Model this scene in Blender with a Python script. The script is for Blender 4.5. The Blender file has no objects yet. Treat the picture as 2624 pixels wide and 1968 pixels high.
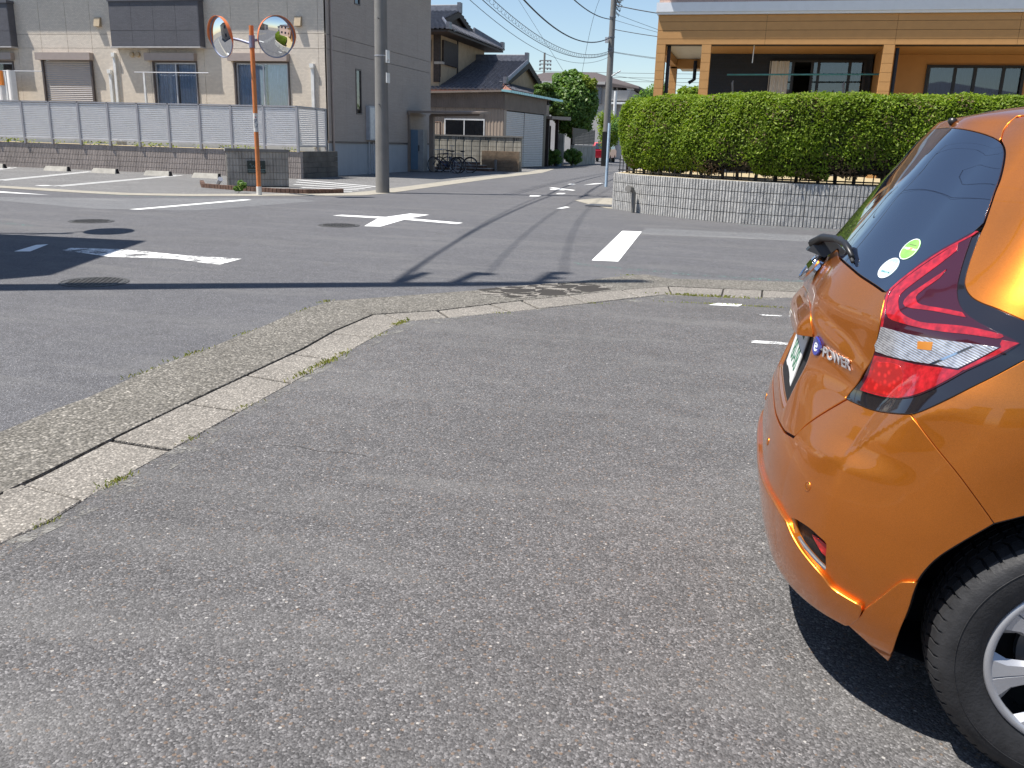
import bpy, bmesh, math, random
import numpy as np
from mathutils import Vector, Matrix
from mathutils.geometry import delaunay_2d_cdt
random.seed(7); rng = np.random.default_rng(11)
R_ = math.radians
scene = bpy.context.scene
col = scene.collection

# ================================================================ camera
cd = bpy.data.cameras.new('camera'); cam = bpy.data.objects.new('camera', cd); col.objects.link(cam)
cd.sensor_fit = 'HORIZONTAL'; cd.sensor_width = 36.0; cd.lens = 36.0 * 2228.8 / 2624.0
cd.clip_start = 0.05; cd.clip_end = 2000
cam.matrix_world = Matrix(((0.9647185, -0.0962526, 0.2450584, 0.0), (0.2617523, 0.2503978, -0.9320873, 0.0), (0.0283538, 0.9633464, 0.2667578, 1.355), (0, 0, 0, 1)))
scene.camera = cam

# ================================================================ sky, sun, exposure
SUN_EL = R_(64.5); SHX, SHY = math.cos(R_(28.0)), math.sin(R_(28.0))      # ground direction in which shadows fall
world = bpy.data.worlds.new('World'); scene.world = world; world.use_nodes = True
wn = world.node_tree.nodes; wl = world.node_tree.links
bg = wn['Background']; sky = wn.new('ShaderNodeTexSky'); sky.sky_type = 'NISHITA'; sky.sun_disc = False
sky.sun_elevation = SUN_EL; sky.sun_rotation = math.atan2(-SHX, -SHY); sky.altitude = 20; sky.air_density = 1.0; sky.dust_density = 0.35; sky.ozone_density = 1.8
wl.new(sky.outputs[0], bg.inputs[0]); bg.inputs[1].default_value = 0.088
sd = bpy.data.lights.new('sun', 'SUN'); sd.energy = 4.7; sd.angle = R_(0.53); sd.color = (1.0, 0.955, 0.885)
sun = bpy.data.objects.new('sun', sd); col.objects.link(sun)
sun.rotation_euler = Vector((SHX * math.cos(SUN_EL), SHY * math.cos(SUN_EL), -math.sin(SUN_EL))).to_track_quat('-Z', 'Y').to_euler()
sun.location = (-10, -5, 30)
vs = scene.view_settings; vs.view_transform = 'Standard'; vs.look = 'None'; vs.exposure = 0.75; vs.gamma = 1.0; vs.use_curve_mapping = False

# ================================================================ node helpers and materials
class NT_:
    def __init__(s, name):
        s.m = bpy.data.materials.new(name); s.m.use_nodes = True; s.t = s.m.node_tree; s.n = s.t.nodes; s.l = s.t.links
        s.b = s.n['Principled BSDF']; s.out = s.n['Material Output']
        s.geo = None
    def pos(s):
        if not s.geo: s.geo = s.n.new('ShaderNodeNewGeometry')
        return s.geo.outputs['Position']
    def node(s, ty, **kw):
        x = s.n.new(ty)
        for k, v in kw.items(): setattr(x, k, v)
        return x
    def scaled(s, v, sc):
        x = s.n.new('ShaderNodeMapping'); x.inputs['Scale'].default_value = sc; s.l.new(v, x.inputs['Vector']); return x.outputs[0]
    def noise(s, scale, detail=4, rough=.55, vec=None, dist=0):
        x = s.n.new('ShaderNodeTexNoise'); x.inputs['Scale'].default_value = scale; x.inputs['Detail'].default_value = detail
        x.inputs['Roughness'].default_value = rough; x.inputs['Distortion'].default_value = dist; s.l.new(vec or s.pos(), x.inputs['Vector']); return x.outputs['Fac']
    def voro(s, scale, out='Color', vec=None, feature='F1', rnd=1.0):
        x = s.n.new('ShaderNodeTexVoronoi'); x.feature = feature; x.inputs['Scale'].default_value = scale; x.inputs['Randomness'].default_value = rnd
        s.l.new(vec or s.pos(), x.inputs['Vector']); return x.outputs[out]
    def ramp(s, f, stops, interp='LINEAR'):
        x = s.n.new('ShaderNodeValToRGB'); x.color_ramp.interpolation = interp; e = x.color_ramp.elements
        while len(e) < len(stops): e.new(.5)
        for el, (p, c) in zip(e, stops):
            el.position = p; el.color = (c, c, c, 1) if not hasattr(c, '__len__') else (*c, 1)
        s.l.new(f, x.inputs[0]); return x.outputs[0]
    def sep(s, c, i=0):
        x = s.n.new('ShaderNodeSeparateColor'); s.l.new(c, x.inputs[0]); return x.outputs[i]
    def math(s, op, a, b=None):
        x = s.n.new('ShaderNodeMath'); x.operation = op
        for i, v in enumerate((a, b)):
            if v is None: continue
            if isinstance(v, (int, float)): x.inputs[i].default_value = v
            else: s.l.new(v, x.inputs[i])
        return x.outputs[0]
    def mix(s, f, a, b, mode='MIX'):
        x = s.n.new('ShaderNodeMix'); x.data_type = 'RGBA'; x.blend_type = mode
        for i, v in ((0, f), (6, a), (7, b)):
            if isinstance(v, (int, float)): x.inputs[i].default_value = v if i == 0 else (v, v, v, 1)
            elif isinstance(v, tuple): x.inputs[i].default_value = (*v, 1)
            else: s.l.new(v, x.inputs[i])
        return x.outputs[2]
    def bump(s, h, strength=.3, dist=.01):
        x = s.n.new('ShaderNodeBump'); x.inputs['Strength'].default_value = strength; x.inputs['Distance'].default_value = dist
        s.l.new(h, x.inputs['Height']); s.l.new(x.outputs[0], s.b.inputs['Normal']); return x
    def base(s, c):
        if isinstance(c, tuple): s.b.inputs['Base Color'].default_value = (*c, 1)
        else: s.l.new(c, s.b.inputs['Base Color'])
    def p(s, **kw):
        for k, v in kw.items():
            k = k.replace('_', ' ')
            k = {'Coat': 'Coat Weight', 'Specular': 'Specular IOR Level', 'Transmission': 'Transmission Weight', 'Subsurface': 'Subsurface Weight'}.get(k, k)
            if isinstance(v, (int, float)): s.b.inputs[k].default_value = v
            elif isinstance(v, tuple): s.b.inputs[k].default_value = (*v, 1) if len(v) == 3 else v
            else: s.l.new(v, s.b.inputs[k])

def simple(name, c, rough=.6, metal=0.0, var=.12, nscale=6, bump=0.0, bscale=60, coat=0, streak=False, spec=.5):
    t = NT_(name); n = t.noise(nscale, 5)
    if streak: n = t.math('MULTIPLY', t.math('ADD', n, t.noise(3, 4, .6, t.scaled(t.pos(), (3.5, 3.5, .25)))), .5)
    t.base(t.mix(t.ramp(n, [(.25, 1.0), (.75, 0.0)]), tuple(x * (1 + var) for x in c), tuple(x * (1 - var * 1.6) for x in c)))
    t.p(Roughness=rough, Metallic=metal, Coat=coat, Specular=spec)
    if bump: t.bump(t.noise(bscale, 3), bump, .01)
    return t.m

def asphalt(name, base, stone, white, brown, big=.14, warm=(1.0, .97, .94)):
    t = NT_(name)
    v1 = t.sep(t.voro(stone)); v2 = t.voro(stone * .42); d1 = t.voro(stone, 'Distance')
    st = t.ramp(v1, [(0, .50), (.35, .80), (.7, 1.08), (.9, 1.5), (1, 2.1)])
    big_n = t.ramp(t.noise(.55, 6, .6), [(.3, 1 - big), (.7, 1 + big)]); mid_n = t.ramp(t.noise(7, 4, .6), [(.3, .90), (.7, 1.10)])
    g = t.mix(1, t.mix(1, st, big_n, 'MULTIPLY'), mid_n, 'MULTIPLY')
    c = t.mix(1, g, tuple(b * w for b, w in zip((base,) * 3, warm)), 'MULTIPLY')
    # brown and pale individual stones
    br = t.math('MULTIPLY', t.math('GREATER_THAN', t.sep(v2, 1), .80), t.math('LESS_THAN', t.voro(stone * .42, 'Distance'), .34))
    c = t.mix(t.math('MULTIPLY', br, brown), c, (.20, .135, .09))
    wh = t.math('MULTIPLY', t.math('GREATER_THAN', t.sep(v2, 0), 1 - white), t.math('LESS_THAN', t.voro(stone * .42, 'Distance'), .30))
    c = t.mix(t.math('MULTIPLY', wh, .8), c, (.44, .42, .39))
    stk = t.ramp(t.noise(1.0, 5, .6, t.scaled(t.pos(), (.45, 2.2, 1)), .8), [(.50, 0.0), (.72, .34)]); c = t.mix(stk, c, (base * 1.75, base * 1.70, base * 1.62))
    stn = t.ramp(t.noise(2.3, 3, .5, None, .6), [(.66, 0.0), (.80, .35)])
    c = t.mix(stn, c, (base * .75, base * .62, base * .52))
    t.base(c); t.p(Roughness=.82, Specular=.35)
    t.bump(t.math('ADD', t.math('MULTIPLY', d1, -1.0), t.math('MULTIPLY', v1, .6)), .55, .006)
    return t.m

def aggregate(name, ca, cb, stone, contrast=1.0, bump=.6):
    t = NT_(name); v = t.voro(stone); v1 = t.sep(v); d = t.voro(stone, 'Distance')
    c = t.mix(v1, ca, cb); c = t.mix(1, c, t.ramp(t.sep(v, 1), [(0, 1 - .45 * contrast), (.6, 1.0), (.93, 1 + .35 * contrast), (1, 1 + .9 * contrast)]), 'MULTIPLY')
    c = t.mix(1, c, t.ramp(t.noise(1.7, 6, .65), [(.3, .82), (.7, 1.12)]), 'MULTIPLY')
    c = t.mix(t.ramp(d, [(.35, 0.0), (.6, .55)]), c, tuple(x * .45 for x in ca))
    t.base(c); t.p(Roughness=.85, Specular=.3); t.bump(t.math('MULTIPLY', d, -1.0), bump, .008)
    return t.m

def road_paint(name, c, wear=.30, sc=9):
    t = NT_(name); w = t.ramp(t.math('ADD', t.math('MULTIPLY', t.noise(sc, 8, .7), .7), t.math('MULTIPLY', t.noise(sc * 12, 2), .3)), [(wear, 0.0), (wear + .09, 1.0)])
    t.base(c); t.p(Roughness=.7)
    tr = t.n.new('ShaderNodeBsdfTransparent'); mx = t.n.new('ShaderNodeMixShader'); t.l.new(w, mx.inputs[0]); t.l.new(tr.outputs[0], mx.inputs[1]); t.l.new(t.b.outputs[0], mx.inputs[2]); t.l.new(mx.outputs[0], t.out.inputs[0])
    return t.m

def siding(name, c, tile=(.062, .032), relief=.5):
    """pressed fibre-cement siding: small tile relief"""
    t = NT_(name)
    sx = t.n.new('ShaderNodeSeparateXYZ'); t.l.new(t.pos(), sx.inputs[0]); cx = t.n.new('ShaderNodeCombineXYZ')
    t.l.new(t.math('ADD', sx.outputs[0], sx.outputs[1]), cx.inputs[0]); t.l.new(sx.outputs[2], cx.inputs[1])
    b = t.n.new('ShaderNodeTexBrick'); b.inputs['Scale'].default_value = 1.0; b.inputs['Brick Width'].default_value = tile[0] * 1.6; b.inputs['Row Height'].default_value = tile[1] * 1.5
    b.inputs['Mortar Size'].default_value = .0035; b.inputs['Color1'].default_value = (1, 1, 1, 1); b.inputs['Color2'].default_value = (.86, .86, .86, 1); b.inputs['Mortar'].default_value = (.62, .62, .62, 1)
    t.l.new(cx.outputs[0], b.inputs['Vector'])
    n = t.ramp(t.noise(38, 3, .6), [(.3, .84), (.7, 1.12)]); n2 = t.ramp(t.noise(.9, 5, .6), [(.3, .94), (.7, 1.05)])
    t.base(t.mix(1, t.mix(1, t.mix(1, b.outputs[0], n, 'MULTIPLY'), n2, 'MULTIPLY'), c, 'MULTIPLY')); t.p(Roughness=.8)
    t.bump(t.math('ADD', t.sep(b.outputs[0]), t.math('MULTIPLY', t.noise(60, 3), .8)), relief, .01)
    return t.m

def window_glass(name, tint, rough=.02):
    t = NT_(name); fr = t.n.new('ShaderNodeFresnel'); fr.inputs[0].default_value = 1.55
    gl = t.n.new('ShaderNodeBsdfGlossy'); gl.inputs['Roughness'].default_value = rough; gl.inputs['Color'].default_value = (.95, .97, 1, 1)
    tr = t.n.new('ShaderNodeBsdfTransparent'); tr.inputs[0].default_value = (*tint, 1); mx = t.n.new('ShaderNodeMixShader')
    f = t.math('ADD', t.math('MULTIPLY', fr.outputs[0], 1.25), .05)
    t.l.new(f, mx.inputs[0]); t.l.new(tr.outputs[0], mx.inputs[1]); t.l.new(gl.outputs[0], mx.inputs[2]); t.l.new(mx.outputs[0], t.out.inputs[0])
    return t.m

def leafy(name, c1, c2, c3=None, trans=.35, rough=.5, sc=.8):
    t = NT_(name); t.pos(); r = t.geo.outputs['Random Per Island']
    st = [(0, c1), (.55, c2), (1, c3 or c2)]
    c = t.ramp(r, st); c = t.mix(t.ramp(t.noise(sc, 4, .6), [(.35, 0.0), (.65, .55)]), c, tuple(x * .62 for x in c2))
    t.base(c); t.p(Roughness=rough, Specular=.3)
    tl = t.n.new('ShaderNodeBsdfTranslucent'); t.l.new(t.mix(1, c, (1.25, 1.35, .55), 'MULTIPLY'), tl.inputs[0]); mx = t.n.new('ShaderNodeMixShader'); mx.inputs[0].default_value = trans
    t.l.new(t.b.outputs[0], mx.inputs[1]); t.l.new(tl.outputs[0], mx.inputs[2]); t.l.new(mx.outputs[0], t.out.inputs[0])
    return t.m

M = {}
M['lot'] = asphalt('worn_lot_asphalt', .112, 165, .022, .6, .14, (1.0, .962, .955))
M['road'] = asphalt('street_asphalt', .112, 190, .03, .15, .07, (.98, .97, 1.02))
M['apt_lot'] = asphalt('pale_lot_asphalt', .150, 90, .04, .15, .10, (1.0, .98, .96))
M['patch'] = asphalt('repair_asphalt', .150, 170, .02, .1, .05, (.98, .99, 1.02))
M['ground'] = simple('bare_ground', (.20, .175, .14), .9, var=.25, nscale=2, bump=.4, bscale=30)
M['soil'] = simple('sandy_soil', (.42, .34, .20), .95, var=.3, nscale=8, bump=.6, bscale=40)
M['gutter'] = aggregate('exposed_aggregate', (.135, .125, .105), (.27, .25, .22), 80, 1.1)
M['kerb'] = aggregate('kerb_concrete', (.235, .215, .187), (.330, .302, .265), 105, .9, .45)
M['apron'] = aggregate('apron_concrete', (.36, .33, .27), (.42, .39, .33), 60, .35, .2)
M['crackdark'] = simple('crack_dirt', (.035, .03, .025), .95)
M['white_paint'] = road_paint('white_road_paint', (.80, .80, .78), .24)
M['white_worn'] = road_paint('worn_white_paint', (.78, .78, .76), .44, 5)
M['dust'] = road_paint('pale_dust', (.215, .205, .185), .50, 6)
M['green_paint'] = road_paint('faded_green_paint', (.16, .42, .34), .53, 14)
M['conc_post'] = simple('pole_concrete', (.21, .20, .185), .85, var=.18, nscale=3, bump=.25, bscale=90, streak=True)
M['conc_pale'] = simple('pale_concrete', (.36, .34, .30), .85, var=.2, nscale=4, bump=.3, bscale=70)
M['conc_old'] = simple('weathered_concrete', (.36, .34, .29), .9, var=.45, nscale=1.6, bump=.3, bscale=50, streak=True)
M['block_left'] = simple('ribbed_block_brown', (.40, .345, .31), .9, var=.28, nscale=1.3, bump=.6, bscale=90, streak=True)
M['block_sign'] = simple('ribbed_block_grey', (.41, .38, .335), .9, var=.30, nscale=3, bump=.7, bscale=80, streak=True)
M['block_hedge'] = simple('split_block_grey', (.44, .43, .41), .9, var=.30, nscale=9, bump=1.0, bscale=45, streak=True)
M['block_tan'] = simple('ribbed_block_tan', (.30, .22, .15), .9, var=.2, nscale=6, bump=.4, bscale=70)
M['block_dark'] = simple('plain_block_dark', (.13, .12, .105), .9, var=.25, nscale=3, bump=.3)
M['brick'] = simple('small_brown_brick', (.15, .085, .06), .85, var=.3, nscale=12, bump=.3)
M['mortar'] = simple('mortar', (.16, .15, .135), .95, var=.2, nscale=6)
M['alu'] = simple('silver_aluminium', (.55, .55, .57), .42, .55, var=.04)
M['alu_slat'] = simple('fence_slat_silver', (.78, .775, .78), .5, .10, var=.04)
M['alu_dark'] = simple('fence_frame_grey', (.36, .35, .365), .5, .4, var=.05)
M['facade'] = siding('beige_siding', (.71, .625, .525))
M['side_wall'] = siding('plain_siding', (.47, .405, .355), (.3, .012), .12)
M['balcony'] = siding('charcoal_siding', (.105, .105, .12), (.1, .03), .4)
M['balcony_trim'] = simple('balcony_trim', (.10, .10, .115), .5)
M['trim_light'] = simple('flashing_light', (.45, .43, .42), .5)
M['foundation'] = simple('foundation_mortar', (.37, .39, .41), .9, var=.1, nscale=2, streak=True)
M['shut_box'] = simple('shutter_box_taupe', (.35, .29, .26), .5, var=.05)
M['shutter'] = simple('shutter_slats_taupe', (.42, .385, .37), .45, var=.04)
M['frame_dark'] = simple('window_frame_bronze', (.12, .10, .095), .45, .3)
M['frame_black'] = simple('black_frame', (.025, .025, .03), .4, .2)
M['frame_white'] = simple('white_frame', (.72, .72, .72), .45)
M['glass'] = window_glass('pane_glass', (.86, .90, .95))
M['glass_dark'] = window_glass('pane_glass_dark', (.35, .40, .46))
M['curtain'] = simple('blue_grey_curtain', (.68, .74, .80), .9, var=.1)
M['curtain_white'] = simple('lace_curtain', (.62, .62, .64), .9, var=.08)
M['interior'] = simple('dim_room', (.06, .06, .065), .9)
M['pvc_white'] = simple('white_pvc', (.72, .72, .70), .4)
M['pvc_grey'] = simple('grey_pvc', (.42, .44, .47), .4)
M['tan_hood'] = simple('tan_vent_hood', (.42, .33, .22), .5)
M['pole_orange'] = simple('orange_post_paint', (.62, .20, .055), .5, var=.2, nscale=9, streak=True, bump=.1)
M['mirror_orange'] = simple('mirror_hood_orange', (.72, .20, .06), .4, var=.08)
M['galv'] = simple('blue_grey_bracket', (.24, .26, .36), .5, .3, var=.12)
M['sticker_white'] = simple('white_sticker', (.70, .68, .64), .5, var=.1, nscale=20)
M['red'] = simple('red_print', (.55, .03, .03), .5); M['navy'] = simple('navy_print', (.03, .04, .08), .5)
M['plaque'] = simple('dark_green_plaque', (.028, .04, .038), .35, .3)
M['plaque_mark'] = simple('pale_plaque_mark', (.25, .36, .36), .4)
M['ochre'] = simple('ochre_board', (.50, .265, .095), .6, var=.05, nscale=5, bump=.08, bscale=120)
M['fascia'] = simple('white_fascia', (.74, .76, .80), .35, var=.03)
M['pink'] = siding('pink_beige_siding', (.62, .44, .36), (.2, .05), .2)
M['navy_wall'] = siding('navy_siding', (.022, .03, .05), (.2, .05), .4)
M['soffit'] = simple('white_soffit', (.55, .53, .50), .7, var=.06)
M['house_wall'] = simple('ochre_render', (.44, .33, .215), .9, var=.12, nscale=2)
M['dark_wood'] = simple('dark_timber', (.045, .032, .025), .7, var=.3, nscale=8)
M['rooftile'] = simple('grey_blue_rooftile', (.125, .13, .155), .40, 0, var=.25, nscale=5)
M['copper'] = simple('copper_eave', (.42, .21, .15), .45, .3, var=.12)
M['corr'] = simple('beige_corrugated', (.40, .32, .255), .6, var=.08, nscale=2, streak=True)
M['corr_dark'] = simple('brown_and_shade_corrugated', (.25, .20, .165), .6, var=.12, nscale=2)  # brown sheet; doubles as the shade tone under the shed eave
M['cyan_plastic'] = simple('cyan_corrugated_plastic', (.30, .56, .60), .4, var=.08)
M['shed_shutter'] = simple('ivory_shutter', (.66, .62, .57), .5, var=.06)
M['roof_brown'] = simple('brown_metal_roof', (.085, .068, .065), .75)
M['render_grey'] = simple('grey_render', (.42, .40, .38), .85, var=.08, nscale=1)
M['wire'] = simple('cable_black', (.045, .045, .05), .6)
M['steel'] = simple('dull_steel', (.22, .22, .23), .5, .6)
M['rubber'] = simple('tyre_rubber', (.028, .028, .030), .62, var=.25, nscale=30, bump=.15, bscale=150, spec=.4)
M['plastic_black'] = simple('black_plastic', (.018, .018, .019), .38, var=.1)
M['liner'] = simple('arch_liner', (.012, .012, .013), .85)
M['blue_locker'] = simple('blue_grey_door', (.12, .20, .28), .5, var=.05)
M['locker'] = simple('grey_locker', (.30, .31, .31), .5)
M['bike_blue'] = simple('blue_bicycle_paint', (.02, .035, .12), .3, .3); M['bike_silver'] = simple('silver_bicycle', (.35, .36, .38), .35, .7); M['saddle'] = simple('black_saddle', (.02, .02, .02), .6)
M['blue_guard'] = simple('pale_blue_post', (.42, .55, .68), .4)
M['bark'] = simple('bark', (.09, .065, .045), .9, var=.35, nscale=14, bump=.6, bscale=50)
M['hedge_core'] = simple('hedge_inner_shade', (.035, .032, .018), .95, var=.3, nscale=12)  # twigs coloured very dark to stand for shade inside the hedge
M['hedge'] = leafy('hedge_foliage', (.13, .205, .014), (.205, .305, .024), (.34, .40, .055), .42, .55, 1.3)
M['hedge_brown'] = leafy('hedge_dry_tips', (.18, .12, .07), (.22, .15, .09), None, .2, .8)
M['tree'] = leafy('broadleaf', (.09, .18, .04), (.15, .27, .06), (.25, .34, .10), .42, .4)
M['tree_yellow'] = leafy('yellow_green_leaf', (.17, .24, .03), (.24, .30, .04), (.30, .34, .06), .4)
M['pine'] = leafy('pine_needles', (.07, .13, .03), (.11, .19, .04), (.15, .22, .06), .25)
M['weed'] = leafy('weed_blades', (.22, .28, .05), (.36, .38, .08), (.46, .38, .14), .35)
M['towel'] = simple('white_towel', (.72, .70, .68), .9, var=.05); M['towel_orange'] = simple('orange_towel_print', (.70, .22, .04), .9)
M['teal'] = simple('teal_pole', (.05, .25, .30), .4); M['brown_fence'] = simple('brown_slat_fence', (.05, .038, .032), .6)
M['red_car'] = simple('red_car_paint', (.38, .012, .03), .3, .3, coat=.8); M['car_glass'] = simple('dark_car_glass', (.02, .03, .05), .05, 0, var=0)
M['blue_sheet'] = simple('blue_tarpaulin', (.05, .14, .35), .6)
M['iron'] = simple('cast_iron', (.10, .098, .095), .6, .5, var=.3, nscale=30, bump=.6, bscale=60)

# ================================================================ object helpers
def fast_mesh(name, V, F):
    """V (n,3) array, F (m,k) int array with constant k"""
    me = bpy.data.meshes.new(name); V = np.asarray(V, np.float32); F = np.asarray(F, np.int32); k = F.shape[1]
    me.vertices.add(len(V)); me.vertices.foreach_set('co', V.ravel()); me.loops.add(F.size); me.loops.foreach_set('vertex_index', F.ravel())
    me.polygons.add(len(F)); me.polygons.foreach_set('loop_start', np.arange(0, F.size, k, dtype=np.int32)); me.update(calc_edges=True)
    return me
def link(name, me, parent=None, loc=(0, 0, 0), rot=None, stuff=False):
    o = bpy.data.objects.new(name, me); col.objects.link(o); o.location = loc
    if rot is not None: o.rotation_euler = rot if hasattr(rot, '__len__') else (0, 0, rot)
    if parent: o.parent = parent
    if stuff: o['kind'] = 'stuff'
    return o
def thing(name, label, cat, loc=(0, 0, 0), rz=0.0, group=None):
    o = bpy.data.objects.new(name, None); col.objects.link(o); o.empty_display_size = .1; o.location = loc; o.rotation_euler = (0, 0, rz)
    return tag(o, label, cat, group)
def tag(o, label, cat, group=None):
    o['label'] = label; o['category'] = cat
    if group: o['group'] = group
    return o
class MB:
    """collects shapes for ONE mesh object"""
    def __init__(s): s.v = []; s.f = []
    def add(s, v, f):
        n = len(s.v); s.v += [tuple(map(float, p)) for p in v]; s.f += [tuple(n + i for i in q) for q in f]; return s
    def box(s, x0, y0, z0, x1, y1, z1):
        return s.add([(x0, y0, z0), (x1, y0, z0), (x1, y1, z0), (x0, y1, z0), (x0, y0, z1), (x1, y0, z1), (x1, y1, z1), (x0, y1, z1)],
                     [(0, 3, 2, 1), (4, 5, 6, 7), (0, 1, 5, 4), (1, 2, 6, 5), (2, 3, 7, 6), (3, 0, 4, 7)])
    def hexa(s, b, t):      # bottom 4 and top 4 points
        return s.add(list(b) + list(t), [(0, 3, 2, 1), (4, 5, 6, 7), (0, 1, 5, 4), (1, 2, 6, 5), (2, 3, 7, 6), (3, 0, 4, 7)])
    def prism(s, pts, z0, z1):
        n = len(pts); v = [(p[0], p[1], z0) for p in pts] + [(p[0], p[1], z1) for p in pts]
        return s.add(v, [tuple(range(n))[::-1], tuple(range(n, 2 * n))] + [(i, (i + 1) % n, n + (i + 1) % n, n + i) for i in range(n)])
    def extr(s, pts, d):    # planar 3d polygon extruded by vector d
        n = len(pts); v = [tuple(p) for p in pts] + [tuple(p[i] + d[i] for i in range(3)) for p in pts]
        return s.add(v, [tuple(range(n))[::-1], tuple(range(n, 2 * n))] + [(i, (i + 1) % n, n + (i + 1) % n, n + i) for i in range(n)])
    def tube(s, path, r, k=8, caps=True):
        path = [Vector(p) for p in path]; n = len(path); rs = r if hasattr(r, '__len__') else [r] * n; base = len(s.v); up = None
        for i, p in enumerate(path):
            d = (path[min(i + 1, n - 1)] - path[max(i - 1, 0)]).normalized()
            if up is None: up = d.orthogonal().normalized()
            up = (up - d * up.dot(d)).normalized(); w = d.cross(up)
            for j in range(k):
                a = 2 * math.pi * j / k; q = p + (up * math.cos(a) + w * math.sin(a)) * rs[i]; s.v.append(tuple(q))
        for i in range(n - 1):
            for j in range(k):
                a, b = base + i * k + j, base + i * k + (j + 1) % k; s.f.append((a, b, b + k, a + k))
        if caps: s.f.append(tuple(base + j for j in range(k))[::-1]); s.f.append(tuple(base + (n - 1) * k + j for j in range(k)))
        return s
    def lathe(s, prof, center, axis='z', k=32, full=True):
        """prof: list of (radius, height)"""
        base = len(s.v); cx, cy, cz = center
        for r, h in prof:
            for j in range(k):
                a = 2 * math.pi * j / k; c, d = r * math.cos(a), r * math.sin(a)
                s.v.append({'z': (cx + c, cy + d, cz + h), 'y': (cx + c, cy + h, cz + d), 'x': (cx + h, cy + c, cz + d)}[axis])
        for i in range(len(prof) - 1):
            for j in range(k):
                a, b = base + i * k + j, base + i * k + (j + 1) % k; s.f.append((a, b, b + k, a + k))
        return s
    def shift(s, d): s.v = [(x + d[0], y + d[1], z + d[2]) for x, y, z in s.v]; return s
    def mesh(s, name, m, smooth=False, rel=(0, 0, 0)):
        me = bpy.data.meshes.new(name); me.from_pydata([(x - rel[0], y - rel[1], z - rel[2]) for x, y, z in s.v], [], s.f)
        bm = bmesh.new(); bm.from_mesh(me); bmesh.ops.recalc_face_normals(bm, faces=bm.faces); bm.to_mesh(me); bm.free()
        if m: me.materials.append(m)
        if smooth: me.shade_smooth() if hasattr(me, 'shade_smooth') else None
        if smooth == 'auto':
            try: me.set_sharp_from_angle(angle=R_(35))
            except Exception: pass
        return me
    def build(s, name, m, parent=None, smooth=False, stuff=False, loc=(0, 0, 0), rot=None):
        rel = tuple(parent.location) if (parent is not None and parent.type == 'EMPTY' and parent.parent is None) else (0, 0, 0)
        return link(name, s.mesh(name, m, smooth, rel), parent, loc, rot, stuff)
def struct(name, mb, m, **k):
    o = mb.build(name, m, **k); o['kind'] = 'structure'; return o
def sheet(pts, z):
    return MB().add([(p[0], p[1], z) for p in pts], [tuple(range(len(pts)))])
def put(name, me, parent, loc, rz=0.0):
    """shared mesh piece inside an unrotated root: loc in world"""
    rel = parent.location if parent.type == 'EMPTY' else Vector((0, 0, 0))
    return link(name, me, parent, (loc[0] - rel[0], loc[1] - rel[1], loc[2] - rel[2]), rz)

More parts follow.
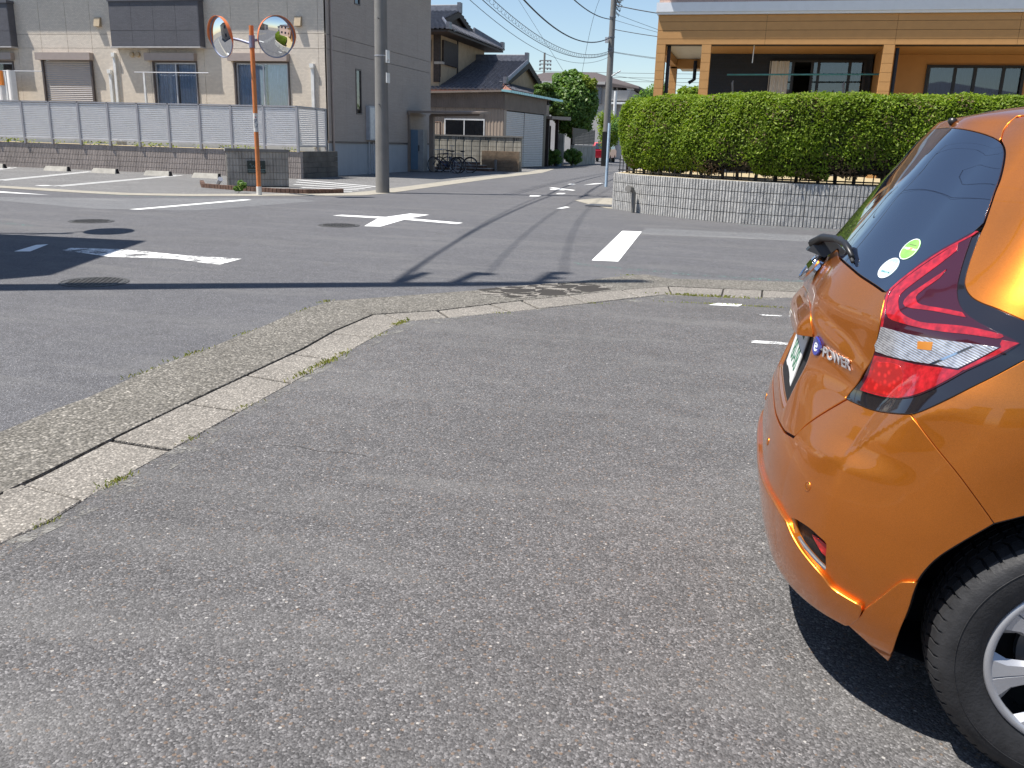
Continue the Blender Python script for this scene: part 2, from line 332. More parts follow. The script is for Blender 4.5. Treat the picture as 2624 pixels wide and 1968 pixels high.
CAR = {
'glass_bottom': [(0.1346,1.069),(0.1715,1.0686),(0.1973,1.0666),(0.218,1.064),(0.236,1.0611),(0.252,1.0581),(0.2667,1.0551),(0.281,1.052),(0.2957,1.049),(0.3115,1.0461),(0.328,1.0434),(0.3443,1.0407),(0.3596,1.0382),(0.3734,1.0358),(0.3865,1.0336),(0.3994,1.0315),(0.4123,1.0294)],
'light_upper': [(0.4158,1.0311),(0.4182,1.0394),(0.4204,1.0475),(0.4231,1.0558),(0.4265,1.0645),(0.4308,1.0734),(0.4359,1.0824),(0.4418,1.0918),(0.4488,1.1017),(0.4569,1.1122),(0.4659,1.1232),(0.4757,1.1342),(0.4861,1.1447),(0.4971,1.1548),(0.5089,1.1645),(0.521,1.174),(0.5332,1.1834)],
'light_lower': [(0.4176,1.0296),(0.4209,1.0247),(0.4239,1.0199),(0.427,1.0147),(0.4307,1.0085),(0.4346,1.0014),(0.4386,0.9934),(0.443,0.9845),(0.447,0.974),(0.4486,0.9605),(0.4489,0.9445),(0.4484,0.9284),(0.4477,0.9144),(0.4472,0.9036),(0.4469,0.8947),(0.4461,0.8864),(0.4444,0.8774),(0.4414,0.867),(0.4373,0.8561),(0.4333,0.8452),(0.4298,0.8352),(0.4262,0.8261),(0.4224,0.8176),(0.4184,0.8092),(0.4142,0.8005),(0.4102,0.7915),(0.4068,0.7825),(0.4039,0.7737),(0.4017,0.7651)],
'light_bottom': [(0.4024,0.7644),(0.4072,0.7647),(0.4113,0.7648),(0.4165,0.7651),(0.4245,0.7656),(0.4363,0.7662),(0.4505,0.7668),(0.4649,0.7674),(0.4781,0.7685),(0.49,0.7703),(0.5038,0.7742),(0.519,0.7799),(0.5329,0.7852),(0.5455,0.7898),(0.5574,0.7942),(0.5678,0.7982),(0.5763,0.8017),(0.5824,0.8044),(0.5868,0.8069),(0.5912,0.8102),(0.5971,0.8152),(0.605,0.8227),(0.6142,0.8319),(0.624,0.8416),(0.6337,0.8511),(0.6434,0.8602),(0.6531,0.8694),(0.6628,0.8784),(0.6725,0.8871),(0.6821,0.8954),(0.6919,0.9035),(0.7018,0.9117),(0.712,0.9201),(0.7231,0.9293),(0.7349,0.939),(0.7464,0.9482),(0.7565,0.9563),(0.7647,0.9628),(0.7714,0.9682),(0.7773,0.9731),(0.7833,0.9781)],
'light_tip': [(0.7829,0.981),(0.812,1.0023)],
'light_top': [(0.8108,1.0081),(0.8029,1.0106),(0.7949,1.013),(0.7868,1.0154),(0.7784,1.0179),(0.77,1.0204),(0.7616,1.0228),(0.7524,1.0254),(0.7416,1.0283),(0.728,1.032),(0.7123,1.0361),(0.6963,1.0401),(0.6821,1.0432),(0.6705,1.0454),(0.6603,1.0469),(0.6512,1.0482),(0.6426,1.0498),(0.6347,1.0516),(0.6275,1.0535),(0.621,1.0557),(0.6147,1.0584),(0.6086,1.0616),(0.6028,1.0652),(0.5974,1.0691),(0.5927,1.0731),(0.5891,1.0765),(0.5863,1.0796),(0.5838,1.0836),(0.5807,1.0899),(0.5768,1.0994),(0.5726,1.1113),(0.5685,1.1241),(0.5648,1.1366),(0.5616,1.1483),(0.5588,1.1601),(0.556,1.1719),(0.5531,1.1838)],
'glass_right': [(0.5476,1.1908),(0.5434,1.204),(0.5389,1.2177),(0.5345,1.2307),(0.5302,1.242),(0.5264,1.2509),(0.5229,1.258),(0.5196,1.2645),(0.516,1.2711),(0.5124,1.2779),(0.509,1.2844),(0.5051,1.2912),(0.5001,1.2988),(0.4933,1.3079),(0.4854,1.3181),(0.4773,1.3281),(0.4699,1.3369),(0.4635,1.3438),(0.4575,1.3497),(0.4512,1.3549),(0.4437,1.36),(0.4352,1.365),(0.4258,1.3697),(0.4148,1.3741),(0.4013,1.3782),(0.3855,1.3821),(0.3686,1.3858),(0.351,1.3892),(0.3329,1.3925),(0.3134,1.3958),(0.2925,1.399),(0.2707,1.402),(0.2486,1.4047),(0.226,1.4069),(0.2008,1.4087),(0.1676,1.4106),(0.1144,1.4131)],
'dpillar_left': [(0.5554,1.1866),(0.5509,1.2004),(0.5461,1.2146),(0.5413,1.2282),(0.5368,1.2399),(0.5328,1.2491),(0.5292,1.2565),(0.5257,1.263),(0.5222,1.2698),(0.5189,1.2766),(0.5159,1.2831),(0.5125,1.2899),(0.5078,1.2974),(0.5013,1.3065),(0.4936,1.3165),(0.4856,1.3265),(0.4782,1.3353),(0.4716,1.3426),(0.4653,1.3488),(0.4585,1.3545),(0.4507,1.3601),(0.4412,1.3656),(0.4304,1.3707),(0.4188,1.3758),(0.4065,1.381)],
'spoiler_gap': [(0.4036,1.3827),(0.3974,1.3878),(0.3908,1.393),(0.3848,1.398),(0.3801,1.4026),(0.3771,1.4069),(0.3753,1.4109),(0.3743,1.4144),(0.3735,1.4172),(0.3732,1.4189),(0.3731,1.4197),(0.3732,1.4202),(0.3732,1.4208)],
'gap_bt': [(0.4042,0.7611),(0.3946,0.7481),(0.3856,0.7353),(0.377,0.7227),(0.369,0.7105),(0.3618,0.6987),(0.3549,0.6872),(0.3488,0.676),(0.3437,0.6655),(0.3402,0.6559),(0.3381,0.6471),(0.3365,0.6387),(0.333,0.629)],
'gap_bf': [(0.5816,0.8018),(0.5988,0.7894),(0.6151,0.7757),(0.6312,0.7621),(0.6465,0.7489),(0.6602,0.7369),(0.6727,0.7257),(0.6853,0.7136),(0.6996,0.6988),(0.7161,0.6802),(0.7345,0.6585),(0.7537,0.6353),(0.7728,0.6123)],
'arch': [(0.773,0.6115),(0.7622,0.597),(0.7509,0.582),(0.7396,0.5672),(0.7293,0.5531),(0.7204,0.5404),(0.7126,0.5288),(0.7057,0.5173),(0.6996,0.5048),(0.694,0.4911),(0.6891,0.4768),(0.6847,0.4617),(0.6811,0.4456),(0.6784,0.4277),(0.6764,0.4084),(0.6744,0.3888),(0.6716,0.3698),(0.6681,0.3519),(0.6644,0.3346),(0.6609,0.3171),(0.6577,0.2984),(0.6545,0.2782),(0.6517,0.257),(0.6488,0.2336),(0.6287,0.2017)],
'flap': [(0.6209,0.1837),(0.6169,0.1871),(0.6129,0.1904),(0.6077,0.1958),(0.6006,0.2045),(0.5977,0.218),(0.5944,0.2315),(0.5832,0.2401),(0.5712,0.2496),(0.5588,0.2584)],
'lens_white': [(0.4571,0.9573),(0.4815,0.9578),(0.5049,0.958),(0.5263,0.9582),(0.5528,0.9594),(0.592,0.9629),(0.6346,0.9669),(0.6734,0.9698),(0.7104,0.9715),(0.7104,0.9715),(0.6939,0.9579),(0.6772,0.944),(0.6598,0.9296),(0.6423,0.9149),(0.6423,0.9149),(0.6173,0.9126),(0.5903,0.9094),(0.5625,0.9056),(0.5324,0.9027),(0.4915,0.9),(0.454,0.9001),(0.4483,0.9121),(0.4544,0.9284),(0.4559,0.9429),(0.4571,0.9573)],
'lens_stripe': [(0.6602,0.9644),(0.6675,0.9655),(0.5946,0.9096),(0.5847,0.9083)],
'lens_amber': [(0.5511,0.9485),(0.5834,0.9544),(0.5834,0.937),(0.5527,0.9327)],
'lens_low': [(0.4515,0.8889),(0.4785,0.893),(0.5033,0.8958),(0.5268,0.8966),(0.5512,0.8978),(0.5793,0.9018),(0.6057,0.9062),(0.6263,0.9091),(0.6443,0.9112),(0.6554,0.9165),(0.6411,0.9017),(0.6253,0.8859),(0.6044,0.8664),(0.5822,0.8472),(0.5628,0.8328),(0.5414,0.8205),(0.5164,0.8105),(0.4924,0.8054),(0.4652,0.8023),(0.4335,0.7986),(0.4335,0.7986),(0.4382,0.815),(0.4423,0.8337),(0.4464,0.8602),(0.4515,0.8889)],
'lens_low_bright': [(0.4596,0.8765),(0.4765,0.8807),(0.4924,0.8845),(0.505,0.8862),(0.5136,0.8859),(0.5197,0.8838),(0.5244,0.879),(0.5282,0.87),(0.5308,0.8582),(0.5332,0.8475),(0.5361,0.8383),(0.5381,0.8299),(0.535,0.8228),(0.5225,0.8167),(0.5056,0.8128),(0.4903,0.8108),(0.4744,0.8079),(0.4575,0.8052),(0.4454,0.8064),(0.4432,0.8147),(0.4472,0.8275),(0.4519,0.8403)],
'band_a': [(0.5147,1.155),(0.5018,1.1415),(0.4891,1.1277),(0.4769,1.1136),(0.4647,1.0982),(0.4533,1.0824),(0.4444,1.0678),(0.4379,1.055),(0.4333,1.0435),(0.432,1.0328),(0.4341,1.0232),(0.4388,1.0145),(0.4445,1.0059),(0.4499,0.9964),(0.4567,0.9871),(0.4668,0.9803),(0.4822,0.9774),(0.5007,0.977),(0.518,0.9768),(0.5333,0.9766),(0.5482,0.977),(0.5626,0.9775),(0.5761,0.9782),(0.5894,0.9791),(0.6039,0.9804),(0.6204,0.9823),(0.6379,0.9844),(0.6549,0.986),(0.6727,0.9868),(0.6902,0.9872),(0.7032,0.9878),(0.7094,0.9892),(0.7114,0.9912),(0.7135,0.9931),(0.7101,0.9966),(0.6901,0.9981),(0.6696,0.9994),(0.6498,0.9997),(0.6318,0.9987),(0.6149,0.9967),(0.5976,0.9945),(0.5792,0.9918),(0.5606,0.989),(0.543,0.9877),(0.5261,0.9887),(0.5101,0.9912),(0.4965,0.9946),(0.4867,0.9987),(0.4797,1.0037),(0.4738,1.0096),(0.4675,1.0162),(0.4621,1.0237),(0.4602,1.0329),(0.464,1.0447),(0.4719,1.0582),(0.4797,1.0712),(0.4869,1.0831),(0.4945,1.0946),(0.5022,1.106),(0.5095,1.1173),(0.5165,1.1284),(0.5238,1.1395)],
'band_b': [(0.5289,1.0989),(0.5186,1.0859),(0.5088,1.0729),(0.5001,1.0607),(0.4917,1.0497),(0.4844,1.0397),(0.4807,1.0307),(0.4803,1.0224),(0.4831,1.0152),(0.4922,1.0108),(0.5099,1.0106),(0.5332,1.0129),(0.5575,1.0149),(0.5819,1.0155),(0.6072,1.0159),(0.6318,1.0161),(0.6194,1.0236),(0.6077,1.0236),(0.5958,1.0236),(0.5819,1.0234),(0.5632,1.0225),(0.5422,1.0213),(0.5253,1.0212),(0.5158,1.0226),(0.5107,1.025),(0.507,1.0281),(0.5031,1.0311),(0.5006,1.0347),(0.5013,1.0411),(0.5071,1.052),(0.5161,1.0656),(0.5251,1.079)],
'rim_red': [(0.543,1.1829),(0.5401,1.1796),(0.5372,1.1762),(0.5309,1.1706),(0.5189,1.1616),(0.5036,1.1503),(0.4888,1.1378),(0.4757,1.1249),(0.4633,1.1109),(0.4515,1.0953),(0.4396,1.0764),(0.4285,1.0558),(0.4217,1.0381),(0.4221,1.0267),(0.427,1.0185),(0.4333,1.0093),(0.44,0.9969),(0.4478,0.9835),(0.4533,0.9695),(0.4545,0.9551),(0.455,0.9405),(0.455,0.9256)],
'fog_open': [(0.4128,0.4544),(0.4177,0.4572),(0.4226,0.4598),(0.4305,0.4625),(0.4435,0.4652),(0.4585,0.4671),(0.4717,0.4676),(0.4822,0.4666),(0.4916,0.4646),(0.4997,0.4623),(0.507,0.4605),(0.513,0.4581),(0.5173,0.4535),(0.519,0.4455),(0.5188,0.4352),(0.5182,0.4236),(0.5184,0.4091),(0.5186,0.3934),(0.5173,0.3826),(0.5135,0.3806),(0.5083,0.3836),(0.5027,0.3865),(0.4982,0.3874),(0.4937,0.3887),(0.4867,0.3915),(0.4742,0.3963),(0.4582,0.4018),(0.4439,0.4074),(0.435,0.4138),(0.4292,0.4212),(0.423,0.4283)],
'fog_red': [(0.4722,0.4463),(0.4889,0.447),(0.5173,0.4402),(0.5174,0.4097),(0.5004,0.416),(0.4817,0.4287)],
'skirt_top': [(0.4077,0.4401),(0.4147,0.4335),(0.421,0.4264),(0.428,0.4195),(0.4363,0.4129),(0.4454,0.4065),(0.4548,0.4006),(0.4643,0.3956),(0.474,0.391),(0.4843,0.3861),(0.4959,0.3804),(0.5075,0.3738),(0.5166,0.3664),(0.5228,0.3593),(0.5281,0.3526),(0.5352,0.3472),(0.5459,0.3435),(0.5583,0.341),(0.5703,0.339),(0.5809,0.3375),(0.5911,0.3365),(0.601,0.3352)],
'flap_top': [(0.601,0.3352),(0.6105,0.3516),(0.6194,0.3671),(0.628,0.3824),(0.6367,0.399),(0.645,0.4154),(0.6517,0.4277),(0.6561,0.4337),(0.6594,0.4363),(0.6635,0.4385),(0.6689,0.4412),(0.675,0.4434),(0.6811,0.4456)],
'badge_line': [(0.2382,0.8462),(0.3117,0.8464),(0.3771,0.8454)],
'green': [(0.3854,1.1248)],
'blue': [(0.3654,1.0766)],
'sensor': [(0.4441,0.5607),(0.1797,0.5421)],
'wiper_tip': [(0.2248,1.0851),(0.2456,1.0763)],
'lens_body': [(0.5349,1.1793),(0.5093,1.1609),(0.4853,1.1416),(0.4653,1.122),(0.4476,1.099),(0.4301,1.0651),(0.4187,1.033),(0.4218,1.0191),(0.4316,1.0089),(0.4422,0.9907),(0.4516,0.9691),(0.4527,0.9422),(0.4514,0.9157),(0.4496,0.8963),(0.4461,0.8782),(0.4381,0.8563),(0.4319,0.8346),(0.4316,0.8158),(0.4331,0.7978),(0.4331,0.7978),(0.4653,0.8012),(0.4929,0.804),(0.5172,0.8096),(0.5421,0.8197),(0.5637,0.8313),(0.5832,0.8449),(0.605,0.8639),(0.626,0.8835),(0.6409,0.8984),(0.6582,0.9147),(0.6888,0.9385),(0.7193,0.9611),(0.735,0.9746),(0.7455,0.9853),(0.7454,0.9858),(0.7286,0.9912),(0.71,0.997),(0.6859,1.0038),(0.6608,1.011),(0.6393,1.0183),(0.6205,1.0265),(0.6053,1.0361),(0.5928,1.0475),(0.5823,1.0606),(0.5728,1.076),(0.5635,1.0961),(0.5557,1.1165),(0.5501,1.133),(0.5456,1.1477),(0.5414,1.1612),(0.5373,1.1741)],
'red_tip': [(0.713,0.9862),(0.7433,0.985),(0.7082,0.9566),(0.6557,0.9153),(0.6453,0.9127),(0.6777,0.9403),(0.7149,0.9723),(0.7115,0.9784)],
'garnish': [(-0.1644,0.8884),(-0.0864,0.9009),(-0.0182,0.9102),(0.0493,0.9182),(0.1064,0.9237),(0.1435,0.9251),(0.1645,0.9236),(0.1756,0.9196),(0.1835,0.9137),(0.19,0.905),(0.1951,0.8947),(0.1989,0.8851),(0.2013,0.8773),(0.2027,0.8701),(0.2041,0.863),(0.1859,0.8596),(0.0553,0.8324)],
}
KERB = {
'mid': [(-2.647,2.465),(-2.652,2.659),(-2.686,3.124),(-2.716,3.718),(-2.733,4.316),(-2.752,5.015),(-2.812,5.612),(-2.808,6.278),(-2.386,6.652),(-2.058,7.146),(-1.619,7.707),(-1.102,8.371),(-0.709,8.786),(-0.196,8.876),(0.532,9.002)],
'inn': [(-2.316,2.13),(-2.293,2.321),(-2.33,2.631),(-2.358,3.208),(-2.386,3.827),(-2.445,5.115),(-2.488,6.112),(-2.153,6.468),(-1.646,7.052),(-1.265,7.542),(-0.715,8.258),(-0.184,8.392),(-0.003,8.395),(0.478,8.637)],
'out': [(-3.206,3.03),(-3.237,3.391),(-3.232,3.629),(-3.311,4.305),(-3.303,4.792),(-3.344,5.558),(-3.394,6.121),(-3.365,6.683),(-3.042,7.018),(-2.488,7.632),(-1.926,8.215),(-1.234,9.307),(-1.037,9.512),(-0.774,9.317),(0.562,9.692)],
'joints': [((-2.642,2.573),(-2.382,2.507)),((-2.686,3.124),(-2.425,3.097)),((-2.716,3.718),(-2.452,3.683)),((-2.733,4.316),(-2.422,4.251)),((-2.737,4.881),(-2.508,4.828)),((-2.797,5.52),(-2.469,5.538)),((-2.755,6.346),(-2.494,6.121)),((-2.386,6.623),(-2.214,6.407)),((-1.969,7.012),(-1.835,6.838)),((-1.828,7.331),(-1.636,7.057)),((-1.466,7.732),(-1.315,7.484)),((-1.037,8.261),(-0.925,8.023)),((-0.683,8.719),(-0.638,8.293)),((-0.196,8.876),(-0.184,8.392)),((0.192,8.87),(0.189,8.483))],
'gj': [((-3.365,6.683),(-2.808,6.278)),((-1.953,8.203),(-1.619,7.707)),((-1.037,9.512),(-0.709,8.786))],
}


# ================================================================ ground, roads, kerbs
struct('ground', sheet([(-400, -300), (400, -300), (400, 500), (-400, 500)], -.02), M['ground'])
struct('road', sheet([(-70, -14), (45, -14), (45, 120), (-70, 120)], 0.0), M['road'])
KO, KM, KI = KERB['out'], KERB['mid'], KERB['inn']
ko = [(-3.25, -14.0), (-3.21, 2.2)] + KO + [(14.0, 9.75)]
km = [(-2.62, -14.0), (-2.64, 1.6)] + KM + [(14.0, 9.1)]
ki = [(-2.30, -14.0), (-2.31, 1.2)] + KI + [(14.0, 8.75)]
def poly_fill(a, b, z, inset_b=0.0):
    mb = MB(); pts = [Vector((*p, z)) for p in a] + [Vector((*p, z)) for p in reversed(b)]
    r = delaunay_2d_cdt([Vector(p[:2]) for p in pts], [(i, (i + 1) % len(pts)) for i in range(len(pts))], [], 1, 1e-6)
    mb.add([(v.x, v.y, z) for v in r[0]], [tuple(f) for f in r[2]]); return mb
lot_pts = ki + [(14.0, -14.0)]
r = delaunay_2d_cdt([Vector(p) for p in lot_pts], [(i, (i + 1) % len(lot_pts)) for i in range(len(lot_pts))], [], 1, 1e-6)
struct('parking_lot', MB().add([(v.x, v.y, .012) for v in r[0]], [tuple(f) for f in r[2]]), M['lot'])
struct('kerb_dust', poly_fill(ki, [(x + .10 + .05 * math.sin(i * 1.7), y - .09 - .04 * math.sin(i * 2.3)) for i, (x, y) in enumerate(ki)], .0138), M['dust'])
struct('kerb_bed', poly_fill(ko, ki, .002), M['crackdark'])
# gutter slabs: exposed aggregate, poured in lengths with open joints; kerb blocks: one piece each
def arc(P):
    d = [0.0]
    for a, b in zip(P, P[1:]): d.append(d[-1] + math.dist(a, b))
    return d
def at_len(P, D, t):
    t = max(0, min(D[-1] - 1e-6, t)); i = max(0, min(len(P) - 2, int(np.searchsorted(D, t)) - 1)); u = (t - D[i]) / max(1e-9, D[i+1] - D[i])
    return (P[i][0] + (P[i+1][0] - P[i][0]) * u, P[i][1] + (P[i+1][1] - P[i][1]) * u)
def near_len(P, D, q):
    best = (1e9, 0)
    for i in range(len(P) - 1):
        a, b = Vector(P[i]), Vector(P[i+1]); ab = b - a; t = max(0, min(1, (Vector(q) - a).dot(ab) / ab.length_squared)); d = (a + ab * t - Vector(q)).length
        if d < best[0]: best = (d, D[i] + t * ab.length)
    return best[1]
DO, DM, DI = arc(ko), arc(km), arc(ki)
def strip(P, D, t0, t1, n=14):
    ts = [t0] + [d for d in D if t0 + .02 < d < t1 - .02] + [t1]; return [at_len(P, D, t) for t in ts]
kerb = thing('kerb', None, None); del kerb['label']; del kerb['category']; kerb['kind'] = 'structure'
jm = [(near_len(km, DM, a), near_len(ki, DI, b)) for a, b in KERB['joints']]
pre = []; t = jm[0][0] - .6; u = jm[0][1] - .6
while t > .4: pre.append((t, u)); t -= .6; u -= .6
post = []; t = jm[-1][0] + .6; u = jm[-1][1] + .6
while t < DM[-1] - .4 and u < DI[-1] - .4: post.append((t, u)); t += .6; u += .6
alljm = sorted(pre + jm + post)
def slab(a, b, z0, z1, bev=.006):
    """solid slab between two edge polylines, small bevel on top"""
    pts = a + b[::-1]; n = len(pts); c = Vector((sum(p[0] for p in pts) / n, sum(p[1] for p in pts) / n)); mb = MB()
    ins = [tuple(Vector(p) + (c - Vector(p)).normalized() * bev) for p in pts]
    r = delaunay_2d_cdt([Vector(p) for p in ins], [(i, (i + 1) % n) for i in range(n)], [], 1, 1e-6)
    mb.add([(v.x, v.y, z1) for v in r[0]], [tuple(f) for f in r[2]])
    v = [(p[0], p[1], z0) for p in pts] + [(p[0], p[1], z1 - bev * .8) for p in pts] + [(p[0], p[1], z1) for p in ins]
    mb.add(v, [(i, (i + 1) % n, n + (i + 1) % n, n + i) for i in range(n)] + [(n + i, n + (i + 1) % n, 2 * n + (i + 1) % n, 2 * n + i) for i in range(n)])
    return mb
for (t0, u0), (t1, u1) in zip(alljm, alljm[1:]):
    if t1 - t0 < .12: continue
    g = random.uniform(.006, .010); g2 = g + random.choice((0, .004, .010))
    slab([tuple(Vector(p) + Vector((.014, -.004))) for p in strip(km, DM, t0 + g, t1 - g2)], strip(ki, DI, u0 + g, u1 - g2), -.02, random.uniform(.014, .020)).build('kerb_block', M['kerb'], kerb)
jo = [(near_len(ko, DO, a), near_len(km, DM, b)) for a, b in KERB['gj']]
gl = [(0.0, 0.0)] + [(jo[0][0] - 5.2 - k * 5, jo[0][1] - 5.2 - k * 5) for k in (2, 1, 0) if jo[0][0] - 5.2 - k * 5 > .3] + jo + [(jo[-1][0] + 5, jo[-1][1] + 5), (DO[-1] - .1, DM[-1] - .1)]
for (t0, u0), (t1, u1) in zip(gl, gl[1:]):
    slab(strip(ko, DO, t0 + .004, t1 - .004), [at_len(km, DM, q) for q in [u0 + .006] + [d for d in DM if u0 + .03 < d < u1 - .03] + [u1 - .006]], -.02, .019, .004).build('gutter_slab', M['gutter'], kerb)
    # smooth trowelled margin along the street edge is part of each slab's own aggregate
# broken kerb corner pieces and the cracked gutter patch
for pts in ([(-2.655, 2.49), (-2.60, 2.56), (-2.585, 2.50), (-2.62, 2.455)],):
    slab(pts[:2], pts[2:][::-1], .0, .022).build('kerb_fragment', M['kerb'], kerb)
crk = thing('cracked_patch', None, None); del crk['label']; del crk['category']; crk['kind'] = 'structure'
c0 = Vector((-1.80, 8.02)); e1 = Vector((.60, .66)).normalized(); e2 = Vector((e1.y, -e1.x)); rc_ = random.Random(4); GXn, GYn = 8, 4
gp = {(i, j): (-.72 + 1.44 * i / GXn + (rc_.uniform(-.075, .075) if 0 < i < GXn else 0), -.30 + .60 * j / GYn + (rc_.uniform(-.055, .055) if 0 < j < GYn else 0)) for i in range(GXn + 1) for j in range(GYn + 1)}
for i in range(GXn):
    for j in range(GYn):
        if rc_.random() < .22 or (i in (0, 7) and j in (0, 3)): continue
        P4 = [gp[(i, j)], gp[(i + 1, j)], gp[(i + 1, j + 1)], gp[(i, j + 1)]]; cx_ = sum(p[0] for p in P4) / 4; cy_ = sum(p[1] for p in P4) / 4; f_ = rc_.uniform(.88, .97)
        P4 = [(cx_ + (p[0] - cx_) * f_, cy_ + (p[1] - cy_) * f_) for p in P4]; pts = [tuple(c0 + e1 * a + e2 * b) for a, b in P4]
        slab(pts[:2], pts[2:], .006, .0215 + rc_.uniform(0, .003), .003).build('broken_slab', M['kerb'] if rc_.random() < .6 else M['gutter'], crk)
struct('crack_bed', MB().add([(*(c0 + e1 * a + e2 * b), .0196) for a, b in ((-.60, -.29), (.1, -.31), (.64, -.22), (.62, .22), (.1, .31), (-.55, .24))], [(0, 1, 2, 3, 4, 5)]), M['crackdark'])

# road markings: raised a few millimetres
def marking(name, pts, label, cat='road marking', m='white_paint', z=.004, group=None):
    cx = sum(p[0] for p in pts) / len(pts); cy = sum(p[1] for p in pts) / len(pts)
    o = sheet([(x - cx, y - cy) for x, y in pts], 0).build(name, M[m], loc=(cx, cy, z)); return tag(o, label, cat, group)
marking('road_cross_marking', [(-7.27, 14.55), (-7.20, 14.80), (-6.35, 14.83), (-6.27, 15.80), (-5.86, 15.76), (-5.90, 14.82), (-4.77, 14.50), (-4.83, 13.97) if 0 else (-4.80, 14.22), (-5.86, 14.50), (-5.71, 13.12), (-5.96, 13.04), (-6.36, 14.50)], 'white cross painted at the centre of the street junction')
marking('white_bar_marking', [(-1.81, 10.53), (-1.49, 10.58), (-1.70, 14.64), (-2.02, 14.59)], 'thick white bar painted across the street in front of the hedge wall')
marking('white_line_marking', [(-10.86, 13.66), (-10.68, 13.72), (-10.52, 17.22), (-10.71, 17.25)], 'long thin white line leading to the orange mirror post')
marking('edge_line_marking', [(-22.0, 17.15), (-22.0, 16.75), (-16.4, 15.75), (-14.5, 15.80)], 'tapering white line at the left edge of the street beside the parking bays')
marking('worn_line_marking', [(-7.78, 8.72), (-7.70, 8.48), (-6.86, 8.24), (-6.2, 8.42), (-5.46, 8.22), (-5.52, 8.76), (-6.2, 8.72), (-7.1, 8.86)], 'worn white line with ragged ends crossing the large shadow on the left', m='white_worn')
marking('line_end_marking', [(-8.06, 8.14), (-7.91, 8.22), (-8.24, 8.86), (-8.31, 8.74)], 'short white dash in the large shadow at the left end of the worn line')
for k, (pts, lb) in enumerate([([(-5.72, 22.95), (-5.50, 23.15), (-5.52, 23.55), (-5.80, 23.45)], 'small white paint remnant nearest the junction in the far street'),
        ([(-5.36, 24.6), (-5.18, 24.75), (-5.2, 25.3), (-5.40, 25.2)], 'second small white paint remnant up the far street'),
        ([(-6.30, 27.9), (-5.32, 26.9), (-5.30, 27.25), (-6.28, 28.35)], 'long thin white stroke of the worn letters in the far street'),
        ([(-6.05, 26.9), (-5.6, 26.9), (-5.62, 27.2), (-6.1, 27.25)], 'short white stroke beneath the long stroke of the worn letters'),
        ([(-5.78, 31.1), (-5.50, 32.2), (-5.35, 33.3), (-5.65, 33.0)], 'bright white patch at the far end of the worn street letters'),
        ([(-6.35, 31.0), (-6.15, 31.0), (-6.14, 31.6), (-6.35, 31.6)], 'faint white patch left of the bright far patch of worn letters')]):
    marking('worn_letter_stroke', pts, lb, group='worn letters painted in the far street')
marking('paint_spot', [(-4.10, 18.95), (-3.98, 19.0), (-3.92, 19.6), (-4.06, 19.72)], 'single white paint spot near the drain grate')
marking('lot_dash', [(-.28, 7.86), (-.02, 7.90), (.02, 8.03), (-.2, 8.0)], 'oval white paint spot on the lot just inside the kerb', z=.016, m='white_paint')
marking('lot_line', [(.17, 7.53), (1.6, 7.75), (1.6, 7.79), (.16, 7.575)], 'thin worn white line on the lot vanishing behind the car', z=.016, m='white_worn')
marking('lot_worn_line', [(.10, 6.38), (2.2, 6.62), (2.2, 6.70), (.10, 6.47)], 'worn broken white bay line on the lot left of the licence plate', z=.016, m='white_worn')
def polyline_strip(P, w):
    L = []; Rr = []
    for i, p in enumerate(P):
        d = (Vector(P[min(i + 1, len(P) - 1)]) - Vector(P[max(i - 1, 0)])).normalized(); n = Vector((-d.y, d.x)) * w / 2
        L.append(tuple(Vector(p) + n)); Rr.append(tuple(Vector(p) - n))
    return L + Rr[::-1]
marking('green_line', polyline_strip([(-1.98, 10.20), (-1.33, 9.97), (-.44, 9.84), (.55, 9.86), (5, 9.95)], .10), 'faded green line on the street along the near gutter', m='green_paint')
marking('green_line', polyline_strip([(-18.5, 18.4), (-15.5, 17.0), (-13.0, 16.58), (-10.9, 17.55)], .12), 'faded green line along the edge of the apartment parking', m='green_paint')
marking('green_line', polyline_strip([(-.2, 16.95), (1.5, 16.8), (6, 16.8)], .10), 'faint green line at the foot of the hedge wall', m='green_paint')
marking('green_line', polyline_strip([(-12.5, 10.75), (-10.6, 10.6), (-9.95, 10.52)], .10), 'short green line behind the round mirror shadow', m='green_paint')
struct('repair_patch', sheet([(-1.72, 15.35), (-1.70, 14.20), (.87, 14.45), (12, 14.6), (12, 15.9), (.87, 15.6)], .002), M['patch'])
struct('repair_patch', sheet([(-15.5, 14.3), (-11.4, 13.4), (-9.8, 14.1), (-9.2, 17.8), (-10.0, 18.2), (-12.6, 16.1)], .002), M['patch'])

ck = []
for k_, (x_, y_) in enumerate([(-1.98, 3.30), (-1.86, 3.33), (-1.74, 3.30), (-1.63, 3.33), (-1.52, 3.31), (-1.42, 3.30), (-1.33, 3.26), (-1.26, 3.27)]): ck.append((x_, y_ + random.uniform(-.008, .008)))
o = struct('lot_crack', sheet(polyline_strip(ck[:5], .003), .0145), M['crackdark'])
# manholes
def manhole(x, y, r, label):
    t = thing('manhole_cover', label, 'manhole cover', (x, y, 0))
    mb = MB().lathe([(r, .0), (r, .006), (r * .93, .006), (r * .92, .002), (r * .90, .002), (r * .89, .006), (0.001, .006)], (x, y, 0), k=40); mb.build('frame', M['iron'], t)
    m2 = MB()
    for i in range(-5, 6):
        for j in range(-5, 6):
            px, py = i * r * .155 + (j % 2) * r * .07, j * r * .155
            if math.hypot(px, py) < r * .82: m2.box(x + px - r * .045, y + py - r * .045, .006, x + px + r * .045, y + py + r * .045, .011)
    m2.build('studs', M['iron'], t, stuff=True)
manhole(-6.36, 12.96, .33, 'round iron manhole cover left of the white cross'); manhole(-9.86, 11.52, .33, 'round iron manhole cover behind the round mirror shadow'); manhole(-5.82, 6.76, .30, 'round iron manhole cover crossed by the long pole shadow')

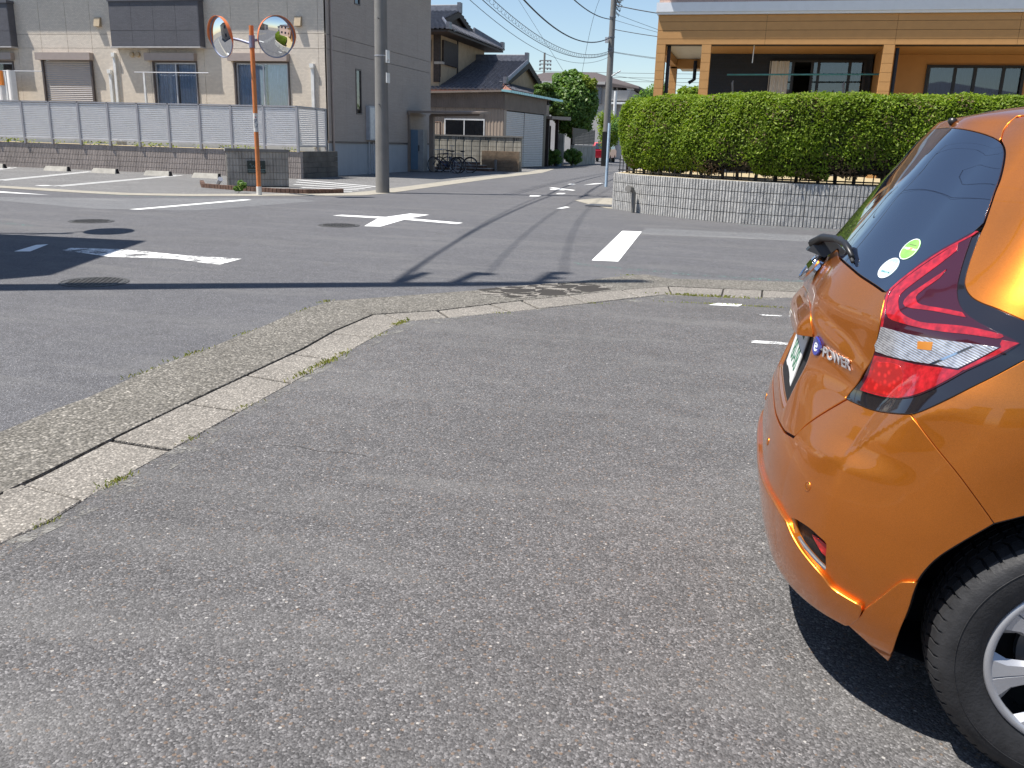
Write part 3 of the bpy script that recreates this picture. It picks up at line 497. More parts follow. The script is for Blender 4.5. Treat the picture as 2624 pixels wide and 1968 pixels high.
# ================================================================ apartment lot
ap_out = [(-60, 17.3), (-17.0, 17.05), (-15.3, 16.8), (-13.5, 16.75), (-12.3, 17.3), (-11.3, 18.2), (-10.2, 19.2), (-9.30, 20.3), (-9.15, 21.5), (-9.35, 25.0), (-9.75, 33.0), (-9.95, 42.5), (-11.0, 50)]
ap_in = [(-60, 17.9), (-17.0, 17.65), (-15.2, 17.4), (-13.7, 17.4), (-12.6, 18.0), (-11.7, 18.9), (-10.7, 19.9), (-10.05, 20.8), (-9.95, 22.0), (-10.1, 25.0), (-10.6, 33.0), (-10.75, 42.5), (-11.6, 50)]
struct('apron', poly_fill(ap_out, ap_in, .006), M['apron'])
struct('apartment_lot', poly_fill(ap_in, [(-60, 60), (-11.65, 50.01)], .004), M['apt_lot'])
for k, pts in enumerate([[(-21.96, 25.91), (-19.43, 19.46)], [(-18.45, 25.83), (-16.62, 18.35)], [(-25.6, 26.3), (-22.0, 19.8)]]):
    a, b = Vector(pts[0]), Vector(pts[1]); d = (b - a).normalized(); n = Vector((-d.y, d.x)); lb = ['middle', 'right-hand', 'left-hand'][k]
    for s in (-.09, .09): marking('bay_line', polyline_strip([tuple(a + n * s), tuple(b + n * s)], .07), '%s stripe of the %s double white parking bay line' % ('left' if s > 0 else 'right', lb), z=.009, group='double white parking bay lines')
marking('lot_spot', [(-17.2, 18.25), (-16.9, 18.2), (-16.8, 18.45), (-17.1, 18.5)], 'white paint spot in the apartment lot beyond the right bay line', z=.009); marking('lot_spot', [(-20.2, 19.1), (-19.9, 19.1), (-19.85, 19.35), (-20.15, 19.35)], 'white paint spot in the apartment lot at the left edge', z=.009)
for i in range(5):
    t = i / 4; a = Vector((-13.3 + t * -.1, 26.2 - t * 2.6)); b = Vector((-10.4, 24.3)) * (1 - t) + Vector((-10.25, 21.7)) * t
    a = Vector((-14.3 + 2.6 * t, 26.2 - 5.2 * t)) if i < 4 else Vector((-11.6, 20.75)); b = Vector((-10.7, 24.3)) * (1 - t) + Vector((-10.2, 21.6)) * t
    marking('hatch_line', polyline_strip([tuple(a), tuple(b)], .14), ['back', 'second', 'third', 'fourth', 'front'][i] + ' white hatching line of the no-parking triangle left of the utility pole', z=.009, group='white hatching between the sign wall and the pole')

def wheel_stop(x, y, w, rz, label):
    t = thing('wheel_stop', label, 'wheel stop', (x, y, .004), rz, 'concrete wheel stops of the parking bays')
    mb = MB(); hw = w / 2; h = .15
    mb.hexa([(-hw, -.13, 0), (hw, -.13, 0), (hw, .10, 0), (-hw, .10, 0)], [(-hw + .04, -.05, h), (hw - .04, -.05, h), (hw - .04, .06, h), (-hw + .04, .06, h)])
    link('block', mb.mesh('block', M['conc_pale']), t)
    for s in (-1, 1): link('end_cap', MB().hexa([(s * hw - s * .0, -.072, 0.001), (s * (hw + .015), -.072, .001), (s * (hw + .015), .072, .001), (s * hw, .072, .001)], [(s * (hw - .03), -.047, h + .001), (s * (hw - .012), -.047, h + .001), (s * (hw - .012), .047, h + .001), (s * (hw - .03), .047, h + .001)]).mesh('end_cap', M['liner']), t)
for i, (xa, lb) in enumerate([(-25.75, 'leftmost concrete wheel stop before the ribbed wall'), (-22.95, 'second concrete wheel stop from the left'), (-20.9, 'third concrete wheel stop from the left, at the end of a bay line'), (-18.75, 'fourth concrete wheel stop from the left'), (-16.85, 'rightmost concrete wheel stop, nearest the sign wall')]):
    wheel_stop(xa, 25.6 - .15 * i, 0.95, 0, lb)

# ================================================================ ribbed block walls
def rib_block(name, L, Hh, D, nrib, m, jag=.004, seed=0, gap=.004, gz=.008, dep=.022):
    """one block: ribs standing proud on the front (-y); origin at its lower left front corner"""
    r = random.Random(seed); mb = MB(); g = gap; w = (L - g) / nrib
    mb.box(0, dep, 0, L - g, D, Hh - gz)
    for i in range(nrib):
        ins = .10 if nrib > 1 else .008; x0 = i * w + w * ins; x1 = (i + 1) * w - w * ins; p = [r.uniform(-jag, jag) for _ in range(6)]; z1 = Hh - gz
        mb.add([(x0, .023, 0), (x1, .023, 0), (x1, .023, z1), (x0, .023, z1), (x0 + .1 * w, p[0], .003), (x1 - .1 * w, p[1], .003), (x1 - .1 * w, p[2], z1 * .5), (x0 + .1 * w, p[3], z1 * .5), (x1 - .1 * w, p[4], z1 - .003), (x0 + .1 * w, p[5], z1 - .003)],
               [(0, 1, 5, 4), (4, 5, 6, 7), (7, 6, 8, 9), (9, 8, 2, 3), (1, 2, 8, 6), (1, 6, 5), (0, 4, 7), (0, 7, 9, 3)])
    return mb.mesh(name, m)
def block_run(parent, name, a, b, z0, courses, L, Hh, D, nrib, m, variants=3, jag=.004, stagger=False, dep=.022):
    a, b = Vector(a), Vector(b); d = b - a; ln = d.length; rz = math.atan2(d.y, d.x); d.normalize(); n = max(1, round(ln / L)); L2 = ln / n
    ms = [rib_block(name, L2, Hh, D, nrib, m, jag, k, dep=dep) for k in range(variants)]; hs = [rib_block(name, L2 / 2, Hh, D, max(1, nrib // 2), m, jag, 9 + k) for k in range(1)]
    for c in range(courses):
        off = L2 / 2 if (c % 2 and stagger) else 0; k = -1 if off else 0
        if off:
            put(name, hs[0], parent, (a.x, a.y, z0 + c * Hh), rz); q = a + d * (ln - L2 / 2); put(name, hs[0], parent, (q.x, q.y, z0 + c * Hh), rz)
        for i in range(n - (1 if off else 0)):
            p = a + d * (off + i * L2); put(name, random.choice(ms), parent, (p.x, p.y, z0 + c * Hh), rz)

w = thing('ribbed_block_wall', 'long low brown ribbed concrete block wall under the silver louvre fence', 'wall', (-22, 26.95, 0))
block_run(w, 'block', (-30.5, 26.95), (-14.56, 26.95), .0, 5, .40, .178, .16, 6, M['block_left'], jag=.0015, dep=.011)
MB().box(-30.5, 27.0, 0, -14.6, 27.08, .87).build('mortar_core', M['mortar'], w)
w = thing('plain_block_return', 'short dark plain block wall turning the corner to the apartment building', 'wall', (-14.56, 28.3, 0))
for c in range(5):
    for i in range(4 if c % 2 == 0 else 5):
        L = .66 if c % 2 == 0 else .66; y0 = 27.12 + i * L - (0 if c % 2 == 0 else .33); y1 = min(29.68, y0 + L - .01); y0 = max(27.12, y0)
        if y1 - y0 > .1: MB().box(-14.70, y0, c * .18, -14.56, y1, c * .18 + .172).build('block', M['block_dark'], w)

# sign wall with plaque, standing diagonally behind the mirror post
a, b = Vector((-13.35, 20.72)), Vector((-12.10, 21.70)); sd_ = (b - a).normalized(); sn = Vector((sd_.y, -sd_.x))
w = thing('sign_wall', 'free-standing grey ribbed block wall with a dark name plaque', 'wall', (a.x, a.y, 0))
a2 = a; block_run(w, 'block', tuple(a2), tuple(b), .06, 5, .40, .178, .2, 5, M['block_sign'], jag=.004, dep=.014)
q = lambda u, v, z: (a.x + sd_.x * u - sn.x * v, a.y + sd_.y * u - sn.y * v, z)
ln = (b - a).length
MB().hexa([q(-.03, -.03, .95), q(ln + .03, -.03, .95), q(ln + .03, .23, .95), q(-.03, .23, .95)], [q(-.02, -.03, 1.02), q(ln + .02, -.03, 1.02), q(ln + .02, .23, 1.02), q(-.02, .23, 1.02)]).build('coping', M['conc_post'], w)
MB().hexa([q(.0, .03, .0), q(ln, .03, .0), q(ln, .17, .0), q(.0, .17, 0)], [q(.0, .03, .94), q(ln, .03, .94), q(ln, .17, .94), q(.0, .17, .94)]).build('core', M['mortar'], w)
pl = thing('name_plaque', 'dark green-black name plaque mounted on the grey ribbed sign wall', 'sign', q(.75, -.03, .55))
pu, pz = .52, .37
MB().hexa([q(pu, -.045, pz + .02), q(pu + .46, -.045, pz + .02), q(pu + .46, .0, pz + .02), q(pu, .0, pz + .02)], [q(pu, -.045, pz + .34), q(pu + .46, -.045, pz + .34), q(pu + .46, .0, pz + .34), q(pu, .0, pz + .34)]).build('plate', M['plaque'], pl)
mk = MB()
for (u0, u1, z0, t_) in ((0.0, .46, .115, .010), (.02, .44, .055, .008), (.02, .40, .085, .005)): mk.hexa([q(pu + u0, -.05, pz + z0), q(pu + u1, -.05, pz + z0), q(pu + u1, -.044, pz + z0), q(pu + u0, -.044, pz + z0)], [q(pu + u0, -.05, pz + z0 + t_), q(pu + u1, -.05, pz + z0 + t_), q(pu + u1, -.044, pz + z0 + t_), q(pu + u0, -.044, pz + z0 + t_)])
mk.build('rule_line', M['plaque_mark'], pl)
sq = MB(); pts = []
for k in range(40):
    t = k / 39; pts.append(q(pu + .06 + .30 * t, -.05, pz + .205 + .03 * math.sin(t * 26) * (1 - .5 * t) + (.035 if k < 5 else 0)))
sq.tube(pts, .004, 5).build('script_lettering', M['plaque_mark'], pl)
bc = thing('brick_planter_edge', 'low brown brick edging around the sign wall and mirror post', 'edging', (-12, 20, 0))
bl = [(-14.96, 21.85), (-13.93, 20.40), (-12.36, 19.86), (-11.36, 19.75), (-10.60, 19.90), (-10.05, 20.8)]
bme = MB().box(0, 0, 0, .095, .10, .105).mesh('brick', M['brick'])
for (p0, p1) in zip(bl, bl[1:]):
    p0, p1 = Vector(p0), Vector(p1); d = p1 - p0; L = d.length; d.normalize(); rz = math.atan2(d.y, d.x); n = int(L / .105)
    for i in range(n):
        qq = p0 + d * (i * L / n); put('brick', bme, bc, (qq.x, qq.y, .005 + random.uniform(-.003, .003)), rz + random.uniform(-.02, .02))
struct('planter_bed', sheet([(-14.9, 21.9), (-13.9, 20.5), (-12.36, 19.96), (-11.36, 19.85), (-10.68, 20.0), (-10.15, 20.8), (-11.5, 21.6), (-12.6, 22.5)], .035), M['apt_lot'])
sp = thing('ground_spotlight', 'small silver garden spotlight at the foot of the sign wall', 'lamp', (-13.5, 20.55, .04))
MB().tube([(-13.5, 20.55, .04), (-13.5, 20.55, .14)], .012).build('stem', M['steel'], sp)
MB().tube([(-13.56, 20.6, .12), (-13.40, 20.48, .24)], [.05, .065], 14).build('lamp_head', M['alu'], sp)

# ================================================================ louvre fence
fe = thing('louvre_fence', 'silver horizontal louvre fence on posts above the brown block wall', 'fence', (-22, 26.9, .9))
xs = [-29.16, -27.95, -26.74, -25.53, -24.34, -23.13, -21.91, -20.70, -19.48, -18.27, -17.07, -15.85, -14.62]; FZ0, FZ1 = 1.03, 2.33; NS = 19
pm = MB().box(-.034, -.055, 0, .034, .03, FZ1 - .86).mesh('post', M['alu_dark']); pit = (FZ1 - FZ0 - .10) / NS
for x in xs: put('post', pm, fe, (x, 26.93, .86))
def slat_mesh(L):
    return MB().add([(0, 0, 0), (L, 0, 0), (L, -.006, pit * .58), (0, -.006, pit * .58), (L, .040, pit * .72), (0, .040, pit * .72), (0, .044, pit * 1.02), (L, .044, pit * 1.02)], [(0, 1, 2, 3), (3, 2, 4, 5), (5, 4, 7, 6)]).mesh('slat', M['alu_slat'])
sm = slat_mesh(1.21 - .056)
for x in xs[:-1]:
    for k in range(NS): put('slat', sm, fe, (x + .028, 26.905, FZ0 + .05 + k * pit))
MB().box(xs[0] - .03, 26.875, FZ1 - .045, xs[-1] + .03, 26.945, FZ1).build('top_rail', M['alu_dark'], fe); MB().box(xs[0] - .03, 26.88, FZ0, xs[-1] + .03, 26.94, FZ0 + .04).build('bottom_rail', M['trim_light'], fe)
sm2 = slat_mesh(1.27); sm3 = slat_mesh(.60)
for k in range(NS):
    put('slat', sm2, fe, (-14.60, 26.96, FZ0 + .05 + k * pit), math.pi / 2); put('slat', sm3, fe, (-14.60, 28.29, FZ0 + .05 + k * pit), math.pi / 2)
for y in (28.26, 28.92): put('post', pm, fe, (-14.62, y, .86))
MB().box(-14.65, 26.95, FZ1 - .045, -14.58, 28.95, FZ1).build('top_rail', M['alu_dark'], fe); MB().box(-14.645, 26.95, FZ0, -14.585, 28.95, FZ0 + .04).build('bottom_rail', M['alu_dark'], fe)

# ================================================================ apartment building
ab = thing('apartment_building', 'two-storey beige tiled apartment building with charcoal balconies', 'building', (-24, 34, 0))
FY, SX = 29.7, -14.9
def rect_minus(r, holes):
    out = [r]
    for h in holes:
        nx = []
        for (x0, z0, x1, z1) in out:
            if h[0] >= x1 or h[2] <= x0 or h[1] >= z1 or h[3] <= z0: nx.append((x0, z0, x1, z1)); continue
            if h[0] > x0: nx.append((x0, z0, h[0], z1))
            if h[2] < x1: nx.append((h[2], z0, x1, z1))
            a, b = max(x0, h[0]), min(x1, h[2])
            if h[1] > z0: nx.append((a, z0, b, h[1]))
            if h[3] < z1: nx.append((a, h[3], b, z1))
        out = nx
    return out
wins = [(-26.9, 2.0, -24.62, 3.93), (-22.0, 1.5, -20.1, 3.92), (-18.58, 1.5, -16.36, 3.92), (-31.2, 1.5, -28.28, 3.88)]
gx = [SX + .0]; x = SX
seams = [-15.2, -16.36, -17.49, -18.62, -19.8, -20.95, -22.1, -23.4, -24.59, -25.68, -26.88, -28.0, -29.15, -30.3, -31.45, -32.6, -33.8, -35]
xs_ = [SX] + seams
for (z0, z1) in ((1.22, 4.36), (4.372, 4.855), (4.867, 8.0)):
    for x1, x0 in zip(xs_, xs_[1:]):
        mb = MB()
        for (p, q_, r_, s_) in rect_minus((x0 + .006, z0, x1 - .006 if x1 != SX else x1 - .002, z1), wins): mb.box(p, FY - .016, q_, r_, FY + .05, s_)
        if mb.v: mb.build('siding_panel', M['facade'], ab)
bk = MB()
for (p, q_, r_, s_) in rect_minus((-36, 0, SX - .03, 8.0), wins): bk.box(p, FY + .055, q_, r_, FY + .15, s_)
bk.build('wall', M['frame_dark'], ab)
MB().box(-36, FY - .02, 0, SX - .02, FY + .05, 1.19).build('foundation', M['foundation'], ab)
# side wall: panels and foundation
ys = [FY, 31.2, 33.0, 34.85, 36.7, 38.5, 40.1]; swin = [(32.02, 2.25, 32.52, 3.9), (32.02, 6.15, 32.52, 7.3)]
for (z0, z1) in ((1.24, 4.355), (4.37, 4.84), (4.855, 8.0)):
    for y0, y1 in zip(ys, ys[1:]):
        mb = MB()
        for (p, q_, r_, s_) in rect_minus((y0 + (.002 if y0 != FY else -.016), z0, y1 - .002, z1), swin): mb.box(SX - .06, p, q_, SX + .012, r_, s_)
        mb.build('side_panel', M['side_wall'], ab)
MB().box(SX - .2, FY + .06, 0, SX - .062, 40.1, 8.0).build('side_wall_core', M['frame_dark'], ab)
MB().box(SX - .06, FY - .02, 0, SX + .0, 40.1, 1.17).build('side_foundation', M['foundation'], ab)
MB().box(SX - .05, FY - .02, 1.17, SX + .03, 40.1, 1.235).build('base_flashing', M['frame_dark'], ab)
MB().box(-36, 40.1, 0, SX, 40.2, 8.0).build('back_wall', M['side_wall'], ab)
MB().hexa([(-36.6, 29.0, 8.0), (-14.4, 29.0, 8.0), (-14.4, 40.8, 8.0), (-36.6, 40.8, 8.0)], [(-33, 33, 9.6), (-18, 33, 9.6), (-18, 36.8, 9.6), (-33, 36.8, 9.6)]).build('roof', M['rooftile'], ab)
def bal(x0, x1):
    b = MB().box(x0 + .0, FY - .33, 4.40, x1, FY - .018, 6.0).build('balcony', M['frame_dark'], ab)
    n = max(2, round((x1 - x0) / .93)); W_ = (x1 - x0) / n
    rows = ((4.42, 4.94), (4.95, 5.93))
    for i in range(n):
        for (z0, z1) in rows: MB().box(x0 + i * W_ + .004, FY - .35, z0, x0 + (i + 1) * W_ - .004, FY - .331, z1).shift((-ab.location[0], -ab.location[1], 0)).build('balcony_panel', M['balcony'], b)
    for z0, z1 in rows: MB().box(x1 + .0, FY - .345, z0, x1 + .018, FY - .02, z1).shift((-ab.location[0], -ab.location[1], 0)).build('balcony_panel', M['balcony_trim'], b)
    MB().box(x0 - .02, FY - .37, 4.35, x1 + .03, FY - .018, 4.40).shift((-ab.location[0], -ab.location[1], 0)).build('bottom_flashing', M['trim_light'], b)
    MB().box(x0 - .03, FY - .39, 5.94, x1 + .05, FY - .02, 6.04).shift((-ab.location[0], -ab.location[1], 0)).build('top_rail', M['balcony_trim'], b)
bal(-23.46, -19.73); bal(-31.8, -28.0)
for o in [c for c in ab.children if c.name.startswith('balcony')]:
    pass
def sub(mb, name, m, parent, **k):     # sub-part of a part of the apartment building: same local frame as its root
    root = parent
    while root.parent: root = root.parent
    return link(name, mb.mesh(name, m, rel=tuple(root.location)), parent, **k)
def wavy(x0, x1, z0, z1, y, n, amp, m, ph=0.0):
    mb = MB(); N = int(n * 8); v = []
    for i in range(N + 1):
        x = x0 + (x1 - x0) * i / N; yy = y + amp * math.sin(i / 8 * 2 * math.pi + ph) + amp * .4 * math.sin(i * .37); v += [(x, yy, z0), (x, yy, z1)]
    return mb.add(v, [(2 * i, 2 * i + 2, 2 * i + 3, 2 * i + 1) for i in range(N)])
def sash_window(x0, x1, z0, z1, mid, box=True, curt='curtain', gap=.5):
    f = MB(); fy = FY
    f.box(x0, fy - .06, z1 - .05, x1, fy + .1, z1); f.box(x0, fy - .06, z0, x0 + .05, fy + .1, z1 - .05); f.box(x1 - .05, fy - .06, z0, x1, fy + .1, z1 - .05); f.box(x0, fy - .06, z0, x1, fy + .1, z0 + .05)
    wf = f.build('window', M['frame_dark'], ab)
    sub(MB().box(x0 + .05, fy + .035, z0 + .05, mid + .03, fy + .07, z0 + .12).box(x0 + .05, fy + .035, z1 - .10, mid + .03, fy + .07, z1 - .05).box(x0 + .05, fy + .035, z0 + .1, x0 + .11, fy + .07, z1 - .1).box(mid - .03, fy + .03, z0 + .1, mid + .03, fy + .07, z1 - .1), 'sash', M['alu'], wf)
    sub(MB().box(mid - .02, fy - .0, z0 + .05, x1 - .05, fy + .03, z0 + .12).box(mid - .02, fy - .0, z1 - .10, x1 - .05, fy + .03, z1 - .05).box(x1 - .11, fy, z0 + .1, x1 - .05, fy + .03, z1 - .1).box(mid - .02, fy, z0 + .1, mid + .03, fy + .029, z1 - .1), 'sash', M['alu'], wf)
    sub(MB().box(x0 + .11, fy + .05, z0 + .12, mid - .03, fy + .054, z1 - .1), 'pane', M['glass'], wf); sub(MB().box(mid + .03, fy + .012, z0 + .12, x1 - .11, fy + .016, z1 - .1), 'pane', M['glass'], wf)
    wm = (x1 - x0)
    sub(wavy(x0 + .08, x0 + wm * (1 - gap) - .03, z0, z1 - .08, fy + .13, 8, .02, None), 'curtain', M[curt], wf); sub(wavy(x1 - wm * gap * .97, x1 - .08, z0, z1 - .08, fy + .15, 7, .02, None, 1), 'curtain', M[curt], wf)
    sub(MB().add([(x0, fy + .12, z0), (x1, fy + .12, z0), (x1, fy + 1.6, z0), (x0, fy + 1.6, z0), (x0, fy + .12, z1), (x1, fy + .12, z1), (x1, fy + 1.6, z1), (x0, fy + 1.6, z1)], [(0, 1, 2, 3), (7, 6, 5, 4), (0, 3, 7, 4), (1, 5, 6, 2), (2, 6, 7, 3)]), 'room', M['interior'], wf)
    return wf
def shutter_box(x0, x1, z0, z1, p):
    b = MB().box(x0, FY - p, z0, x1, FY - .017, z1).build('shutter_box', M['shut_box'], ab); sub(MB().box(x0 + .01, FY - p - .006, z0 - .04, x1 - .01, FY - .017, z0 - .001), 'box_lip', M['shut_box'], b); return b
sash_window(-22.0, -20.1, 1.6, 3.92, -21.05); shutter_box(-22.21, -20.10, 3.965, 4.19, .22)
sash_window(-18.58, -16.36, 1.6, 3.92, -17.42, gap=.45); shutter_box(-18.71, -16.33, 3.965, 4.19, .25)
sash_window(-31.2, -28.28, 1.6, 3.88, -29.7); shutter_box(-31.3, -28.2, 3.965, 4.19, .22)
shutter_box(-27.05, -24.57, 3.965, 4.19, .25)
sb = MB().box(-26.9, FY - .13, 2.0, -26.83, FY - .017, 3.92).box(-24.69, FY - .13, 2.0, -24.62, FY - .017, 3.92).build('shutter', M['frame_dark'], ab)
ss = MB(); z = 1.6
while z < 3.9:
    ss.add([(-26.83, FY - .03, z), (-24.69, FY - .03, z), (-24.69, FY - .052, z + .028), (-26.83, FY - .052, z + .028), (-24.69, FY - .03, z + .068), (-26.83, FY - .03, z + .068)], [(0, 1, 2, 3), (3, 2, 4, 5)]); z += .07
sub(ss, 'shutter_slats', M['shutter'], sb, stuff=True)
# vents, pipes
for (x0, x1, z0, z1) in ((-24.33, -24.08, 5.12, 5.44), (-16.05, -15.80, 5.10, 5.42)):
    MB().hexa([(x0, FY - .17, z0), (x1, FY - .17, z0), (x1, FY - .017, z0), (x0, FY - .017, z0)], [(x0, FY - .10, z1), (x1, FY - .10, z1), (x1, FY - .017, z1), (x0, FY - .017, z1)]).build('vent_hood', M['tan_hood'], ab)
for x in (-22.84, -22.58): MB().lathe([(.09, 0), (.09, -.09), (.06, -.11), (0.001, -.11)], (x, FY - .016, 4.14), 'y', 20).build('round_vent', M['tan_hood'], ab, smooth='auto')
def duct(x, z1, r=.05):
    d = MB().box(x - r, FY - .10, 1.0, x + r, FY - .017, z1 - .1).build('pipe_cover', M['pvc_white'], ab)
    sub(MB().box(x - r - .02, FY - .15, z1 - .1, x + r + .02, FY - .017, z1 + .04), 'pipe_cap', M['pvc_white'], d)
duct(-23.62, 4.16); duct(-23.86, 3.56, .055); duct(-15.43, 3.82, .055)
MB().tube([(SX + .06, 29.98, 0.0), (SX + .06, 29.98, 8.0)], .042, 12).build('downpipe', M['shut_box'], ab, smooth='auto')
for (y0, y1, z0, z1) in ((32.02, 32.52, 2.25, 3.9), (32.02, 32.52, 6.15, 7.3)):
    f = MB().box(SX - .03, y0, z0, SX + .035, y0 + .05, z1).box(SX - .03, y1 - .05, z0, SX + .035, y1, z1).box(SX - .03, y0 + .05, z0, SX + .035, y1 - .05, z0 + .05).box(SX - .03, y0 + .05, z1 - .05, SX + .035, y1 - .05, z1).build('side_window', M['frame_dark'], ab)
    sub(MB().box(SX - .012, y0 + .05, z0 + .05, SX - .006, y1 - .05, z1 - .05), 'pane', M['glass_dark'], f)
    sub(MB().box(SX - .055, y0 + .05, z0 + .05, SX - .05, y1 - .05, z1 - .05), 'blind', M['curtain_white'], f)
mt = MB().box(SX + .013, 32.9, 1.31, SX + .17, 33.8, 2.6).build('meter_box', M['pvc_grey'], ab); sub(MB().box(SX + .171, 32.96, 1.37, SX + .178, 33.34, 2.54).box(SX + .171, 33.36, 1.37, SX + .178, 33.74, 2.54), 'meter_door', M['pvc_white'], mt)
for y, z1 in ((33.05, 1.25), (33.25, 1.15), (33.45, 1.22)): MB().tube([(SX + .07, y, 0), (SX + .07, y, z1)], .025, 8).build('meter_pipe', M['pvc_grey'], ab)
# laundry poles and towel
for (x0, x1, hx, lb) in ((-30.5, -26.39, -28.1, 'silver laundry pole in front of the left window with the towel'), (-22.30, -19.20, -21.9, 'silver laundry pole in front of the middle window')):
    t = thing('laundry_pole', lb, 'laundry pole', (hx, 29.0, 2.4)); MB().tube([(x0, 29.0, 3.47), (x1, 29.0, 3.47)], .018, 8).build('pole', M['alu'], t)
    MB().box(hx - .035, 28.98, 2.0, hx + .035, 29.05, 3.45).build('bracket', M['pvc_white'], t)
t = thing('towel', 'white towel with orange print hanging from the left laundry pole', 'towel', (-28.3, 29.0, 3.47))
wavy(-28.75, -27.62, 2.35, 3.50, 28.97, 2.2, .06, None).build('cloth', M['towel'], t); wavy(-28.75, -28.15, 2.95, 3.48, 28.955, 1.1, .06, None).build('orange_print', M['towel_orange'], t)


# ================================================================ traffic mirrors
def mirror_part(root, cx, cy, cz, az, tilt, r=.43):
    """hooded convex mirror as a part with glass, hood and back"""
    n = Vector((math.cos(az) * math.cos(tilt), math.sin(az) * math.cos(tilt), -math.sin(tilt))); rt_ = Vector((-math.sin(az), math.cos(az), 0)); up = n.cross(rt_) * 1
    if up.z < 0: up = -up
    C = Vector((cx, cy, cz)); rel = root.location
    def mk(fn, name, m, parent, smooth='auto'):
        mb = fn(); mb.v = [tuple(C + rt_ * x + up * y + n * z - rel) for x, y, z in mb.v]; me = mb.mesh(name, m, smooth); return link(name, me, parent)
    R0 = 2.0; prof = [(r * math.sin(i / 10 * math.pi / 2) if 0 else r * i / 10 + 1e-4, 0) for i in range(11)]
    prof = [(p, math.sqrt(R0 * R0 - p * p) - math.sqrt(R0 * R0 - r * r)) for p, _ in prof]
    back = mk(lambda: MB().lathe([(r + .012, .012), (r + .015, -.01), (r * .9, -.05), (r * .5, -.085), (.001, -.09)], (0, 0, 0), 'z', 40), 'mirror', M['mirror_orange'], root)
    mk(lambda: MB().lathe(prof[::-1], (0, 0, 0.008), 'z', 56), 'mirror_glass', M['mirror'], back, True)
    mk(lambda: MB().lathe([(r - .006, .006), (r - .004, .022), (r + .014, .022), (r + .016, .0)], (0, 0, 0), 'z', 48), 'rim', M['galv'], back)
    def hood():
        mb = MB(); N = 40; v = []
        for i in range(N + 1):
            a = R_(-25) + R_(230) * i / N; d = .08 * min(1, math.sin(math.pi * i / N) * 2.2 + .1)
            for rr, zz in ((r + .018, 0), (r + .03, d), (r + .022, d), (r + .010, .0)): v.append((rr * math.cos(a), rr * math.sin(a), zz))
        return mb.add(v, [(4 * i + j, 4 * i + 4 + j, 4 * i + 4 + (j + 1) % 4, 4 * i + (j + 1) % 4) for i in range(N) for j in range(4)])
    mk(hood, 'hood', M['mirror_orange'], back)
    return back
t = NT_('convex_mirror'); t.p(Metallic=1.0, Roughness=.015); t.base((.82, .84, .86)); M['mirror'] = t.m
px_, py_ = -11.25, 18.75
tm = thing('traffic_mirror', 'orange traffic mirror post with two round convex mirrors by the sign wall', 'traffic mirror', (px_, py_, 0), 0, 'twin traffic mirrors')
MB().tube([(px_, py_, .10), (px_, py_, 3.74)], .052, 20).build('post', M['pole_orange'], tm, smooth='auto')
MB().tube([(px_, py_, 0), (px_, py_, .20)], .060, 20).build('base_collar', M['sticker_white'], tm, smooth='auto')
MB().tube([(px_, py_, 3.27), (px_, py_, 3.53)], .066, 20).build('bracket', M['galv'], tm, smooth='auto')
MB().tube([(px_, py_, 3.35), (-11.55, 18.78, 3.43), (-11.82, 18.86, 3.48)], .030, 10).build('arm', M['galv'], tm, smooth='auto'); MB().tube([(px_, py_, 3.42), (-11.0, 18.83, 3.46), (-10.72, 18.86, 3.48)], .030, 10).build('arm', M['galv'], tm, smooth='auto')
mirror_part(tm, -12.02, 18.75, 3.50, R_(-116), R_(9)); mirror_part(tm, -10.64, 18.75, 3.50, R_(-33), R_(9))
stk = MB().tube([(px_, py_, 1.44), (px_, py_, 1.85)], .0535, 24, caps=False).build('warning_sticker', M['sticker_white'], tm, smooth='auto')
def text_mesh(body, size, m, extr=.001, name='lettering', bold=0.0):
    cu = bpy.data.curves.new(name, 'FONT'); cu.offset = bold; cu.body = body; cu.size = size; cu.extrude = extr; cu.align_x = 'CENTER'; cu.align_y = 'CENTER'
    o = bpy.data.objects.new(name, cu); col.objects.link(o); bpy.context.view_layer.update(); dg = bpy.context.evaluated_depsgraph_get()
    me = bpy.data.meshes.new_from_object(o.evaluated_get(dg)); bpy.data.objects.remove(o); me.materials.clear(); me.materials.append(m); me.name = name; return me
def face_cam_rot(ux, uz=(0, 0, 1)):      # matrix from text plane axes
    X = Vector(ux).normalized(); Y = Vector(uz).normalized(); Z = X.cross(Y); return Matrix((X, Y, Z)).transposed()
def bend_on_post(me, cx, cy, z, r, az):   # wrap flat print round the post
    for v in me.vertices:
        a = az + v.co.x / r; v.co = Vector((cx + (r + v.co.z) * math.cos(a) - px_, cy + (r + v.co.z) * math.sin(a) - py_, z + v.co.y))
azc = math.atan2(-18.75, 11.25)
for body, z, sz, m in (('注', 1.672, .105, 'navy'), ('意', 1.570, .105, 'navy')):
    me = text_mesh(body, sz, M[m], bold=.0035); bend_on_post(me, px_, py_, z, .0545, azc); link('sticker_lettering', me, stk)
me = MB().box(-.030, -.032, 0, .030, .032, .001).mesh('sticker_block', M['navy']); bend_on_post(me, px_, py_, 1.485, .0545, azc); link('sticker_block', me, stk)
me = MB().add([(-.034, -.005, .001), (.034, -.005, .001), (0, .05, .001), (-.016, -.04, .001), (.016, -.04, .001), (.016, -.005, .001), (-.016, -.005, .001)], [(0, 1, 2), (3, 4, 5, 6)]).mesh('sticker_arrow', M['red']); bend_on_post(me, px_, py_, 1.785, .0545, azc); link('sticker_arrow', me, stk)
def copy_tree(o, parent=None):
    c = o.copy(); col.objects.link(c); c.parent = parent
    for ch in list(o.children): copy_tree(ch, c)
    return c
c = copy_tree(tm); c.location = (-10.47, 9.12, 0); c.rotation_euler = (0, 0, R_(61)); c['label'] = 'second orange mirror post just left of the frame casting the round shadow'

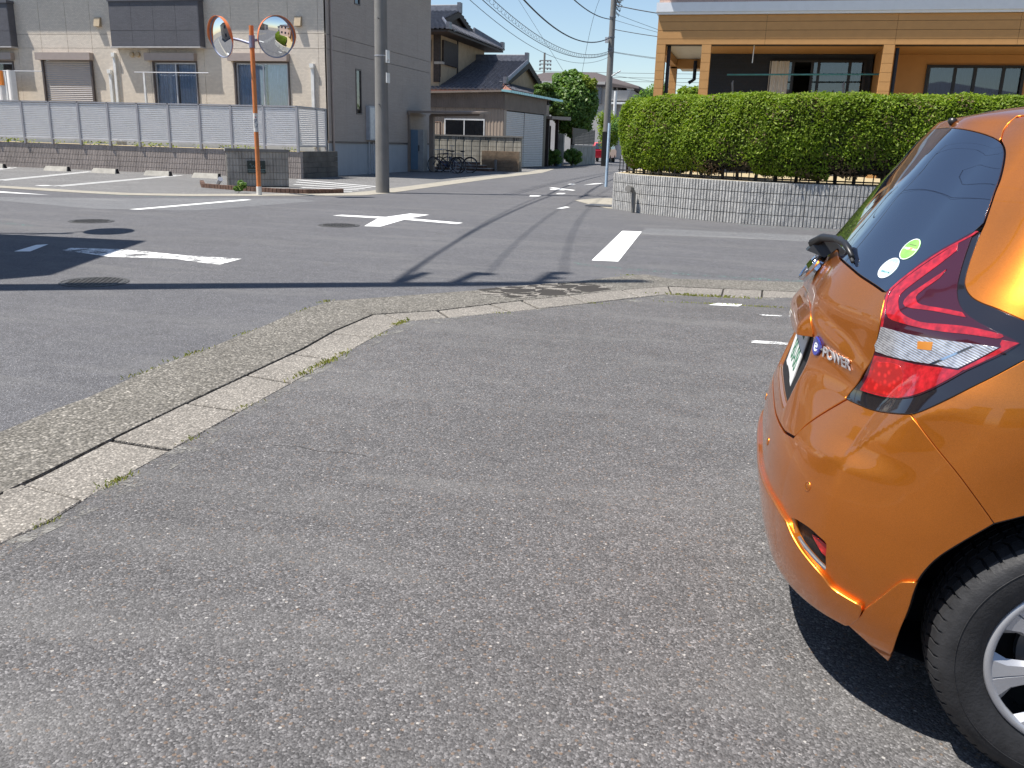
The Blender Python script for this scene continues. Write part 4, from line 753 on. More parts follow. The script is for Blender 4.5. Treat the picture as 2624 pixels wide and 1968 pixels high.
# ================================================================ utility poles and wires
def utility_pole(x, y, h, r0, r1, label, lower=None, nst=0, rz=0):
    t = thing('utility_pole', label, 'utility pole', (x, y, 0), 0, 'concrete utility poles')
    MB().tube([(x, y, 0), (x, y, h * .5), (x, y, h)], [r0, (r0 + r1) / 2, r1], 28).build('shaft', M['conc_post'], t, smooth='auto'); return t
p2 = utility_pole(-9.38, 21.71, 13.0, .18, .115, 'thick grey concrete utility pole at the apartment corner')
for i, z in enumerate((2.2, 3.26, 4.24, 5.2, 6.1)):
    a = azc + (.55 if i % 2 else -.4); MB().tube([(-9.38 + .17 * math.cos(a), 21.71 + .17 * math.sin(a), z), (-9.38 + .27 * math.cos(a), 21.71 + .27 * math.sin(a), z), (-9.38 + .27 * math.cos(a), 21.71 + .27 * math.sin(a), z + .03)], .012, 6).build('step_bolt', M['steel'], p2)
for z0, z1 in ((3.22, 3.52), (2.74, 2.98)): MB().box(-9.21, 21.60, z0, -9.185, 21.80, z1).build('number_plate', M['pvc_white'], p2)
MB().tube([(-9.38, 21.71, 3.38), (-9.38, 21.71, 3.40)], .172, 24, caps=False).build('plate_band', M['alu'], p2)
for z in (6.3, 7.1, 9.7): MB().tube([(-9.38, 21.71, z), (-9.38, 21.71, z + .10)], .19, 20).build('band', M['steel'], p2)
MB().box(-9.42, 20.9, 11.6, -9.34, 22.5, 11.68).build('crossarm', M['steel'], p2)
p1 = utility_pole(-7.42, 5.60, 15.2, .20, .11, 'concrete utility pole just left of the frame casting the long shadow')
for z in (9.8, 11.0, 12.8): MB().box(-7.47, 5.45, z, -7.37, 6.5, z + .09).build('crossarm', M['steel'], p1)
for (y, z, r, h) in ((6.35, 11.1, .09, .35), (6.4, 12.9, .09, .30), (6.0, 12.9, .08, .3)): MB().lathe([(.001, 0), (r, 0), (r * 1.2, h * .3), (r * .7, h * .5), (r, h * .75), (.001, h)], (-7.42, y, z), 'z', 12).build('insulator', M['pvc_white'], p1)
p3 = utility_pole(-10.08, 61.9, 12.6, .25, .17, 'distant concrete utility pole at the left side of the far street')
MB().tube([(-10.08, 61.9, 0), (-10.08, 61.9, 2.3)], .27, 20).build('guard_sleeve', M['plastic_black'], p3, smooth='auto')
for z in (7.45, 7.6, 8.35, 9.6): MB().tube([(-10.08, 61.9, z), (-10.08, 61.9, z + .08)], .22, 16).build('band', M['steel'], p3)
MB().box(-10.45, 61.5, 8.0, -10.25, 61.7, 8.35).build('cable_box', M['pvc_grey'], p3)
MB().tube([(-9.95, 61.8, 5.9), (-9.3, 61.6, 6.25)], .045, 8).build('street_lamp_arm', M['pvc_white'], p3)
mb = MB()
for k in range(26):
    a = random.random() * 6.3; z = 9.9 + random.random() * 1.2; r = random.uniform(.15, .55); mb.tube([(-10.0 + .15, 61.8, z), (-9.75 + r * math.cos(a) * .6, 61.8, z + r * math.sin(a) * .5), (-9.65 + r * math.cos(a + 1) * .5, 61.8, z - .25)], .02, 5)
mb.build('cable_tangle', M['wire'], p3, stuff=True)
nwire = [0]
def wire(pts, r, label, n=40, m='wire', coil=0):
    """pts: three or more points; the curve runs through them as a quadratic in the first coordinate pair"""
    P = [Vector(p) for p in pts]; a, b = P[0], P[-1]; L = (b - a).xy.length; u = [((p - a).xy.dot((b - a).xy)) / L / L for p in P]; co = np.polyfit(u, [p.z for p in P], 2)
    path = []
    for i in range(n + 1):
        t_ = i / n; q_ = a.lerp(b, t_); path.append(Vector((q_.x, q_.y, float(np.polyval(co, t_)))))
    o = MB().tube(path, r, 6, caps=False); mid = path[n // 2]
    if coil:
        Lw = (b - a).length; N = int(Lw / coil) * 7; cp = []
        for i in range(N + 1):
            t_ = i / N; q_ = a.lerp(b, t_); cp.append((q_.x + .08 * math.cos(i * 2 * math.pi / 7), q_.y, float(np.polyval(co, t_)) - .10 + .10 * math.sin(i * 2 * math.pi / 7)))
        o.tube(cp, r * .55, 4, caps=False)
    o = o.build('overhead_wire', M[m]); tag(o, label, 'wire', 'overhead wires'); return o
A2 = lambda z: (-9.38, 21.71, z)
wire([A2(6.75), (-9.62, 30, 5.75), (-9.78, 40.3, 5.35), (-10.08, 61.9, 7.2)], .010, 'lowest sagging wire between the thick pole and the distant pole')
wire([A2(7.1), (-9.62, 31, 6.05), (-9.9, 46, 5.75), (-10.08, 61.9, 7.45)], .014, 'second lowest wire between the thick pole and the distant pole')
wire([A2(7.5), (-9.62, 31, 6.3), (-9.9, 45.3, 6.0), (-10.08, 61.9, 7.55)], .012, 'wire wrapped in a loose spiral, third from the bottom', coil=.55)
wire([A2(9.4), (-9.62, 36.2, 6.95), (-9.9, 47, 6.75), (-10.08, 61.9, 8.4)], .032, 'thick dark bundled cable sagging towards the distant pole')
wire([A2(11.6), (-9.8, 46, 8.6), (-10.08, 61.9, 9.5)], .030, 'high cable bundle meeting the distant pole near its top')
wire([A2(12.4), (-9.7, 46, 10.4), (-10.08, 61.9, 11.2)], .010, 'thin high wire crossing the top of the sky left of the distant pole')
for (z1, z2, r, dy, lb) in ((9.8, 9.7, .026, 0, 'thick cable from the near pole to the thick pole, shadow reaching the junction'), (11.35, 11.7, .013, .75, 'middle wire from the near pole to the thick pole'), (13.1, 12.9, .013, .75, 'top wire from the near pole to the thick pole'), (9.9, 9.2, .012, .05, 'thin cable below the thick cable of the near pole')):
    wire([(-7.42, 5.6 + dy, z1), (-8.4, 13.5, (z1 + z2) / 2 - .5), (-9.38, 21.71, z2)], r, lb)
F3 = (-10.08, 61.9)
for i, (z0, e, r) in enumerate([(10.4, (-6.8, 60, 8.9), .03), (8.9, (-6.5, 60, 7.7), .022), (7.5, (-6.0, 60, 6.5), .015), (7.45, (-5.5, 60, 6.2), .012), (9.5, (-6.0, 61, 6.9), .012), (9.9, (-5.0, 64, 6.0), .012), (6.0, (-2, 70, 5.4), .010)]):
    e2 = Vector(e) + (Vector(e) - Vector((*F3, z0))) * 2.4; e2.z = e[2] - .3
    wire([(*F3, z0), tuple(Vector((*F3, z0)).lerp(e2, .5) + Vector((0, 0, -.35))), tuple(e2)], r, ['top', 'second', 'third', 'fourth', 'fifth', 'sixth', 'lowest'][i] + ' wire running right from the distant pole behind the ochre house')
wire([(-20, 66, 14.5), (-14.5, 66, 7.0), (-13.2, 66, 5.2)], .012, 'steep thin guy wire left of the distant pole'); wire([(-10.1, 62, 10.6), (-12.0, 66, 6.6), (-13.0, 66, 4.6)], .012, 'steep thin guy wire reaching the distant pole')
for k, z in enumerate((10.6, 9.9, 9.3, 8.0, 6.9)): wire([(-60, 150, z + 3), (-20, 148, z + 2.3), (30, 150, z + 2.6)], .03, ['highest', 'second', 'third', 'fourth', 'lowest'][k] + ' of the faint horizontal wires near the horizon')
py = thing('distribution_pole', 'far steel pole with three crossarms above the tiled roof', 'power pole', (-35.5, 150, 0))
MB().tube([(-35.5, 150, 0), (-35.5, 150, 16)], [.28, .16], 10).build('shaft', M['conc_post'], py)
for z in (14.7, 14.15, 13.5):
    MB().box(-36.3, 149.9, z, -34.3, 150.1, z + .14).build('crossarm', M['steel'], py)
    for x in (-36.2, -34.9, -34.4): MB().box(x - .12, 149.8, z - .22, x + .12, 150, z).build('insulator', M['steel'], py)

# ================================================================ bicycle shelter, locker, bicycles
t = thing('bicycle_shelter', 'flat-roofed brown bicycle shelter at the end of the apartment wall', 'shelter', (-13.5, 38, 0))
MB().hexa([(-14.85, 37.2, 2.50), (-11.75, 37.9, 2.54), (-11.7, 39.0, 2.60), (-14.85, 38.9, 2.56)], [(-14.85, 37.2, 2.60), (-11.75, 37.9, 2.62), (-11.7, 39.0, 2.68), (-14.85, 38.9, 2.66)]).build('roof_panel', M['corr_dark'], t)
MB().box(-14.86, 37.15, 2.42, -14.76, 39.2, 2.52).build('beam', M['corr_dark'], t); MB().hexa([(-14.1, 38.0, 2.38), (-11.85, 38.1, 2.46), (-11.85, 38.2, 2.46), (-14.1, 38.1, 2.38)], [(-14.1, 38.0, 2.5), (-11.85, 38.1, 2.55), (-11.85, 38.2, 2.55), (-14.1, 38.1, 2.5)]).build('beam', M['corr_dark'], t)
for (x, y, r) in ((-14.86, 37.35, .06), (-14.05, 38.1, .10)): MB().box(x - r, y - r, 0, x + r, y + r, 2.44).build('post', M['corr_dark'], t)
t = thing('storage_locker', 'tall grey locker with a blue-grey door beside the bicycles', 'locker', (-14.5, 37.5, 0))
MB().box(-14.84, 37.45, .03, -14.22, 37.95, 1.82).build('case', M['locker'], t); MB().box(-14.80, 37.425, .10, -14.47, 37.447, 1.79).build('door', M['blue_locker'], t); MB().box(-14.44, 37.42, .9, -14.41, 37.447, 1.15).build('handle', M['plastic_black'], t)
def wheel_bike(root, c, d, R, m='rubber'):
    """spoked wheel in the vertical plane containing direction d"""
    n = Vector((-d.y, d.x, 0)); w = None; mb = MB(); path = [Vector(c) + d * R * math.cos(a) + Vector((0, 0, R * math.sin(a))) for a in np.linspace(0, 2 * math.pi, 37)]
    w = MB().tube(path, .019, 6, caps=False).build('wheel', M['rubber'], root)
    rel = root.location; s1 = MB().tube([Vector(c) + d * (R - .028) * math.cos(a) + Vector((0, 0, (R - .028) * math.sin(a))) for a in np.linspace(0, 2 * math.pi, 33)], .009, 5, caps=False).shift(tuple(-rel)); link('rim', s1.mesh('rim', M['bike_silver']), w)
    s2 = MB()
    for k in range(20):
        a = 2 * math.pi * k / 20; s2.tube([Vector(c) + n * (.02 if k % 2 else -.02), Vector(c) + d * (R - .03) * math.cos(a) + Vector((0, 0, (R - .03) * math.sin(a)))], .0022, 3)
    s2.shift(tuple(-rel)); link('spokes', s2.mesh('spokes', M['bike_silver']), w, stuff=True)
    return w
def bicycle(label, A, B, frame, hb=.98, sz=.93, rear_big=False):
    A = Vector(A); B = Vector(B); d = (B - A); d.z = 0; L = d.length; d.normalize(); n = Vector((-d.y, d.x, 0)); R = .335
    t = thing('bicycle', label, 'bicycle', tuple(A.lerp(B, .5)), 0, 'bicycles under the shelter'); Z = lambda z: Vector((0, 0, z))
    wheel_bike(t, A + Z(R), d, R); wheel_bike(t, B + Z(R), d, R)
    bb = A.lerp(B, .58) + Z(.29); st = A.lerp(B, .66) + Z(sz - .08); hd = A.lerp(B, .20) + Z(.80); hl = A.lerp(B, .165) + Z(.62)
    fr = MB().tube([hd, hl, bb], [.018, .02, .022], 8).tube([hd, st], .016, 8).tube([st + Z(.0), bb], .016, 8).tube([bb, B + Z(R)], .010, 6).tube([st - Z(.06), B + Z(R)], .009, 6); fr.build('frame', frame, t, smooth='auto')
    MB().tube([hl, A + Z(R) + n * .03], .012, 6).tube([hl, A + Z(R) - n * .03], .012, 6).build('fork', frame, t)
    MB().tube([hd, hd + Z(hb - .80)], .013, 6).tube([hd + Z(hb - .80) - n * .27, hd + Z(hb - .79) - d * .06, hd + Z(hb - .80) + n * .27], .012, 6).build('handlebar', M['bike_silver'], t)
    MB().lathe([(.0001, -.02), (.07, -.02), (.11, .0), (.09, .03), (.0001, .04)], tuple(st + Z(.10)), 'z', 14).build('saddle', M['saddle'], t); MB().tube([st, st + Z(.10)], .012, 6).build('seat_post', M['bike_silver'], t)
    MB().lathe([(.001, -.012), (.09, -.012), (.09, .012), (.001, .012)], tuple(bb + n * .05), 'y', 20).build('chainring', M['plastic_black'], t)
    MB().tube([bb - n * .08, bb + d * .16 - Z(.05) - n * .08], .010, 5).tube([bb + n * .08, bb - d * .16 + Z(.05) + n * .08], .010, 5).build('crank', M['bike_silver'], t)
    MB().tube([bb + d * .25 - Z(.02), bb + d * .30 + n * -.15 - Z(.27)], .010, 5).build('kickstand', M['bike_silver'], t)
    MB().tube([B + Z(R) + d * (R + .03) * math.cos(a) + Z((R + .03) * math.sin(a)) for a in np.linspace(.3, 2.9, 12)], .014, 5).build('mudguard', M['plastic_black'], t)
bicycle('blue bicycle at the front of the group under the shelter', (-13.85, 37.75, .0), (-12.62, 37.25, 0), M['bike_blue'])
bicycle('silver bicycle leaning behind the blue bicycle, its big rear wheel showing', (-13.55, 38.75, .0), (-12.45, 38.75, 0), M['bike_silver'], 1.15, .90)
bicycle('dark bicycle in the middle behind the blue one', (-13.75, 38.25, .0), (-12.75, 38.05, 0), M['plastic_black'], 1.0, .9)

# ================================================================ block wall, steps, shed
w = thing('block_garden_wall', 'weathered pale concrete block wall with slotted openings below the shed window', 'wall', (-14, 42.7, 0))
bx = [rib_block('block', .425, .232, .12, 1, M['conc_old'], .001, k, .008, .014) for k in range(3)]
for c in range(7):
    for i in range(13):
        x = -16.6 + i * .425 + (.21 if 0 else 0)
        if x < -11.5: put('block', random.choice(bx), w, (x, 42.7, c * .232))
MB().box(-16.65, 42.66, 1.625, -11.05, 42.86, 1.68).build('coping', M['conc_post'], w); MB().box(-16.6, 42.725, 0, -11.1, 42.80, 1.62).build('core', M['mortar'], w)
for x0 in (-14.35, -12.95, -11.55):
    for k in range(4): MB().box(x0 + k * .085, 42.694, 1.47, x0 + k * .085 + .03, 42.71, 1.60).build('slot', M['liner'], w)
w = thing('ribbed_tan_wall', 'low tan ribbed block wall beside the steps, in front of the pale block wall', 'wall', (-12, 42.5, 0))
block_run(w, 'block', (-13.05, 42.45), (-11.15, 42.45), 0, 5, .38, .194, .14, 9, M['block_tan'], jag=.001)
st = thing('garden_steps', 'three concrete and brick garden steps behind the bicycles', 'steps', (-13.4, 42.1, 0))
for k, (x1, z1) in enumerate(((-12.38, .14), (-12.78, .28), (-13.10, .42))): MB().box(-15.2, 41.55 + k * .3, z1 - .139, x1, 42.44, z1 - .03).build('riser', M['brick'], st); MB().box(-15.2, 41.52 + k * .3, z1 - .029, x1 + .03, 42.44, z1).build('tread', M['conc_pale'], st)
t = tag(MB().tube([(-12.25, 42.2, 0), (-12.25, 42.2, .55)], .065, 14).build('pipe_stub', M['conc_post'], smooth='auto'), 'short grey vertical pipe in front of the tan ribbed wall', 'pipe')
t = tag(MB().tube([(-15.15, 42.3, 1.65), (-15.15, 42.3, 2.25), (-15.6, 42.3, 2.25)], .035, 8).build('tap_pipe', M['brick'], smooth='auto'), 'thin rusty bent pipe standing above the pale block wall', 'pipe')

sh = thing('garage_shed', 'low corrugated shed with an aluminium window and an ivory roller shutter facing the street', 'shed', (-15, 50, 0))
def corrugated(p0, p1, z0, z1, pitch, amp, zt0=None, zt1=None):
    p0, p1 = Vector(p0), Vector(p1); d = p1 - p0; L = d.length; d.normalize(); n = Vector((d.y, -d.x)); N = int(L / pitch); mb = MB(); v = []; zt0 = zt0 or z1; zt1 = zt1 or z1
    prof = [(0, 0), (.42, 0), (.5, 1), (.92, 1)]
    for i in range(N):
        for u, hgt in prof:
            q_ = p0 + d * ((i + u) * L / N) + n * hgt * amp; zt = zt0 + (zt1 - zt0) * (i + u) / N; v += [(q_.x, q_.y, z0), (q_.x, q_.y, zt)]
    k = len(v) // 2; return mb.add(v, [(2 * i, 2 * i + 2, 2 * i + 3, 2 * i + 1) for i in range(k - 1)])
sx, sy = -13.40, 47.5; ex, ey = -12.56, 53.9
corrugated((-22.0, sy), (-16.74, sy), 0, 3.2, .16, .018).build('cladding', M['corr'], sh); corrugated((-16.74, sy), (-14.5, sy), 2.54, 3.2, .16, .018).build('cladding', M['corr'], sh); corrugated((-16.74, sy), (-14.5, sy), 0, 1.70, .16, .018).build('cladding', M['corr'], sh); corrugated((-14.5, sy), (sx, sy), 0, 3.2, .16, .018).build('cladding', M['corr'], sh)
corrugated((-22.0, sy - .05), (sx + .04, sy - .05), 3.14, 3.9, .10, .02, 3.75, 3.98).build('shade_toned_cladding', M['corr_dark'], sh)  # darker sheet colour stands for the eave shadow on the upper wall
corrugated((sx + .04, sy - .05), (ex + .04, ey), 3.08, 3.9, .10, .02, 3.98, 3.92).build('shade_toned_cladding', M['corr_dark'], sh)
MB().box(-16.74, sy + .05, 1.7, -14.5, sy + .09, 2.54).build('room', M['interior'], sh)
wf = MB().box(-16.78, sy - .05, 2.50, -14.46, sy + .03, 2.58).box(-16.78, sy - .05, 1.66, -16.72, sy + .03, 2.5).box(-14.52, sy - .05, 1.66, -14.46, sy + .03, 2.5).box(-15.66, sy - .045, 1.66, -15.61, sy + .03, 2.5).box(-16.78, sy - .06, 1.62, -14.46, sy + .03, 1.66).build('window', M['frame_white'], sh)
rel = (-sh.location[0], -sh.location[1], 0)
for x0, x1 in ((-16.72, -15.66), (-15.61, -14.52)): link('pane', MB().box(x0, sy - .01, 1.66, x1, sy - .004, 2.5).shift(rel).mesh('pane', M['glass_dark']), wf)
link('blind', MB().box(-15.0, sy + .02, 1.66, -14.6, sy + .03, 2.45).shift(rel).mesh('blind', M['corr']), wf)
dv = Vector((ex - sx, ey - sy)); Ls = dv.length; dv.normalize(); nv = Vector((dv.y, -dv.x))
for k, (u0, u1) in enumerate(((.35, 2.95), (3.0, Ls - .35))):
    m_ = MB(); z = .03
    while z < 3.0:
        a_ = Vector((sx, sy)) + dv * u0; b_ = Vector((sx, sy)) + dv * u1
        m_.add([(a_.x, a_.y, z), (b_.x, b_.y, z), (b_.x + nv.x * .02, b_.y + nv.y * .02, z + .04), (a_.x + nv.x * .02, a_.y + nv.y * .02, z + .04), (b_.x, b_.y, z + .095), (a_.x, a_.y, z + .095)], [(0, 1, 2, 3), (3, 2, 4, 5)]); z += .1
    m_.build('roller_shutter', M['shed_shutter'], sh)
for u0, u1, m in ((0, .35, 'corr'), (2.95, 3.0, 'frame_dark'), (Ls - .35, Ls + .05, 'frame_black')):
    a_ = Vector((sx, sy)) + dv * u0 + nv * .0; b_ = Vector((sx, sy)) + dv * u1; MB().hexa([(a_.x, a_.y, 0), (b_.x, b_.y, 0), (b_.x - nv.x * .2, b_.y - nv.y * .2, 0), (a_.x - nv.x * .2, a_.y - nv.y * .2, 0)], [(a_.x + nv.x * .03, a_.y + nv.y * .03, 3.08), (b_.x + nv.x * .03, b_.y + nv.y * .03, 3.08), (b_.x - nv.x * .2, b_.y - nv.y * .2, 3.08), (a_.x - nv.x * .2, a_.y - nv.y * .2, 3.08)]).build('post', M[m], sh)
MB().hexa([(-22.2, sy - .35, 3.74), (sx + .25, sy - .35, 4.0), (ex + .3, ey + .4, 3.94), (-22.2, 56, 3.74)], [(-22.2, sy - .35, 3.84), (sx + .25, sy - .35, 4.09), (ex + .3, ey + .4, 4.02), (-22.2, 56, 3.84)]).build('roof', M['corr_dark'], sh)
a_ = Vector((sx + .46, sy - .40)); b_ = Vector((ex + .66, ey + 2.0)); mcy = MB(); N = 32
for i in range(N):
    q_ = a_.lerp(b_, i / N); q2 = a_.lerp(b_, (i + .62) / N); z = 4.06 - .05 * i / N; mcy.hexa([(q_.x, q_.y, z - .10), (q2.x, q2.y, z - .10), (q2.x - .5, q2.y, z - .05), (q_.x - .5, q_.y, z - .05)], [(q_.x, q_.y, z + .02), (q2.x, q2.y, z + .02), (q2.x - .5, q2.y, z + .06), (q_.x - .5, q_.y, z + .06)])
mcy.build('cyan_eave_sheet', M['cyan_plastic'], sh, stuff=True)
MB().prism([(-21.9, sy + .1), (sx - .25, sy + .1), (ex - .25, ey), (ex - .25, 55.9), (-21.9, 55.9)], 0, 3.7).build('core', M['corr_dark'], sh)

# ================================================================ tiled house
hh = thing('tiled_house', 'two-storey ochre Japanese house with dark grey wavy tiled roofs', 'house', (-20, 60, 0))
def tiles(parent, P00, P10, P11, P01, pitch=.30, rowl=.30, name='roof_tiles', root=None):
    """P00 P10 along the eave, P01 P11 along the ridge"""
    P00, P10, P11, P01 = map(Vector, (P00, P10, P11, P01)); W = max((P10 - P00).length, (P11 - P01).length); Lr = max((P01 - P00).length, (P11 - P10).length)
    nc = max(2, int(W / pitch)); nr = max(2, int(Lr / rowl)); su, sv = 6, 3; nrm = (P10 - P00).cross(P01 - P00).normalized(); nrm = -nrm if nrm.z < 0 else nrm
    U = np.linspace(0, 1, nc * su + 1); V = []
    for r in range(nr):
        for k, f_ in enumerate((0.0, .03, .97)): V.append(((r + f_) / nr, (.0, .095, .012)[k] if k else .0))
    V.append((1, 0)); pts = []
    for v, hgt in V:
        for i, u in enumerate(U):
            w_ = (i % su) / su; wave = .028 * math.sin(w_ * 2 * math.pi) + .012 * math.sin(w_ * 4 * math.pi)
            p = (P00.lerp(P10, u)).lerp(P01.lerp(P11, u), v) + nrm * (hgt + wave + .03); pts.append(p)
    n = len(U); F = [(j * n + i, j * n + i + 1, (j + 1) * n + i + 1, (j + 1) * n + i) for j in range(len(V) - 1) for i in range(n - 1)]
    mb = MB(); mb.v = [tuple(p) for p in pts]; mb.f = F; return mb.build(name, M['rooftile'], parent, stuff=True)
def ridge_beam(parent, a, b, r=.16, h=.42):
    a, b = Vector(a), Vector(b); d = (b - a).normalized(); s = Vector((-d.y, d.x, 0)).normalized() * r
    MB().hexa([a - s, b - s, b + s, a + s], [a - s * .7 + Vector((0, 0, h)), b - s * .7 + Vector((0, 0, h)), b + s * .7 + Vector((0, 0, h)), a + s * .7 + Vector((0, 0, h))]).build('ridge', M['rooftile'], parent)
    MB().tube([a + Vector((0, 0, h)), b + Vector((0, 0, h))], r * .55, 10).build('ridge_cap', M['rooftile'], parent)
    MB().box(b.x - .1, b.y - .22, b.z - .05, b.x + .12, b.y + .22, b.z + h + .2).build('end_tile', M['rooftile'], parent)
# lower wing
gxL = -16.0
tiles(hh, (-26, 53.6, 4.42), (-15.35, 53.6, 4.42), (-15.75, 61.7, 6.78), (-26, 61.7, 6.78)); tiles(hh, (-15.6, 68.5, 4.8), (-26, 68.5, 4.8), (-26, 61.7, 6.78), (-15.75, 61.7, 6.78), .5, .5)
tiles(hh, (-14.75, 54.2, 4.42), (-14.75, 66.5, 4.55), (-16.0, 66.5, 5.05), (-16.0, 55.4, 5.02))
ridge_beam(hh, (-26, 61.7, 6.75), (-15.85, 61.7, 6.75)); ridge_beam(hh, (-15.7, 61.3, 6.68), (-15.45, 55.0, 4.95), .10, .16)
MB().add([(gxL, 55.6, 4.9), (gxL, 67.3, 5.0), (gxL, 61.7, 6.72), (gxL - .2, 55.6, 4.9), (gxL - .2, 67.3, 5.0), (gxL - .2, 61.7, 6.72)], [(0, 1, 2), (3, 5, 4), (0, 3, 4, 1), (1, 4, 5, 2), (2, 5, 3, 0)]).build('gable_wall', M['house_wall'], hh)
for a_, b_ in (((-15.72, 61.7, 6.78), (-15.72, 54.9, 4.80)), ((-15.72, 61.7, 6.78), (-15.72, 68.4, 4.82))):
    MB().hexa([(a_[0] - .06, a_[1], a_[2] - .42), (b_[0] - .06, b_[1], b_[2] - .36), (b_[0] + .06, b_[1], b_[2] - .36), (a_[0] + .06, a_[1], a_[2] - .42)], [(a_[0] - .06, a_[1], a_[2] + .02), (b_[0] - .06, b_[1], b_[2] + .02), (b_[0] + .06, b_[1], b_[2] + .02), (a_[0] + .06, a_[1], a_[2] + .02)]).build('bargeboard', M['dark_wood'], hh)
MB().box(-26, 55.3, 0, gxL - .22, 67, 4.85).build('lower_wall', M['house_wall'], hh)
MB().box(-26, 53.55, 4.26, -15.3, 53.68, 4.42).build('copper_gutter', M['copper'], hh); MB().hexa([(-14.75, 54.0, 4.26), (-14.62, 54.0, 4.26), (-14.62, 66.6, 4.40), (-14.75, 66.6, 4.40)], [(-14.75, 54.0, 4.42), (-14.62, 54.0, 4.42), (-14.62, 66.6, 4.56), (-14.75, 66.6, 4.56)]).build('copper_gutter', M['copper'], hh)
MB().hexa([(-15.35, 53.55, 4.40), (-15.15, 53.55, 4.36), (-14.62, 54.1, 4.36), (-14.9, 54.3, 4.40)], [(-15.65, 55.4, 5.05), (-15.45, 55.4, 5.0), (-15.45, 55.6, 5.0), (-15.65, 55.6, 5.05)]).build('copper_hip', M['copper'], hh)
# upper storey
ux = -19.5
MB().box(-27, 54.1, 4.5, ux, 63.6, 8.1).build('upper_wall', M['house_wall'], hh)
for y in (54.1, 57.5): MB().box(ux - .02, y - .0, 5.2, ux + .05, y + .16, 8.0).build('timber_post', M['dark_wood'], hh)
MB().box(ux - .35, 54.03, 4.9, ux + .05, 54.2, 8.1).build('timber_post', M['dark_wood'], hh)
MB().box(ux + .0, 54.55, 6.0, ux + .14, 57.35, 7.42).build('storm_shutter_box', M['dark_wood'], hh)
fw_ = MB().box(-22.4, 54.0, 6.1, -20.0, 54.08, 7.35).build('upper_window', M['frame_dark'], hh); link('pane', MB().box(-22.35, 53.97, 6.15, -20.05, 53.99, 7.3).shift((20, -60, 0)).mesh('pane', M['glass_dark']), fw_)
MB().box(ux - .3, 54.0, 5.95, ux + .25, 54.4, 6.1).build('sill', M['conc_pale'], hh)
tiles(hh, (-28, 52.5, 7.80), (-18.35, 52.5, 7.80), (-19.9, 55.8, 8.75), (-28, 55.8, 8.75)); tiles(hh, (-28, 55.8, 8.75), (-19.75, 55.8, 8.75), (-19.75, 58.7, 9.6), (-28, 58.7, 9.6))
tiles(hh, (-18.35, 52.5, 7.80), (-18.35, 64.8, 7.80), (-19.9, 62.3, 8.65), (-19.9, 55.6, 8.65)); tiles(hh, (-19.75, 61.6, 8.75), (-28, 61.6, 8.75), (-28, 58.7, 9.6), (-19.75, 58.7, 9.6), .5, .5); tiles(hh, (-18.35, 64.8, 7.8), (-28, 64.8, 7.8), (-28, 61.6, 8.75), (-19.9, 61.6, 8.75), .5, .5)
ridge_beam(hh, (-28, 58.7, 9.58), (-19.75, 58.7, 9.58), .17, .38); ridge_beam(hh, (-19.8, 55.6, 8.70), (-18.4, 52.7, 7.86), .09, .14); ridge_beam(hh, (-19.8, 62.0, 8.70), (-18.45, 64.6, 7.86), .12, .3)
MB().add([(-20.0, 55.9, 8.62), (-20.0, 61.6, 8.62), (-20.0, 58.7, 9.45)], [(0, 1, 2)]).build('gable_panel', M['dark_wood'], hh)
for s_ in (-1, 1): MB().hexa([(-19.86, 58.7, 9.25), (-19.86, 58.7 + s_ * 3.1, 8.35), (-19.74, 58.7 + s_ * 3.1, 8.35), (-19.74, 58.7, 9.25)], [(-19.86, 58.7, 9.62), (-19.86, 58.7 + s_ * 3.1, 8.72), (-19.74, 58.7 + s_ * 3.1, 8.72), (-19.74, 58.7, 9.62)]).build('bargeboard', M['dark_wood'], hh)
MB().box(-28, 52.6, 7.66, -18.4, 64.7, 7.78).build('soffit', M['dark_wood'], hh)

# ================================================================ gate, walls, far street
g_ = thing('garden_gate', 'dark roofed garden gate between the shed and the concrete wall', 'gate', (-12.5, 57, 0))
MB().hexa([(-13.9, 54.6, 2.86), (-12.3, 54.6, 2.86), (-12.0, 58.9, 2.90), (-13.9, 58.9, 2.9)], [(-13.9, 54.6, 3.02), (-12.3, 54.6, 3.02), (-12.0, 58.9, 3.12), (-13.9, 58.9, 3.12)]).build('gate_roof', M['corr_dark'], g_)
for y in (54.9, 57.6): MB().box(-12.75, y, 0, -12.55, y + .2, 2.9).build('post', M['dark_wood'], g_)
MB().box(-13.9, 57.0, 0, -12.9, 57.08, 2.5).build('door', M['dark_wood'], g_)
MB().box(-12.72, 57.95, 0, -12.25, 58.35, 2.04).build('pillar', M['conc_old'], g_)
w = thing('far_boundary_wall', 'grey concrete wall topped by a dark brown slat fence along the far street', 'wall', (-12, 64, 0))
for i in range(8): MB().box(-12.1, 59.9 + i * 1.1, .0, -11.95, 60.99 + i * 1.1, 1.28).build('wall_panel', M['conc_old'], w)
MB().box(-12.14, 59.9, 1.285, -11.92, 68.7, 1.36).build('coping', M['conc_pale'], w)
for i in range(10): MB().box(-12.07, 60.0, 1.42 + i * .105, -12.04, 68.6, 1.42 + i * .105 + .095).build('slat', M['brown_fence'], w)
for i in range(5): MB().box(-12.1, 60.0 + i * 2.15, 1.36, -12.075, 60.08 + i * 2.15, 2.52).build('post', M['brown_fence'], w)
t = tag(MB().tube([(-12.3, 56.9, 0), (-12.3, 56.9, .5)], [.2, .24], 16).build('planter_bucket', M['blue_locker'], smooth='auto'), 'dark blue planter tub in front of the gate pillar', 'planter')

